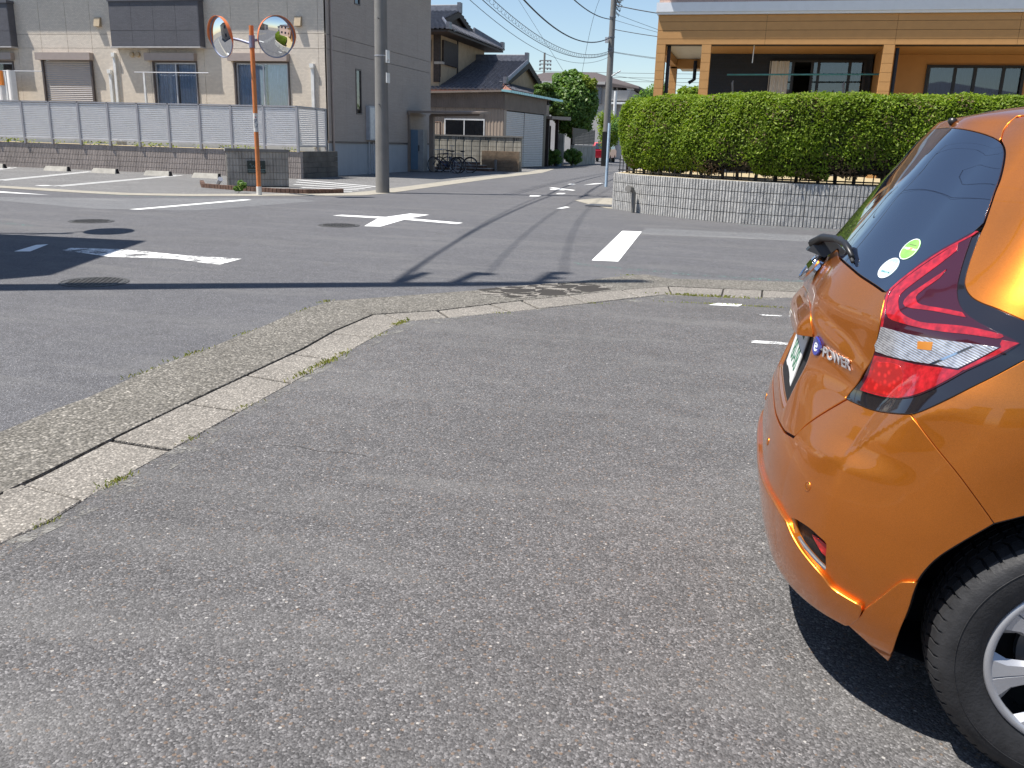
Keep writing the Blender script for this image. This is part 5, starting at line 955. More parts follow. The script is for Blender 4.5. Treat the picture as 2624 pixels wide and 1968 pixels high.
# leaves
def leaf_cloud(name, C, N_, size, m, parent, seed, tilt=.6, aspect=1.5, fold=0):
    """one small quad per centre; N_ preferred facing directions"""
    r = np.random.default_rng(seed); n = len(C); d = N_ + r.normal(0, tilt, (n, 3)); d /= np.linalg.norm(d, axis=1, keepdims=True)
    u = np.cross(d, r.normal(0, 1, (n, 3))); u /= np.linalg.norm(u, axis=1, keepdims=True); v = np.cross(d, u)
    s = (size * r.uniform(.6, 1.3, n))[:, None]; a = u * s * aspect * .5; b = v * s * .5
    V = np.stack([C - a, C - b * .9, C + a, C + b * .9], 1).reshape(-1, 3); F = np.arange(4 * n).reshape(-1, 4)
    if parent is not None and parent.parent is None and parent.type == 'EMPTY': V = V - np.array(parent.location)
    me = fast_mesh(name, V, F); me.materials.append(m); return link(name, me, parent, stuff=True)
def crown(name, parent, c, rad, n, size, m, seed, lumps=26, flat=1.0, lump_r=(.28, .46)):
    r = np.random.default_rng(seed); c = np.array(c); rad = np.array(rad); L = []
    for k in range(lumps):
        d = r.normal(0, 1, 3); d /= np.linalg.norm(d); L.append((c + d * rad * r.uniform(.35, .88), r.uniform(*lump_r) * rad.mean() * np.array([1, 1, flat])))
    C = []; N2 = []
    for (q_, lr) in L:
        k = n // lumps; d = r.normal(0, 1, (k, 3)); d /= np.linalg.norm(d, axis=1, keepdims=True); C.append(q_ + d * lr * (r.uniform(.3, 1.08, (k, 1)))); N2.append(d + np.array([0, 0, .5]))
    return leaf_cloud(name, np.concatenate(C), np.concatenate(N2), size, m, parent, seed + 1)
t = thing('broadleaf_tree', 'dense dark green broadleaf tree with yellow-green top right above the brown fence', 'tree', (-13.1, 65.5, 0))
crown('foliage', t, (-13.2, 65.5, 4.2), (1.62, 1.6, 1.95), 46000, .17, M['tree'], 5, 120, lump_r=(.16, .30)); crown('foliage', t, (-13.75, 65.3, 5.5), (1.15, 1.1, 1.2), 14000, .17, M['tree'], 8, 50, lump_r=(.18, .32))
crown('yellow_foliage', t, (-12.25, 65.1, 5.3), (.85, .9, 1.0), 11000, .15, M['tree_yellow'], 9, 36, lump_r=(.2, .34))
crown('foliage', t, (-13.1, 65.6, 2.9), (1.3, 1.3, .9), 12000, .17, M['tree'], 12, 50, lump_r=(.2, .35)); rs_ = np.random.default_rng(77); dd_ = rs_.normal(0, 1, (9000, 3)); dd_ /= np.linalg.norm(dd_, axis=1, keepdims=True); leaf_cloud('outer_leaves', np.array([-13.15, 65.4, 4.3]) + dd_ * np.array([1.6, 1.6, 1.95]) * rs_.uniform(.85, 1.12, (9000, 1)), dd_ + [0, 0, .5], .17, M['tree'], t, 78)
MB().tube([(-13.1, 65.5, 0), (-13.15, 65.5, 2), (-13.2, 65.5, 4.8)], [.2, .15, .05], 10).tube([(-13.15, 65.5, 2), (-12.5, 65.5, 4.6)], [.1, .03], 8).tube([(-13.15, 65.5, 2.4), (-13.9, 65.5, 5)], [.1, .03], 8).build('trunk', M['bark'], t)
t = thing('pine_tree', 'clipped garden pine with flat needle pads left of the broadleaf tree', 'tree', (-13.6, 58.5, 0))
for k, (x, z, rx, rz_) in enumerate(((-13.75, 4.95, .62, .22), (-13.35, 4.45, .75, .22), (-12.9, 3.95, .45, .2), (-13.35, 3.55, .55, .22), (-12.7, 3.35, .4, .18), (-14.0, 4.6, .5, .2))): crown('needle_pad', t, (x, 58.5, z), (rx, .8, rz_), 2600, .10, M['pine'], 30 + k, 9, .6, (.4, .7))
MB().tube([(-13.6, 58.6, 0), (-13.4, 58.6, 2), (-13.6, 58.6, 4.8)], [.14, .11, .05], 8).build('trunk', M['bark'], t)
for k, (x, y, r_, z, lb) in enumerate(((-12.6, 56.3, .6, .55, 'round dark shrub beside the garden gate'), (-11.75, 58.8, .75, .60, 'leafy shrub growing in front of the concrete wall'))):
    t = thing('shrub', lb, 'shrub', (x, y, 0)); crown('foliage', t, (x, y, z), (r_, r_, z * .9), 5000, .09, M['tree'], 50 + k, 14); MB().tube([(x, y, 0), (x, y, z)], .03, 6).build('stem', M['bark'], t)
t = thing('far_hedge', 'bright green hedge far behind the concrete wall', 'hedge', (-12.3, 75, 0)); crown('foliage', t, (-12.2, 75.5, 2.6), (.9, 1.5, 1.7), 9000, .12, M['hedge'], 61, 24); MB().tube([(-12.3, 75.5, 0), (-12.3, 75.5, 2.5)], .08, 8).build('trunk', M['bark'], t)
for k, (x, y, z, r_, lb) in enumerate(((-4.9, 46, 3.2, 1.3, 'small round tree seen between the far pole and the ochre house'), (-2.75, 38, 3.1, .85, 'bright green shrub seen through the porch of the ochre house'), (-6.6, 52, 2.4, 1.6, 'dark tree behind the left end of the clipped hedge'))):
    t = thing('garden_tree', lb, 'tree', (x, y, 0)); crown('foliage', t, (x, y, z), (r_, r_, r_ * .9), 7000, .12, M['tree'] if k != 1 else M['hedge'], 70 + k, 20); MB().tube([(x, y, 0), (x, y, z)], [.1, .05], 8).build('trunk', M['bark'], t)

# red car far down the street
rc = thing('red_car', 'red car parked far down the street behind the distant utility pole', 'car', (-12.9, 78, 0))
mb = MB(); prof = [(-1.7, .35), (-1.72, .95), (-1.35, 1.05), (-.95, 1.62), (.9, 1.66), (1.45, 1.1), (2.1, .95), (2.15, .4)]
v = []
for y_, ins in ((-.85, 0), (-.85, 0)): pass
L_ = [(-12.9 + a * .45, 78 + b_, z) for (a, z) in prof for b_ in (0,)]
pts = [(78 + a, z) for a, z in prof]
v = [(-13.7 + (.13 if z > 1.1 else 0), y_, z) for y_, z in pts] + [(-12.05 - (.13 if z > 1.1 else 0), y_, z) for y_, z in pts]; n = len(pts)
MB().add(v, [tuple(range(n)), tuple(range(n, 2 * n))[::-1]] + [(i, (i + 1) % n, n + (i + 1) % n, n + i) for i in range(n)]).build('body', M['red_car'], rc)
MB().add([(-13.45, 76.62, 1.08), (-12.30, 76.62, 1.08), (-12.36, 77.02, 1.56), (-13.40, 77.02, 1.56)], [(0, 1, 2, 3)]).shift((0, -.02, .01)).build('rear_window', M['car_glass'], rc)
MB().add([(-12.035, 76.8, 1.12), (-12.035, 79.2, 1.12), (-12.165, 78.8, 1.55), (-12.165, 77.1, 1.55)], [(0, 1, 2, 3)]).build('side_window', M['car_glass'], rc)
for y_ in (76.9, 79.3):
    for x_ in (-13.6, -12.15): MB().lathe([(.001, -.1), (.3, -.1), (.31, 0), (.3, .1), (.001, .1)], (x_, y_, .31), 'x', 20).build('wheel', M['rubber'], rc)
tag(MB().hexa([(-12.6, 74.8, 2.3), (-11.6, 74.8, 2.2), (-11.4, 77.5, 2.0), (-12.6, 77.5, 2.2)], [(-12.6, 74.8, 2.5), (-11.6, 74.8, 2.35), (-11.4, 77.5, 2.2), (-12.6, 77.5, 2.4)]).build('blue_canopy', M['blue_sheet']), 'blue sheet canopy above the red car', 'canopy')

# far public building
fb = thing('far_grey_building', 'far pale grey building with a low brown roof and rounded balcony behind the trees', 'building', (-17, 97, 0))
MB().box(-26, 95.2, 0, -14.6, 106, 7.4).build('wall', M['render_grey'], fb); MB().box(-14.6, 95.6, 0, -13.1, 106, 7.0).build('wall', M['render_grey'], fb)
MB().hexa([(-26, 94.6, 7.75), (-15.8, 94.6, 7.75), (-12.3, 94.6, 7.15), (-12.3, 107, 7.15)], [(-23, 98, 8.9), (-17.5, 98, 8.95), (-12.3, 94.7, 7.38), (-12.3, 107, 7.4)]).build('roof', M['roof_brown'], fb)
MB().box(-26, 94.5, 7.5, -15.8, 94.7, 7.78).build('eave', M['render_grey'], fb)
MB().hexa([(-15.6, 93.9, 5.9), (-13.4, 93.9, 5.9), (-13.1, 95.2, 5.9), (-15.6, 95.2, 5.9)], [(-15.6, 93.7, 6.9), (-13.0, 93.7, 6.9), (-12.7, 95.2, 6.9), (-15.6, 95.2, 6.9)]).build('balcony', M['render_grey'], fb)
for x in (-15.0, -14.4): MB().box(x, 95.1, 7.0, x + .3, 95.18, 7.3).build('vent', M['liner'], fb)
MB().box(-16.6, 95.0, 5.6, -16.2, 95.19, 7.5).build('downpipe', M['steel'], fb); MB().box(-15.5, 93.6, 5.55, -13.3, 95.1, 5.75).build('ledge', M['pvc_white'], fb)
MB().box(-13.6, 95.1, 7.0, -12.9, 95.5, 7.3).build('window_band', M['frame_white'], fb)
tag(MB().tube([(-12.4, 80, 0), (-12.4, 80, 6.0)], .14, 12).build('white_stack', M['pvc_white'], smooth='auto'), 'white vertical vent stack left of the clipped hedge', 'pipe')
tag(MB().tube([(-4.86, 30.4, 0), (-4.86, 30.4, 2.1)], .05, 12).build('guard_post', M['blue_guard'], smooth='auto'), 'pale blue thin post at the left end of the clipped hedge', 'post')

# ================================================================ hedge wall, hedge, fence
hp = [(-3.0, 19.76), (-2.15, 18.69), (-1.2, 17.88), (-.14, 17.33), (.57, 17.2), (12.5, 17.1)]
w = thing('hedge_retaining_wall', 'curved split-face grey ribbed block wall below the clipped hedge', 'wall', (0, 18, 0))
for (a_, b_) in zip(hp, hp[1:]): block_run(w, 'block', a_, b_, .0, 4, .40, .198, .16, 6, M['block_hedge'], 4, .0035)
block_run(w, 'block', (-3.02, 24.5), (-3.02, 19.85), .0, 4, .40, .198, .16, 6, M['block_hedge'], 3, .0035)
core = [(p[0] + .03, p[1] + .09) for p in hp]; MB().prism(core + [(12.5, 24), (-2.9, 24)], -.01, .70).build('core', M['mortar'], w)
struct('garden_soil', sheet([(p[0] + .06, p[1] + .14) for p in hp] + [(12.5, 45), (-2.9, 45)], .785), M['soil'])
t = tag(MB().tube([(-2.42, 18.86, 0), (-2.42, 18.86, .42), (-2.46, 18.80, .50), (-2.52, 18.70, .50)], [.045, .045, .055, .075], 14).build('vent_standpipe', M['conc_post'], smooth='auto'), 'short grey hooded standpipe in front of the split-face wall', 'pipe')
struct('drain_apron', sheet([(-4.35, 22.2), (-3.75, 20.9), (-3.1, 19.75), (-2.9, 19.8), (-2.95, 24.0), (-3.9, 23.6)], .006), M['apron'])
t = thing('drain_grate', 'dark steel drain grate at the left foot of the split-face wall', 'grate', (-3.35, 20.6, 0)); MB().box(-3.7, 20.2, .006, -3.05, 20.9, .012).build('frame', M['liner'], t)
for k in range(9): MB().box(-3.68, 20.22 + k * .075, .013, -3.07, 20.26 + k * .075, .022).build('bar', M['steel'], t)
FPF = [(-3.05, 20.4), (-2.0, 18.95), (-1.1, 18.17), (.05, 17.62), (.7, 17.5), (12.5, 17.42)]
DFF = arc(FPF)
FP = [(-3.12, 20.05), (-2.10, 18.83), (-1.12, 18.0), (-.05, 17.33), (.6, 17.10), (12.5, 17.0)]
DFP = arc(FP)
gf = thing('garden_fence', 'low black garden fence mostly hidden under the clipped hedge', 'fence', (0, 18.5, .78))
for (a_, b_) in zip(FPF, FPF[1:]):
    for z in (.84, 1.06): MB().tube([(a_[0] + .05, a_[1] + .05, z), (b_[0] + .05, b_[1] + .05, z)], .014, 6).build('rail', M['frame_black'], gf)
s_ = 0.05; bm_ = MB().tube([(0, 0, 0), (0, 0, .36)], .011, 5).mesh('bar', M['frame_black'])
while s_ < DFF[-1]: q_ = at_len(FPF, DFF, s_); put('bar', bm_, gf, (q_[0] + .05, q_[1] + .05, .78)); s_ += .16
hg = thing('clipped_hedge', 'long clipped bright green hedge with a rounded left end above the grey wall', 'hedge', (0, 18.5, .78))
HD, HZ0, HZ1 = 1.05, .90, 2.36
def hedge_pts(n, seed, scale=1.0, zlow=None):
    r = np.random.default_rng(seed); T = r.uniform(0, 1, n) ** 1.0 * DFP[-1]; th = r.uniform(-.62 * np.pi, 1.15 * np.pi, n)   # 0 = front, pi/2 = top
    ends = r.uniform(0, 1, n) < .05; T = np.where(ends, r.uniform(0, .5, n), T)
    P = np.zeros((n, 3)); Nn = np.zeros((n, 3)); FPa = np.array(FP); D_ = np.array(DFP); i = np.clip(np.searchsorted(D_, T) - 1, 0, len(FPa) - 2)
    u = ((T - D_[i]) / (D_[i+1] - D_[i]))[:, None]; base = FPa[i] * (1 - u) + FPa[i+1] * u; tang = FPa[i+1] - FPa[i]; tang /= np.linalg.norm(tang, axis=1, keepdims=True); nrm = np.stack([tang[:, 1], -tang[:, 0]], 1)
    c = np.cos(th); s = np.sin(th); e = np.where(s > 0, 4.4, 3.6); rr = (np.abs(c) ** e + np.abs(s) ** e) ** (-1 / e); k = np.clip(T / .55, 0.02, 1); k = np.sqrt(1 - (1 - k) ** 2) * scale
    wob = (np.sin(T * 3.1 + th * 2) + np.sin(T * 7.3 - th * 3.7 + 1)) * .018 + r.normal(0, .022, n) - .02; zc = (HZ0 + HZ1) / 2; hz = (HZ1 - HZ0) / 2
    off = rr * c * (HD / 2 * k + wob * (scale > .95)) * (1 - .26 * np.clip(-s, 0, 1) ** 1.3); P[:, :2] = base - nrm * (HD / 2 - .04) + nrm * off[:, None]; P[:, 2] = zc + rr * s * (hz * k + wob * (scale > .95))
    endn = ((1 - np.clip(T / .55, 0, 1)) ** 1.5)[:, None]; Nn[:, :2] = nrm * c[:, None] - tang * endn; Nn[:, 2] = s; return P, Nn, T
P_, N_, T_ = hedge_pts(300000, 3); r_ = np.random.default_rng(4)
low = (P_[:, 2] < 1.34) & (r_.uniform(0, 1, len(P_)) < .70 * np.clip((1.34 - P_[:, 2]) / .3, 0, 1) * np.clip(T_ / 4 + .35, 0, 1) + .3 * (np.sin(T_ * 2.3) > .2) * (T_ > 3)); P_, N_ = P_[~low], N_[~low]
N2_ = N_ * .7; N2_[:, 2] += .55; leaf_cloud('foliage', P_, N2_, .030, M['hedge'], hg, 5, .75, 2.2)
P_, N_, T_ = hedge_pts(60000, 13); g2 = (np.sin(P_[:, 0] * 5.1 + P_[:, 2] * 3) * np.sin(P_[:, 2] * 6.7 + P_[:, 0] * 2.3) > .35); leaf_cloud('dry_foliage', P_[g2] + np.array([0, 0, -.01]), N_[g2], .028, M['hedge_brown'], hg, 6, .7, 1.8)
P_, N_, T_ = hedge_pts(60000, 23, .86); lo = (P_[:, 2] < 1.12) & (np.random.default_rng(2).uniform(0, 1, len(P_)) < .6); leaf_cloud('shade_toned_twigs', P_[~lo], N_[~lo], .075, M['hedge_core'], hg, 7, .6, 2.2)  # dark core quads make the gaps between leaves look shaded
P_, N_, T_ = hedge_pts(20000, 24, .70); leaf_cloud('shade_toned_twigs', P_, N_, .11, M['hedge_core'], hg, 8, .6, 1.6)
s_ = .25
while s_ < DFP[-1]:
    q_ = at_len(FPF, DFF, min(s_, DFF[-1] - .01)); x, y = q_[0] + .12, q_[1] + .15; MB().tube([(x, y, .77), (x + random.uniform(-.05, .05), y, 1.15), (x + random.uniform(-.1, .1), y, 1.9)], [.035, .03, .015], 6).build('trunk', M['bark'], hg); s_ += random.uniform(.28, .5)

# ================================================================ ochre house
oh = thing('ochre_house', 'house with ochre boarded beam and pillars, white fascia and pink upper floor', 'house', (3, 26, .78))
HY = 23.0; XL, XR = -2.62, 13.0
zs = [3.80, 3.925, 4.12, 4.315, 4.47]; xsj = [XL, -.05, 2.85, 5.4, 8.2, XR]
for z0, z1 in zip(zs, zs[1:]):
    for i, (x0, x1) in enumerate(zip(xsj, xsj[1:])): MB().box(x0 + .003, HY, z0 + .004, x1 - .003, HY + .04, z1 - .004).build('board', M['ochre'], oh)
MB().box(XL + .01, HY + .045, 3.80, XR, HY + .4, 4.46).build('beam_core', M['dark_wood'], oh)
MB().box(XL - .05, HY - .10, 4.53, XR, HY + .3, 4.74).box(XL - .03, HY - .07, 4.475, XR, HY + .3, 4.528).build('fascia', M['fascia'], oh)
xp = [XL, -1.32, .0, 1.2, 2.4, 3.7, 5.0, 6.3, 8, XR]
for x0, x1 in zip(xp, xp[1:]): MB().box(x0 + .003, HY + .0, 4.742, x1 - .003, HY + .05, 6.6).build('siding_panel', M['pink'], oh)
MB().box(XL, HY + .06, 4.8, XR, 31, 6.6).build('upper_floor', M['pink'], oh); MB().hexa([(XL - .5, 22.4, 6.6), (XR + .5, 22.4, 6.6), (XR + .5, 31.6, 6.6), (XL - .5, 31.6, 6.6)], [(XL + 3, 26.5, 8.4), (XR - 3, 26.5, 8.4), (XR - 3, 27.5, 8.4), (XL + 3, 27.5, 8.4)]).build('roof', M['rooftile'], oh)
def pillar(x0, x1, y0, y1):
    z = .78; core_ = MB().box(x0 + .02, y0 + .02, .78, x1 - .02, y1 - .02, 3.8).build('pillar', M['ochre'], oh)
    zz = 3.798
    while zz > 1.4:
        link('board', MB().box(x0, y0, zz - .198, x1, y1, zz).shift((-3, -26, -.78)).mesh('board', M['ochre']), core_); zz -= .205
pillar(-2.62, -2.40, HY, HY + .22); pillar(-1.52, -1.30, HY, HY + .22); pillar(2.62, 2.86, HY, HY + .24); pillar(7.9, 8.14, HY, HY + .24); pillar(-2.62, -2.42, 26.7, 26.9)
MB().tube([(-2.33, 23.25, .8), (-2.33, 23.25, 3.8)], .045, 10).build('downpipe', M['navy_wall'], oh); MB().tube([(2.95, 23.2, .8), (2.95, 23.2, 3.75)], .045, 10).build('downpipe', M['navy_wall'], oh)
MB().tube([(-1.9, 26.6, 3.75), (-1.9, 26.6, 3.25), (-2.05, 26.6, 3.15)], .05, 10).build('downpipe', M['navy_wall'], oh)
MB().box(XL + .0, HY + .41, 3.81, -1.4, 31, 3.86).build('porch_soffit', M['soffit'], oh); MB().box(-1.39, HY + .41, 3.805, XR, 31, 3.86).build('recess_soffit', M['ochre'], oh); MB().box(XL, HY + .4, 3.60, XL + .2, 26.7, 3.80).build('side_beam', M['ochre'], oh)
MB().box(-2.6, 26.7, 3.55, -1.4, 26.9, 3.8).build('side_beam', M['ochre'], oh)
BY = 25.2
def wall_part(r, holes, y, m, name):
    mb = MB()
    for (p, q_, s2, t2) in rect_minus(r, holes): mb.box(p, y, q_, s2, y + .15, t2)
    return mb.build(name, m, oh)
hl = [(.15, .8, 2.52, 3.66), (3.95, 1.2, 6.2, 3.55)]
wall_part((-1.55, .78, 2.66, 3.8), hl, BY, M['navy_wall'], 'recess_wall'); wall_part((2.87, .78, 3.7 + 3.6, 3.8), hl, BY, M['ochre'], 'recess_wall'); wall_part((7.31, .78, XR, 3.8), hl, BY, M['navy_wall'], 'recess_wall')
MB().box(2.70, HY + .25, .78, 2.86, BY, 3.8).build('partition', M['ochre'], oh)
MB().box(-1.55, BY + .16, .78, -1.45, 31, 3.8).build('side_wall', M['navy_wall'], oh); MB().box(-1.55, 30.9, .78, XR, 31, 3.8).build('back_wall', M['house_wall'], oh)
t2_ = MB()
for k in range(7): t2_.box(-1.62, 25.6 + k * .16, 2.0, -1.60, 25.63 + k * .16, 3.4)
t2_.box(-1.63, 25.5, 3.38, -1.59, 26.7, 3.45).box(-1.63, 25.5, 2.0, -1.59, 26.7, 2.06).build('window_grille', M['steel'], oh)
rel = (-3, -26, -.78)
def house_window(x0, x1, z0, z1, mull, lace=None):
    f = MB().box(x0, BY - .05, z1 - .06, x1, BY + .1, z1).box(x0, BY - .05, z0, x0 + .07, BY + .1, z1 - .06).box(x1 - .07, BY - .05, z0, x1, BY + .1, z1 - .06)
    for m_ in mull: f.box(m_ - .035, BY - .04, z0, m_ + .035, BY + .09, z1 - .06)
    wf = f.build('window', M['frame_black'], oh); xs2 = [x0 + .07] + mull + [x1 - .07]
    for i, (a_, b_) in enumerate(zip(xs2, xs2[1:])):
        if lace and i == 1: continue
        link('pane', MB().box(a_ + .03, BY + .0 + .02 * (i % 2), z0, b_ - .03, BY + .005 + .02 * (i % 2), z1 - .06).shift(rel).mesh('pane', M['glass_house']), wf)
    link('room', MB().add([(x0, BY + .16, z0), (x1, BY + .16, z0), (x1, 28, z0), (x0, 28, z0), (x0, BY + .16, z1), (x1, BY + .16, z1), (x1, 28, z1), (x0, 28, z1)], [(0, 1, 2, 3), (7, 6, 5, 4), (0, 3, 7, 4), (1, 5, 6, 2), (2, 6, 7, 3)]).shift(rel).mesh('room', M['interior']), wf)
    return wf
M['glass_house'] = window_glass('house_pane', (.42, .48, .54), .015)
wf = house_window(.15, 2.52, .8, 3.66, [.72, 1.20, 1.36, 2.12], True)
link('lace_curtain', wavy(.13, .62, .8, 3.62, BY - .07, 5, .022, None).shift(rel).mesh('lace_curtain', M['curtain_white']), wf); link('lace_curtain', wavy(1.3, 2.40, .8, 3.55, BY + .22, 11, .03, None).shift(rel).mesh('lace_curtain', M['curtain_white']), wf)
wf2 = house_window(3.95, 6.2, 1.2, 3.55, [4.62, 5.08, 5.72]); link('lace_curtain', wavy(4.0, 6.1, 1.2, 3.5, BY + .14, 14, .02, None).shift(rel).mesh('lace_curtain', M['curtain_white']), wf2)
tag(MB().tube([(-.9, 23.9, 3.18), (2.72, 23.9, 3.22)], .020, 8).build('clothes_pole', M['teal']), 'teal clothes pole hanging under the ochre beam', 'laundry pole')
for x, lb in ((-.72, 'left'), (1.9, 'right')): tag(MB().tube([(x, 23.6, .8), (x + .01, 23.6, 2.75), (x - .02, 23.6, 2.95), (x, 23.6, 3.02)], [.022, .02, .03, .012], 8).build('pole_stand', M['steel'], smooth='auto'), lb + ' metal pole stand rising behind the clipped hedge', 'stand')
tag(MB().tube([(-.30, 23.2, 3.40), (-.29, 23.2, 3.80)], .012, 6).build('hanging_hook', M['pvc_white']), 'thin white hook hanging from the ochre beam', 'hook')

# ================================================================ buildings out of frame: one added to throw the broad shadow, and houses the mirrors and the car reflect
def prism_house(name, label, base, h, wallm, roofm, eave=.4, over=None):
    c = Vector((sum(p[0] for p in base) / len(base), sum(p[1] for p in base) / len(base))); t = thing(name, label, 'house', (c.x, c.y, 0))
    MB().prism(base, 0, h).build('wall', M[wallm], t); n = len(base); ov = [tuple(c + (Vector(p) - c) * (1 + eave / (Vector(p) - c).length)) for p in base]; ov = over or ov
    m_ = MB().prism(ov, h + .003, h + .2); m_.build('eaves', M['frame_dark'], t)
    tp = [(p[0], p[1], h + .201) for p in ov]; a_ = c.lerp(Vector(ov[0]).lerp(Vector(ov[1]), .5), .0); ap = (c.x, c.y, h + 1.6 if not over else h + .25)
    MB().add(tp + [ap], [(i, (i + 1) % n, n) for i in range(n)]).build('roof', M[roofm], t)
    for i in range(n):
        p, q_ = Vector(base[i]), Vector(base[(i + 1) % n]); L = (q_ - p).length; d = (q_ - p).normalized(); o_ = Vector((d.y, -d.x)); k = int(L / 3)
        if o_.dot(p.lerp(q_, .5) - c) < 0: o_ = -o_
        for j in range(k):
            for zb in ((1.0, 4.0) if h > 5 else (1.0,)):
                u = p + d * ((j + .5) * L / k - .7); v_ = u + d * 1.4
                MB().hexa([(u.x, u.y, zb), (v_.x, v_.y, zb), (v_.x + o_.x * .04, v_.y + o_.y * .04, zb), (u.x + o_.x * .04, u.y + o_.y * .04, zb)], [(u.x, u.y, zb + 1.2), (v_.x, v_.y, zb + 1.2), (v_.x + o_.x * .04, v_.y + o_.y * .04, zb + 1.2), (u.x + o_.x * .04, u.y + o_.y * .04, zb + 1.2)]).build('window', M['car_glass'], t)
    return t
prism_house('shadow_caster_house', 'unseen house added outside the left edge, eaves shaped to throw the broad street shadow', [(-10.5, 7.9), (-9.55, 5.4), (-14.6, 3.5), (-15.4, 6.6)], 5.8, 'house_wall', 'rooftile', over=[(-10.04, 8.40), (-8.98, 5.59), (-9.2, 5.15), (-15.0, 3.0), (-16.2, 7.6)])  # unseen, added as shadow caster; roof outline drawn back from the shadow
prism_house('row_house', 'cream two-storey house left of the frame across the street', [(-24, -12), (-13, -12), (-13, -2), (-24, -2)], 5.8, 'facade', 'rooftile'); prism_house('row_house', 'grey house behind the photographer, seen in the mirrors', [(-9, -34), (3, -34), (3, -25), (-9, -25)], 5.6, 'render_grey', 'roof_brown')
prism_house('row_house', 'pale house behind the photographer on the right', [(8, -36), (20, -36), (20, -26), (8, -26)], 5.6, 'facade', 'rooftile'); prism_house('row_house', 'tan house far left along the cross street', [(-46, 2), (-34, 2), (-34, 12), (-46, 12)], 5.8, 'corr', 'roof_brown')
prism_house('row_house', 'beige house to the right of the frame beyond the hedge', [(20, 18), (30, 18), (30, 30), (20, 30)], 5.6, 'pink', 'rooftile')

# ================================================================ weeds
def tuft(x, y, z, n, h, spread, seed, name='weed_tuft', label=None, m='weed', alongdir=None):
    r = np.random.default_rng(seed); V = []; F = []
    for k in range(n):
        s = r.normal(0, spread) ; q_ = Vector((x, y)) + (Vector(alongdir) * s if alongdir else Vector((s, r.normal(0, spread * .6)))) + Vector((r.normal(0, .012), r.normal(0, .012)))
        a = r.uniform(0, 6.28); l = .6 * h * r.uniform(.4, 1.2); dx, dy = math.cos(a) * l * r.uniform(.3, 1.0), math.sin(a) * l * r.uniform(.3, 1.0); w_ = h * .07; b = len(V)
        V += [(q_.x - w_, q_.y, z), (q_.x + w_, q_.y, z), (q_.x + dx * .5, q_.y + dy * .5, z + l * .7), (q_.x + dx, q_.y + dy, z + l * r.uniform(.5, .95))]; F += [(b, b + 1, b + 2), (b, b + 2, b + 3), (b + 1, b + 3, b + 2)]
    o = MB().add(V, F).build(name, M[m]); o['kind'] = 'stuff'; o['label'] = label; o['category'] = 'weeds'; return o
wd = []
for k, (q_, n, h, sp) in enumerate([((-2.33, 2.72), 110, .035, .05), ((-2.36, 3.25), 60, .03, .04), ((-2.4, 3.75), 60, .03, .05), ((-2.44, 4.45), 90, .045, .06), ((-2.44, 4.75), 140, .05, .08), ((-2.45, 5.0), 60, .04, .05), ((-2.48, 6.05), 120, .045, .06), ((-2.45, 5.6), 50, .03, .06), ((-3.32, 4.6), 80, .05, .10), ((-3.3, 4.15), 60, .04, .08), ((-3.34, 5.3), 50, .04, .08), ((-3.38, 6.2), 50, .04, .08), ((-2.3, 2.3), 60, .03, .04), ((-.45, 8.32), 260, .05, .16), ((-.1, 8.37), 120, .05, .12), ((-.15, 7.95), 160, .035, .16), ((.2, 7.98), 120, .035, .12), ((-.55, 7.9), 70, .03, .14), ((-1.25, 7.52), 50, .03, .05), ((-1.9, 6.75), 40, .03, .05), ((-1.2, 9.4), 60, .035, .06), ((-3.4, 6.65), 60, .04, .05)]):
    wd.append(tuft(q_[0], q_[1], .012, int(n * .5), h, sp, k, label='yellow-green weeds growing in the kerb joints', alongdir=(.1, 1) if q_[0] < -2.2 else (1, .15)))
prism_house('row_house', 'brown house far right behind the photographer, seen in the right mirror', [(26, -12), (38, -12), (38, -2), (26, -2)], 5.6, 'house_wall', 'roof_brown'); prism_house('row_house', 'white house far right along the cross street, seen in the right mirror', [(44, 14), (56, 14), (56, 24), (44, 24)], 5.6, 'conc_pale', 'rooftile'); prism_house('row_house', 'grey house far right on the near side of the cross street', [(42, -14), (54, -14), (54, -3), (42, -3)], 5.8, 'render_grey', 'rooftile')
prism_house('row_house', 'tall beige house behind the photographer near the left street', [(-26, -30), (-15, -30), (-15, -18), (-26, -18)], 7.5, 'facade', 'roof_brown'); prism_house('row_house', 'brown house at the far end of the near street, seen in the left mirror', [(-12, -58), (0, -58), (0, -46), (-12, -46)], 5.8, 'corr_dark', 'rooftile')
t = thing('weed_plant', 'small leafy weed growing at the foot of the mirror post', 'plant', (-11.95, 19.0, 0)); crown('foliage', t, (-11.95, 19.0, .16), (.20, .12, .14), 700, .05, M['tree'], 91, 9); MB().tube([(-11.95, 19.0, 0), (-11.93, 19.0, .25)], .008, 5).build('stem', M['bark'], t)
t = thing('planting_strip', 'strip of low plants showing between the brown block wall and the louvre fence', 'plants', (-20, 27.3, .85)); rr_ = np.random.default_rng(5); xx = rr_.uniform(-27, -15, 700); keep = np.sin(xx * 2.1) + np.sin(xx * 5.3) > -.3; xx = xx[keep]; P_ = np.stack([xx, rr_.uniform(27.1, 27.6, len(xx)), rr_.uniform(.85, 1.02, len(xx))], 1); leaf_cloud('foliage', P_, np.tile([0, -.3, 1.], (len(xx), 1)), .06, M['tree_yellow'], t, 3); struct('garden_bed', MB().box(-30, 27.1, 0, -14.9, 29.6, .86), M['soil'])

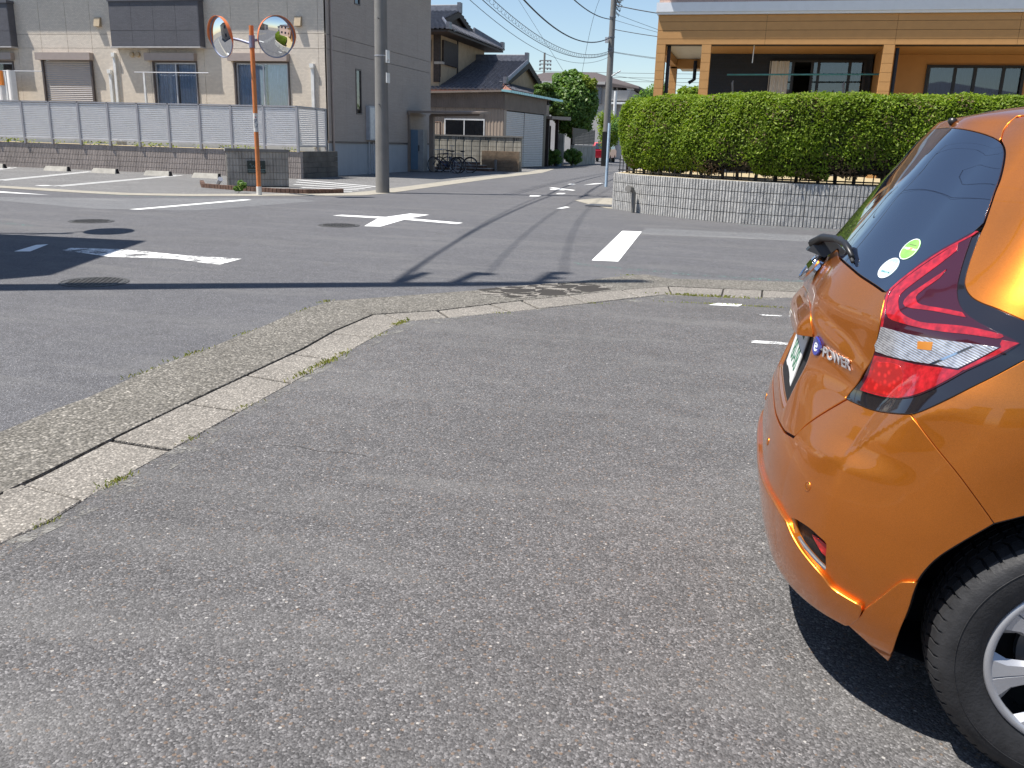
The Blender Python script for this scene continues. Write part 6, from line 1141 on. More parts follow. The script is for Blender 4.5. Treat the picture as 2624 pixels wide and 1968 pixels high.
# ---------------------------------------------------------------- car skin: horizontal sections stacked in height
ZT = np.array([.16,.205,.235,.26,.295,.33,.40,.45,.51,.57,.646,.725,.80,.86,.93,.965,1.0,1.05,1.10,1.205,1.253,1.315,1.374,1.416,1.435,1.447,1.457,1.470,1.50])
AT = -np.array([.575,.605,.636,.643,.653,.662,.675,.682,.680,.673,.652,.630,.606,.598,.598,.596,.582,.552,.519,.452,.422,.378,.336,.300,.283,.242,.204,.126,-.20])
WT = np.array([.75,.775,.79,.80,.814,.824,.836,.842,.846,.848,.848,.848,.848,.847,.843,.840,.832,.815,.794,.742,.720,.690,.660,.632,.612,.596,.578,.545,.36])
LT = np.array([.60,.63,.65,.66,.67,.68,.69,.70,.70,.69,.67,.65,.63,.62,.61,.60,.58,.55,.52,.46,.44,.42,.40,.39,.385,.38,.37,.36,.34])
NT = np.array([2.9,3.0,3.0,3.1,3.1,3.1,3.1,3.1,3.1,3.1,3.1,3.1,3.1,3.1,3.0,2.95,2.9,2.8,2.7,2.55,2.55,2.55,2.6,2.65,2.7,2.8,2.8,2.7,2.5])
SMAX = 1.9
def _pch(x, X, Yv):
    x = np.clip(x, X[0], X[-1]); h = np.diff(X); d = np.diff(Yv) / h
    m = np.zeros(len(X)); m[0] = d[0]; m[-1] = d[-1]
    for i in range(1, len(X) - 1):
        m[i] = 0 if d[i-1] * d[i] <= 0 else 2 * d[i-1] * d[i] / (d[i-1] + d[i])
    i = np.clip(np.searchsorted(X, x) - 1, 0, len(X) - 2); t = (x - X[i]) / h[i]
    return ((2*t**3 - 3*t**2 + 1) * Yv[i] + (t**3 - 2*t**2 + t) * h[i] * m[i] + (-2*t**3 + 3*t**2) * Yv[i+1] + (t**3 - t**2) * h[i] * m[i+1])
def _sm(x, a, b):
    t = np.clip((x - a) / (b - a), 0, 1); return t * t * (3 - 2 * t)
def skin(s, z):
    """point of the right/left rear skin in car space: a forward of the rear axle, l to the right, z up"""
    s = np.asarray(s, float); z = np.asarray(z, float)
    ac = _pch(z, ZT, AT); w = _pch(z, ZT, WT); L = _pch(z, ZT, LT); n = _pch(z, ZT, NT)
    q = np.abs(s); sg = np.sign(s + 1e-12)
    zc = _pch(q, np.array([0, .25, .42, .49, .505, .533, .576, .66, 1.0, 2.0]), np.array([.625, .63, .645, .66, .682, .735, .790, .835, .88, .88]))
    A = .050 * _sm(q, .16, .40) * (1 - .72 * _sm(q, .57, .85))
    x = np.clip((z - zc) / .12, -1, 1.6); sp = .045 + .45 * _sm(q, .57, .85)
    g = .5 * (x + np.sqrt(x * x + sp * sp)); g = g - .5 * (-1 + np.sqrt(1 + sp * sp))
    g = np.where(g > .7, .7 + .3 * np.tanh((g - .7) / .3), g)
    inset = A * g
    w2 = w - inset; L2 = L - inset * .9
    ph = np.clip(q, 0, 1) * np.pi / 2; c = np.abs(np.cos(ph)); si = np.abs(np.sin(ph))
    n = n + 1.1 * _sm(q, .52, .85); r = (c**n + si**n)**(-1 / n)
    a0 = ac + L
    a = a0 - L2 * r * c; l = w2 * r * si
    f = np.clip(q - 1, 0, None) / (SMAX - 1); a = np.where(q > 1, a0 + f * (.55 - a0), a)
    rg = np.sqrt(((q - .507) / .15)**2 + .03**2); rg = .016 * np.clip(1 - rg, 0, 1) * _sm(z, .20, .36) * (1 - _sm(z, .64, .70)); a = a - rg * .7; l = l + rg * .7
    rr = np.hypot(a, z - .31)
    l = l + .030 * np.exp(-((rr - .54) / .10)**2) * _sm(q, .62, .95) * (z < 2)
    return np.stack([a, l * sg, z + 0 * a], -1)
def skin_n(s, z):
    e = 1e-4; du = skin(s + e, z) - skin(s - e, z); dz = skin(s, z + e) - skin(s, z - e)
    n = np.cross(dz, du); n /= np.maximum(np.linalg.norm(n, axis=-1, keepdims=True), 1e-12)
    return n


# ================================================================ orange hatchback
def paint():
    t = NT_('orange_metallic_paint'); fl = t.voro(1400, 'Color'); n = t.sep(fl)
    t.base(t.mix(t.ramp(n, [(0, 0.0), (1, 1.0)]), (.66, .185, .016), (.84, .265, .028))); t.p(Metallic=.88, Roughness=.34, Coat=1.0, Coat_Roughness=.025, Specular=.5)
    return t.m
def glossy(name, c, rough=.08, coat=1.0, metal=0.0, em=None):
    t = NT_(name); t.base(c); t.p(Metallic=metal, Roughness=rough, Coat=coat, Coat_Roughness=.02, Specular=.6); return t.m
M['paint'] = paint(); M['privacy_glass'] = glossy('dark_tinted_glass', (.012, .018, .036), .02, 1.0); M['privacy_glass'].node_tree.nodes['Principled BSDF'].inputs['IOR'].default_value = 1.9; M['privacy_glass'].node_tree.nodes['Principled BSDF'].inputs['Coat IOR'].default_value = 1.7
t = NT_('red_lens'); st_ = t.ramp(t.noise(60, 3, .6), [(.35, .55), (.7, 1.25)]); t.base(t.mix(1, st_, (.42, .012, .018), 'MULTIPLY')); t.p(Roughness=.12, Coat=1.0, Coat_Roughness=.02, Specular=.7); M['lens_red'] = t.m
t = NT_('bright_red_reflector'); v_ = t.ramp(t.voro(70, 'Distance'), [(0, 1.7), (.5, .75)]); t.base(t.mix(1, v_, (.72, .022, .02), 'MULTIPLY')); t.p(Roughness=.2, Metallic=.35, Coat=1.0, Coat_Roughness=.02); M['lens_bright'] = t.m
M['fog_grey'] = simple('fog_bezel_grey', (.10, .10, .11), .5, var=.05)
M['lens_smoke'] = glossy('smoked_red_lens', (.045, .005, .012), .12); M['lens_black'] = glossy('gloss_black_surround', (.012, .010, .012), .08)
t = NT_('ribbed_clear_lens'); sx_ = t.n.new('ShaderNodeSeparateXYZ'); t.l.new(t.pos(), sx_.inputs[0]); sw = t.math('SINE', t.math('MULTIPLY', t.math('ADD', sx_.outputs[2], t.math('MULTIPLY', sx_.outputs[0], .35)), 1150)); t.base(t.mix(t.ramp(t.math('ADD', t.math('MULTIPLY', sw, .14), t.noise(55, 4, .7)), [(.30, 0.0), (.62, 1.0)]), (.42, .42, .45), (.88, .89, .92)))
t.p(Roughness=.18, Metallic=.7, Coat=1.0, Coat_Roughness=.02); t.bump(sw, .25, .002); M['lens_clear'] = t.m
M['amber'] = glossy('amber_bulb', (.55, .20, .02), .2); M['chrome'] = glossy('chrome', (.75, .76, .80), .08, 0, 1.0); M['wheel_silver'] = simple('silver_wheel_cover', (.50, .51, .54), .33, .55, var=.03)
M['badge_silver'] = glossy('badge_silver', (.60, .61, .64), .28, 0, .45); M['badge_blue'] = glossy('badge_blue', (.03, .04, .32), .15); M['plate'] = simple('plate_white', (.74, .75, .74), .4, var=.02); M['plate_green'] = simple('plate_green', (.02, .16, .08), .5, var=0)
M['sticker_green'] = simple('green_sticker', (.25, .70, .12), .5, var=.25, nscale=25); M['sticker_blue'] = simple('blue_white_sticker', (.42, .66, .82), .5, var=.3, nscale=18); M['print_white'] = simple('white_print', (.85, .88, .88), .5, var=0); M['print_pink'] = simple('pink_print', (.85, .25, .35), .5, var=0); M['print_dark'] = simple('dark_print', (.16, .22, .08), .5, var=0); M['shell'] = simple('car_inner_shell', (.006, .006, .007), .7, var=0)
CX_, CY_, CTH = .785, 2.714, 0.0
car = thing('orange_hatchback', 'orange five-door hatchback parked at the right edge, seen from its rear right corner', 'car', (CX_, CY_, .012), CTH)
def to_local(P): P = np.array(P, float); P[..., 1] *= -1; return P       # (a, l, z) -> car empty's x, y, z
def fskin(s, z):
    s = np.asarray(s, float); z = np.asarray(z, float)
    ZF = np.array([.16, .3, .5, .7, .8, .88, .95, 1.02, 1.1, 1.2, 1.3, 1.4, 1.45, 1.5]); AF = np.array([3.12, 3.28, 3.36, 3.33, 3.24, 3.02, 2.62, 2.25, 2.08, 1.88, 1.68, 1.42, 1.25, .95])
    af = _pch(z, ZF, AF); w = _pch(z, ZT, WT) - .015 * _sm(z, .8, 1.0); q = np.abs(s); ph = np.clip(q, 0, 1) * np.pi / 2; n = 3.4; c = np.abs(np.cos(ph)); si = np.abs(np.sin(ph)); r = (c**n + si**n)**(-1 / n)
    L = np.minimum(1.1, af - .55); a0 = af - L; a = a0 + L * r * c; l = w * r * si; f = np.clip(q - 1, 0, None) / .9; a = np.where(q > 1, a0 + f * (.55 - a0), a)
    rr = np.hypot(a - 2.6, z - .31); l = l + .015 * np.exp(-((rr - .5) / .11)**2) * _sm(q, .6, .95)
    return np.stack([a, l * np.sign(s + 1e-12), z + 0 * a], -1)
def nrm_of(fn, s, z, flip=1):
    e = 1e-4; n = np.cross(fn(s, z + e) - fn(s, z - e), fn(s + e, z) - fn(s - e, z)) * flip; return n / np.maximum(np.linalg.norm(n, axis=-1, keepdims=True), 1e-12)
def in_poly(P, x, y):
    P = np.asarray(P); x = np.asarray(x)[..., None]; y = np.asarray(y)[..., None]; x0, y0 = P[:, 0], P[:, 1]; x1, y1 = np.roll(x0, -1), np.roll(y0, -1)
    c = ((y0 > y) != (y1 > y)) & (x < (x1 - x0) * (y - y0) / (y1 - y0 + 1e-15) + x0); return c.sum(-1) % 2 == 1
KS = 1.15
def patch(name, outline, m, parent, off=0.0, step=.012, depth=.010, holes=(), fn=None, disp=None, inset=.0, flip=1, cls=None, bevel=.0018):
    """a panel of the car skin: outline in (s, z), conforming triangulation, analytic normals, folded-in edge"""
    fn = fn or skin; out = [tuple(p) for p in outline]
    o2 = [out[0]]
    for p in out[1:]:
        if math.dist((p[0] * KS, p[1]), (o2[-1][0] * KS, o2[-1][1])) > .0015: o2.append(p)
    if math.dist(o2[0], o2[-1]) < .0015: o2.pop()
    dense = []
    for i, p in enumerate(o2):
        q_ = o2[(i + 1) % len(o2)]; d = math.dist((p[0] * KS, p[1]), (q_[0] * KS, q_[1])); k = max(1, int(d / (step * 1.2)))
        for j in range(k): dense.append((p[0] + (q_[0] - p[0]) * j / k, p[1] + (q_[1] - p[1]) * j / k))
    ol = np.array(dense); A = ol * np.array([KS, 1]); area = .5 * np.sum(A[:, 0] * np.roll(A[:, 1], -1) - np.roll(A[:, 0], -1) * A[:, 1])
    if area < 0: A = A[::-1]
    if inset:
        t_ = np.roll(A, -1, 0) - np.roll(A, 1, 0); t_ /= np.maximum(np.linalg.norm(t_, axis=1, keepdims=True), 1e-9); A = A + np.stack([-t_[:, 1], t_[:, 0]], 1) * inset
    loops = [A]; H_ = [np.array(h) * np.array([KS, 1]) for h in holes]; loops += H_
    x0, y0 = A.min(0); x1, y1 = A.max(0); gx_, gy_ = np.meshgrid(np.arange(x0 + step * .5, x1, step), np.arange(y0 + step * .5, y1, step), indexing='ij'); gx_ = gx_.ravel(); gy_ = gy_.ravel()
    k = in_poly(A, gx_, gy_)
    for h in H_: k &= ~in_poly(h, gx_, gy_)
    G = np.stack([gx_[k], gy_[k]], 1); Bp = np.concatenate(loops)
    if len(G):
        dm = np.full(len(G), 9.)
        for b in np.array_split(Bp, max(1, len(Bp) // 64)): dm = np.minimum(dm, np.sqrt(((G[:, None] - b[None]) ** 2).sum(-1)).min(1))
        G = G[dm > step * .45]
    pts = [Vector(p) for p in Bp] + [Vector(p) for p in G]; E_ = []; b0 = 0
    for lp in loops: E_ += [(b0 + i, b0 + (i + 1) % len(lp)) for i in range(len(lp))]; b0 += len(lp)
    r = delaunay_2d_cdt(pts, E_, [], 1, 1e-7); V2 = np.array([(v.x, v.y) for v in r[0]]); F = [tuple(f) for f in r[2]]
    cen = np.array([V2[list(f)].mean(0) for f in F]); keep = in_poly(A, cen[:, 0], cen[:, 1])
    for h in H_: keep &= ~in_poly(h, cen[:, 0], cen[:, 1])
    F = [f for f, k_ in zip(F, keep) if k_]; S_, Z_ = V2[:, 0] / KS, V2[:, 1]
    f2 = fn if disp is None else (lambda s, z: fn(s, z) + nrm_of(fn, s, z, flip) * disp(s, z)[..., None])
    P = f2(S_, Z_); Nn = nrm_of(f2, S_, Z_, flip); P = P + Nn * off; verts = [P]; nor = [Nn]; faces = list(F); base = len(P)
    for lp in loops:      # folded edge: small rounding, then straight in
        s_, z_ = lp[:, 0] / KS, lp[:, 1]; Pt = f2(s_, z_); n_ = nrm_of(f2, s_, z_, flip); Pt = Pt + n_ * off; tg = np.roll(Pt, -1, 0) - np.roll(Pt, 1, 0); tg /= np.maximum(np.linalg.norm(tg, axis=1, keepdims=True), 1e-9); sd2 = np.cross(tg, n_); sg_ = np.sign((sd2 * (Pt.mean(0) - Pt)).sum(1).mean()); sd2 = -sd2 * (sg_ if lp is A else -sg_)
        if lp is A: rows = [(Pt, n_), (Pt + sd2 * bevel * .8 - n_ * bevel * .7, n_ * .6 + sd2 * .8), (Pt + sd2 * bevel - n_ * bevel * 2, sd2), (Pt + sd2 * bevel - n_ * depth, sd2)]
        else: rows = [(Pt, n_), (Pt - n_ * bevel, n_ * .5 + sd2 * .8), (Pt - n_ * depth, sd2)]
        b1 = base
        for rp, rn in rows: verts.append(rp); nor.append(rn / np.maximum(np.linalg.norm(rn, axis=1, keepdims=True), 1e-9)); base += len(rp)
        n1 = len(Pt)
        for rI in range(len(rows) - 1):
            for i in range(n1): a_, b_ = b1 + rI * n1 + i, b1 + rI * n1 + (i + 1) % n1; faces.append((a_, b_, b_ + n1, a_ + n1))
    V_ = to_local(np.concatenate(verts)); N_ = np.concatenate(nor).copy(); N_[:, 1] *= -1
    me = bpy.data.meshes.new(name); fo = []
    fn_ = lambda f: np.cross(V_[f[1]] - V_[f[0]], V_[f[2]] - V_[f[0]])
    for f in faces: fo.append(f if np.dot(fn_(f), N_[list(f)].mean(0)) >= 0 else f[::-1])
    me.from_pydata(V_.tolist(), [], fo); me.polygons.foreach_set('use_smooth', [True] * len(me.polygons))
    me.normals_split_custom_set_from_vertices(N_.tolist()); me.materials.append(m)
    return link(name, me, parent)
def msp(P): return [(-s, z) for s, z in P]      # mirror in s
def sym(P): return P + [(-s, z) for s, z in reversed(P)]
D_ = CAR
# --- inner dark shell
def shell(fn, amin=None, flip=1, wheel=0.0):
    S_, Z_ = np.meshgrid(np.linspace(-1.9, 1.9, 160), np.concatenate([np.linspace(.2, 1.44, 63), [1.46, 1.48, 1.5]]), indexing='ij'); P = fn(S_, Z_); P = P - nrm_of(fn, S_, Z_, flip) * .014; V_ = to_local(P).reshape(-1, 3); nz = Z_.shape[1]; F = []
    for i in range(159):
        for j in range(nz - 1):
            c_ = P[i, j]
            if abs(c_[1]) > .55 and math.hypot(c_[0] - wheel, c_[2] - .31) < .39: continue
            F.append((i * nz + j, (i + 1) * nz + j, (i + 1) * nz + j + 1, i * nz + j + 1))
    F.append(tuple(i * nz + nz - 1 for i in range(160))); F.append(tuple(i * nz for i in range(160))[::-1]); me = bpy.data.meshes.new('inner_shell'); me.from_pydata(V_.tolist(), [], F); me.materials.append(M['shell']); return link('inner_shell', me, car)
shell(skin); shell(fskin, flip=-1, wheel=2.6)
# --- outlines
L_up, L_lo, L_bo, L_ti, L_to = D_['light_upper'], D_['light_lower'], D_['light_bottom'], D_['light_tip'], D_['light_top']
light = L_lo + L_bo[1:] + L_ti + L_to + [L_up[-1]] + L_up[::-1][1:]
glassR = [(0.0, 1.082), (.08, 1.078)] + [p for p in D_['glass_bottom'] if p[0] > .13] + L_up[1:] + D_['glass_right'][1:] + [(.06, 1.4140), (0.0, 1.4142)]
glassR = [(s, z) for s, z in glassR]
glass = [p for p in glassR if p[0] > .001]; glass = [(0.0, 1.082)] + glass + [(0.0, 1.4142)] + [(-s, z) for s, z in reversed(glass)]
skirt = D_['skirt_top']; flapt = D_['flap_top']; arch = D_['arch']; arch_up = [p for p in arch if p[1] > .436]; arch_lo = [p for p in arch if p[1] <= .436]
def skirt_disp(s, z):
    q = np.abs(s); X = np.array([0.0, .22, .33] + [p[0] for p in skirt[::3]] + [.63, .70]); Yv = np.array([.455, .455, .452] + [p[1] for p in skirt[::3]] + [.335, .36]); zl = _pch(q, X, Yv); t = np.clip((zl - z) / .016 + .5, 0, 1); t = t * t * (3 - 2 * t)
    return (.020 * (1 - .55 * _sm(q, .54, .60)) + .0) * t * _sm(q, .05, .30)
bump_r = [(0.0, .735), (.30, .70)] + [p for p in D_['gap_bt'][::-1] if p[0] > .455] + L_bo[:24] if 0 else None
gbt = D_['gap_bt'][::-1]                                            # inner lower end -> light corner
gap0 = D_['gap_bf'][0]; bo = [p for p in L_bo if p[0] < gap0[0]]; bo2 = [p for p in L_bo if p[0] >= gap0[0]]
bR = [(.15, .612), (.28, .617)] + [p for p in gbt] + bo[1:] + D_['gap_bf'] + arch_up[1:] + arch_lo + D_['flap'] + [(.50, .250), (.42, .245), (.30, .236), (.15, .230)]
bumper = [(0.0, .612)] + bR + [(0.0, .230)] + [(-s, z) for s, z in reversed(bR)]
ch = lambda P, d: P
bmp = patch('rear_bumper', bumper, M['paint'], car, 0, .0095, .014, holes=[D_['fog_open'][:-1], msp(D_['fog_open'][:-1])], inset=.0022)
SK = [(s, z) for s, z in skirt]; skR = [(.12, .452), (.25, .455), (.34, .452)] + SK[:-1] + [(.592, .326)] + [(.586, .300), (.566, .262), (.556, .2535)] + [(.50, .250), (.42, .245), (.30, .236), (.15, .230)]
sk_full = [(0.0, .450)] + skR + [(0.0, .230)] + [(-s, z) for s, z in reversed(skR)]
patch('rear_skirt', sk_full, M['paint'], bmp, .012, .010, .022, bevel=.003)
for P_ in (lambda x: x, msp): patch('skirt_wing', P_(flapt + arch_lo[1:] + D_['flap'] + [(.560, .2555), (.572, .275), (.590, .305)]), M['paint'], bmp, .009, .010, .02, inset=.0015, bevel=.0025)
tg = [(.28, .623)] + [(s, z + .006) for s, z in gbt] + [(s - .0035, z) for s, z in L_lo[::-1]] + [(s, z - .004) for s, z in D_['glass_bottom'][::-1] if s < .408 and s > .13]
tgR = [(.15, .618)] + tg + [(.08, 1.0735)]
tail = [(0.0, .618)] + tgR + [(0.0, 1.0775)] + [(-s, z) for s, z in reversed(tgR)]
GE = max(p[0] for p in D_['garnish'])
def tail_disp(s, z):      # plate recess below the garnish, soft raised crease
    q = np.abs(s); rec = _sm(GE + .005 - q, 0, .025) * _sm(z, .645, .665) * _sm(.875 - z, 0, .02) * .016; ridge = .012 * np.exp(-((z - (.930 - .30 * np.clip(q - .13, 0, .3))) / .024) ** 2) * _sm(q, .12, .24) * (1 - .5 * _sm(q, .33, .43)); return ridge - rec
tgate = patch('tailgate', tail, M['paint'], car, 0, .010, .014, disp=tail_disp, inset=.0020)
rw = patch('rear_window', glass, M['privacy_glass'], car, .0015, .016, .012, inset=.001)
lens = patch('tail_light', light, M['lens_black'], car, .001, .010, .014, inset=.0015)
lensL = patch('tail_light', msp(light), M['lens_black'], car, .001, .02, .014, inset=.0015)
for P_, par in ((lambda x: x, lens), (msp, lensL)):
    st2 = .008 if par is lens else .02
    patch('lens_body', P_(D_['lens_body']), M['lens_smoke'], par, .0035, st2, .004, bevel=.0005)
    patch('light_band', P_(D_['band_a']), M['lens_red'], par, .0048, st2, .003, bevel=.0005); patch('light_band', P_(D_['band_b']), M['lens_red'], par, .0048, st2, .003, bevel=.0005)
    patch('edge_glow', P_(D_['rim_red'] + [(s + .006, z) for s, z in D_['rim_red'][::-1]]), M['lens_red'], par, .0045, st2, .003, bevel=.0005)
    patch('lower_lens', P_(D_['lens_low'][:-1]), M['lens_red'], par, .0048, st2, .003, bevel=.0005); patch('bright_reflector', P_(D_['lens_low_bright']), M['lens_bright'], par, .0058, .006 if par is lens else .02, .002)
    patch('red_tip', P_(D_['red_tip']), M['lens_red'], par, .0046, st2, .003, bevel=.0005)
    patch('clear_lens', P_(D_['lens_white'][:-1]), M['lens_clear'], par, .0056, st2, .004, bevel=.0005); patch('amber_bulb', P_(D_['lens_amber'][:4]), M['amber'], par, .0066, st2, .002, bevel=.0005); patch('reflector_bar', P_(D_['lens_stripe']), M['chrome'], par, .0064, st2, .002, bevel=.0005)
# quarter panels
dp = D_['dpillar_left']; sg2 = D_['spoiler_gap']
qp = D_['gap_bf'][::-1] + bo2[1:] + L_ti + L_to + dp[1:] + sg2[1:] + [(.378, 1.434), (.45, 1.444), (.70, 1.452), (1.0, 1.462), (1.9, 1.468), (1.9, .24), (1.62, .24)]
ar = [];
for k in range(25):       # front half of the wheel arch, from the sill round to the top (through the skin's own s)
    an = R_(-10) + (R_(118) + R_(10)) * k / 24; aT, zT = .375 * math.cos(an), .31 + .375 * math.sin(an)
    ss = np.linspace(.5, 1.89, 900); pp = skin(ss, np.full(900, zT)); j = int(np.argmin(np.abs(pp[:, 0] - aT))); ar.append((float(ss[j]), zT))
ar = [p for p in ar if p[0] > arch_up[0][0] + .012]
qp = qp + ar
qR = patch('quarter_panel', qp, M['paint'], car, 0, .0115, .014, inset=.0020); qL = patch('quarter_panel', msp(qp), M['paint'], car, 0, .03, .014, inset=.0020)
# spoiler and roof
spR = [(s, z + .003) for s, z in D_['glass_right'][::-1] if s > .12 and z > 1.375] + [(s - .003, z) for s, z in sg2[1:]] + [(.372, 1.4375), (.45, 1.448), (.75, 1.459), (1.0, 1.4685), (1.9, 1.475), (1.9, 1.499)]
sp_ = [(0.0, 1.4175), (.06, 1.4172)] + spR; spo = sp_ + [(-s, z) for s, z in reversed(sp_[1:])]
patch('roof_spoiler', spo, M['paint'], car, .002, .012, .014)
rp = skin(np.linspace(-1.9, 1.9, 121), np.full(121, 1.499)); rf = fskin(np.linspace(1.9, -1.9, 121), np.full(121, 1.499)); ring = np.concatenate([rp, rf]); ctr = ring.mean(0); V_ = [ring]
for k in range(1, 6):
    f_ = 1 - k / 6; q_ = ctr + (ring - ctr) * f_; q_[:, 2] = 1.499 + .028 * (1 - f_ ** 2); V_.append(q_)
V_ = np.concatenate(V_ + [np.array([[ctr[0], ctr[1], 1.527]])]); n_ = len(ring); F = [(k * n_ + i, k * n_ + (i + 1) % n_, (k + 1) * n_ + (i + 1) % n_, (k + 1) * n_ + i) for k in range(5) for i in range(n_)] + [(5 * n_ + i, 5 * n_ + (i + 1) % n_, 6 * n_) for i in range(n_)]
me = bpy.data.meshes.new('roof'); me.from_pydata(to_local(V_).tolist(), [], F); me.polygons.foreach_set('use_smooth', [True] * len(F)); me.materials.append(M['paint']); link('roof', me, car)
# front half
fpan = [(-1.9, .24), (1.9, .24), (1.9, 1.498), (-1.9, 1.498)]
def farch(sgn):
    o = []
    for k in range(18):
        an = R_(-12) + R_(204) * k / 17; aT, zT = 2.6 + .375 * math.cos(an), .31 + .375 * math.sin(an); ss = np.linspace(.5, 1.89, 900); pp = fskin(ss, np.full(900, zT)); j = int(np.argmin(np.abs(pp[:, 0] - aT))); o.append((sgn * float(ss[j]), zT))
    return o
fp_ = patch('front_body', fpan, M['paint'], car, 0, .03, .012, fn=fskin, flip=-1, holes=[farch(1), farch(-1)])
patch('windscreen', [(-.86, 1.0), (.86, 1.0), (.80, 1.2), (.72, 1.42), (-.72, 1.42), (-.80, 1.2)], M['privacy_glass'], car, .004, .04, .006, fn=fskin, flip=-1)
for sg_ in (1, -1):
    patch('side_window', [(sg_ * s, z) for s, z in ((1.28, 1.0), (1.88, 1.0), (1.88, 1.39), (1.40, 1.38), (1.22, 1.22))], M['privacy_glass'], car, .004, .04, .006)
    patch('side_window', [(sg_ * s, z) for s, z in ((1.06, 1.02), (1.88, 1.0), (1.88, 1.39), (1.02, 1.39))], M['privacy_glass'], car, .004, .04, .006, fn=fskin, flip=-1)
    patch('headlight', [(sg_ * s, z) for s, z in ((.36, .70), (.62, .74), (.92, .90), (.80, .90), (.50, .84), (.36, .78))], M['lens_clear'], car, .006, .03, .006, fn=fskin, flip=-1)
    mb = MB().hexa([(1.55, -sg_ * .80, .98), (1.70, -sg_ * .80, .98), (1.68, -sg_ * 1.0, .97), (1.56, -sg_ * 1.0, .97)], [(1.57, -sg_ * .80, 1.10), (1.70, -sg_ * .80, 1.10), (1.66, -sg_ * 1.0, 1.11), (1.58, -sg_ * 1.0, 1.11)]); link('door_mirror', mb.mesh('door_mirror', M['paint']), car)
    for ws in (0, 2.6):       # wheel housings
        mb = MB(); v0 = [(ws + r_ * math.cos(a), -sg_ * l_, .31 + r_ * math.sin(a)) for (r_, l_) in ((.378, .715), (.385, .60), (.38, .50)) for a in np.linspace(R_(-16), R_(196), 33)]
        mb.add(v0, [(k * 33 + i, k * 33 + i + 1, (k + 1) * 33 + i + 1, (k + 1) * 33 + i) for k in range(2) for i in range(32)]); mb.add([(ws + .38 * math.cos(a), -sg_ * .50, .31 + .38 * math.sin(a)) for a in np.linspace(R_(-16), R_(196), 33)], [tuple(range(33))])
        link('wheel_housing', mb.mesh('wheel_housing', M['liner']), car)
    ap = [skin(s, z) for s, z in (arch_up + arch_lo[:6])[::-1]] + [skin(s, z) for s, z in ar[::-1]]; ap = [(p[0], -sg_ * (p[1] - .012), p[2]) for p in ap]; link('arch_edge', MB().tube([tuple(p) for p in sorted(ap, key=lambda p: math.atan2(p[2] - .31, -p[0]) if not (p[0] > 0 and p[2] < .31) else math.atan2(p[2] - .31, -p[0]) + 2 * math.pi)], .007, 6).mesh('arch_edge', M['plastic_black'], True), car)
link('underbody', MB().box(-.38, -.55, .21, 3.1, .55, .30).mesh('underbody', M['liner']), car)
# fog reflector pocket
for P_ in (lambda x: x, msp):
    pk = patch('fog_recess', P_(D_['fog_open'][:-1]), M['plastic_black'], car, -.030, .02, .002, inset=-.012); patch('reflector', P_(D_['fog_red'][:-1]), M['lens_bright'], pk, -.010, .01, .010)
    c_ = D_['fog_open']; lip = [P_([q_])[0] for q_ in c_[18:-2]]; pts = [skin(*q_) - .006 * skin_n(*q_) for q_ in lip]; link('recess_lip', MB().tube([tuple(to_local(p)) for p in pts], .006, 6).mesh('recess_lip', M['fog_grey'], True), pk)
# garnish above the plate
gg = [(s, z) for s, z in D_['garnish'] if s > .12]; ga = [(0.0, gg[0][1] + .012), (gg[0][0] * .6, gg[0][1] + .008)] + gg + [(gg[-1][0] * .5, .846), (0.0, .846)]; ga = ga + [(-s, z) for s, z in reversed(ga[1:-1])]
def ga_disp(s, z): return .034 * _sm(gg[0][1] + .015 - z, 0, .07) * _sm(GE + .006 - np.abs(s), 0, .04)
patch('plate_garnish', ga, M['paint'], tgate, .0015, .010, .020, disp=ga_disp)
# plate, badge, emblem, stickers
def on_skin(s, z, off=0.0):
    p = skin(s, z); n = skin_n(s, z); p = to_local(p + n * off); n = n.copy(); n[1] *= -1; return Vector(p), Vector(n)
def flat_rot(n, up=Vector((0, 0, 1)), roll=0.0):
    Z = Vector(n).normalized(); X = up.cross(Z).normalized(); Y = Z.cross(X); R3 = Matrix((X, Y, Z)).transposed(); return R3 @ Matrix.Rotation(roll, 3, 'Z')
def place(me, name, parent, p, R3): o = link(name, me, parent); o.matrix_basis = Matrix.Translation(p) @ R3.to_4x4(); return o
pn = Vector((-1, 0, .225)).normalized(); pp = Vector((-.604, 0, .770)); Rp = flat_rot(pn)
pl_ = place(MB().box(-.165, -.0825, 0, .165, .0825, .003).mesh('number_plate', M['plate']), 'number_plate', tgate, pp, Rp)
place(text_mesh('80-08', .095, M['plate_green'], .0006), 'plate_number', pl_, Vector((.012, -.022, .0032)), Matrix.Identity(3)); place(text_mesh('・・・ 500', .034, M['plate_green'], .0006), 'plate_region', pl_, Vector((0, .052, .0032)), Matrix.Identity(3))
place(MB().box(-.172, -.089, -.014, .172, .089, -.001).mesh('plate_frame', M['plastic_black']), 'plate_frame', tgate, pp, Rp)
def conform(me, s0, z0, off, wdir=1.0, disp=None):       # lay flat lettering on the skin: x runs along s (to the right side), y up
    for v in me.vertices:
        h_ = 1e-3; ls = float(np.linalg.norm(skin(s0 + h_, z0) - skin(s0, z0)) / h_); lz = float(np.linalg.norm(skin(s0, z0 + h_) - skin(s0, z0)) / h_)
        s_, z_ = s0 + v.co.x / ls * wdir, z0 + v.co.y / lz; p = skin(s_, z_) + skin_n(s_, z_) * (off + v.co.z + (float(disp(s_, z_)) if disp else 0)); v.co = Vector(to_local(p))
    return me
s_a, s_b = D_['badge_line'][0][0], D_['badge_line'][2][0]
me = text_mesh('POWER', .038, M['badge_silver'], .0015, bold=.0006)
for v in me.vertices: v.co.x *= 1.15
conform(me, (s_a + s_b) / 2 + .022, .842, .003, disp=tail_disp); link('power_badge', me, tgate)
me = text_mesh('e', .052, M['print_white'], .0008); conform(me, s_a + .002, .849, .0065, disp=tail_disp); link('e_badge', me, tgate)
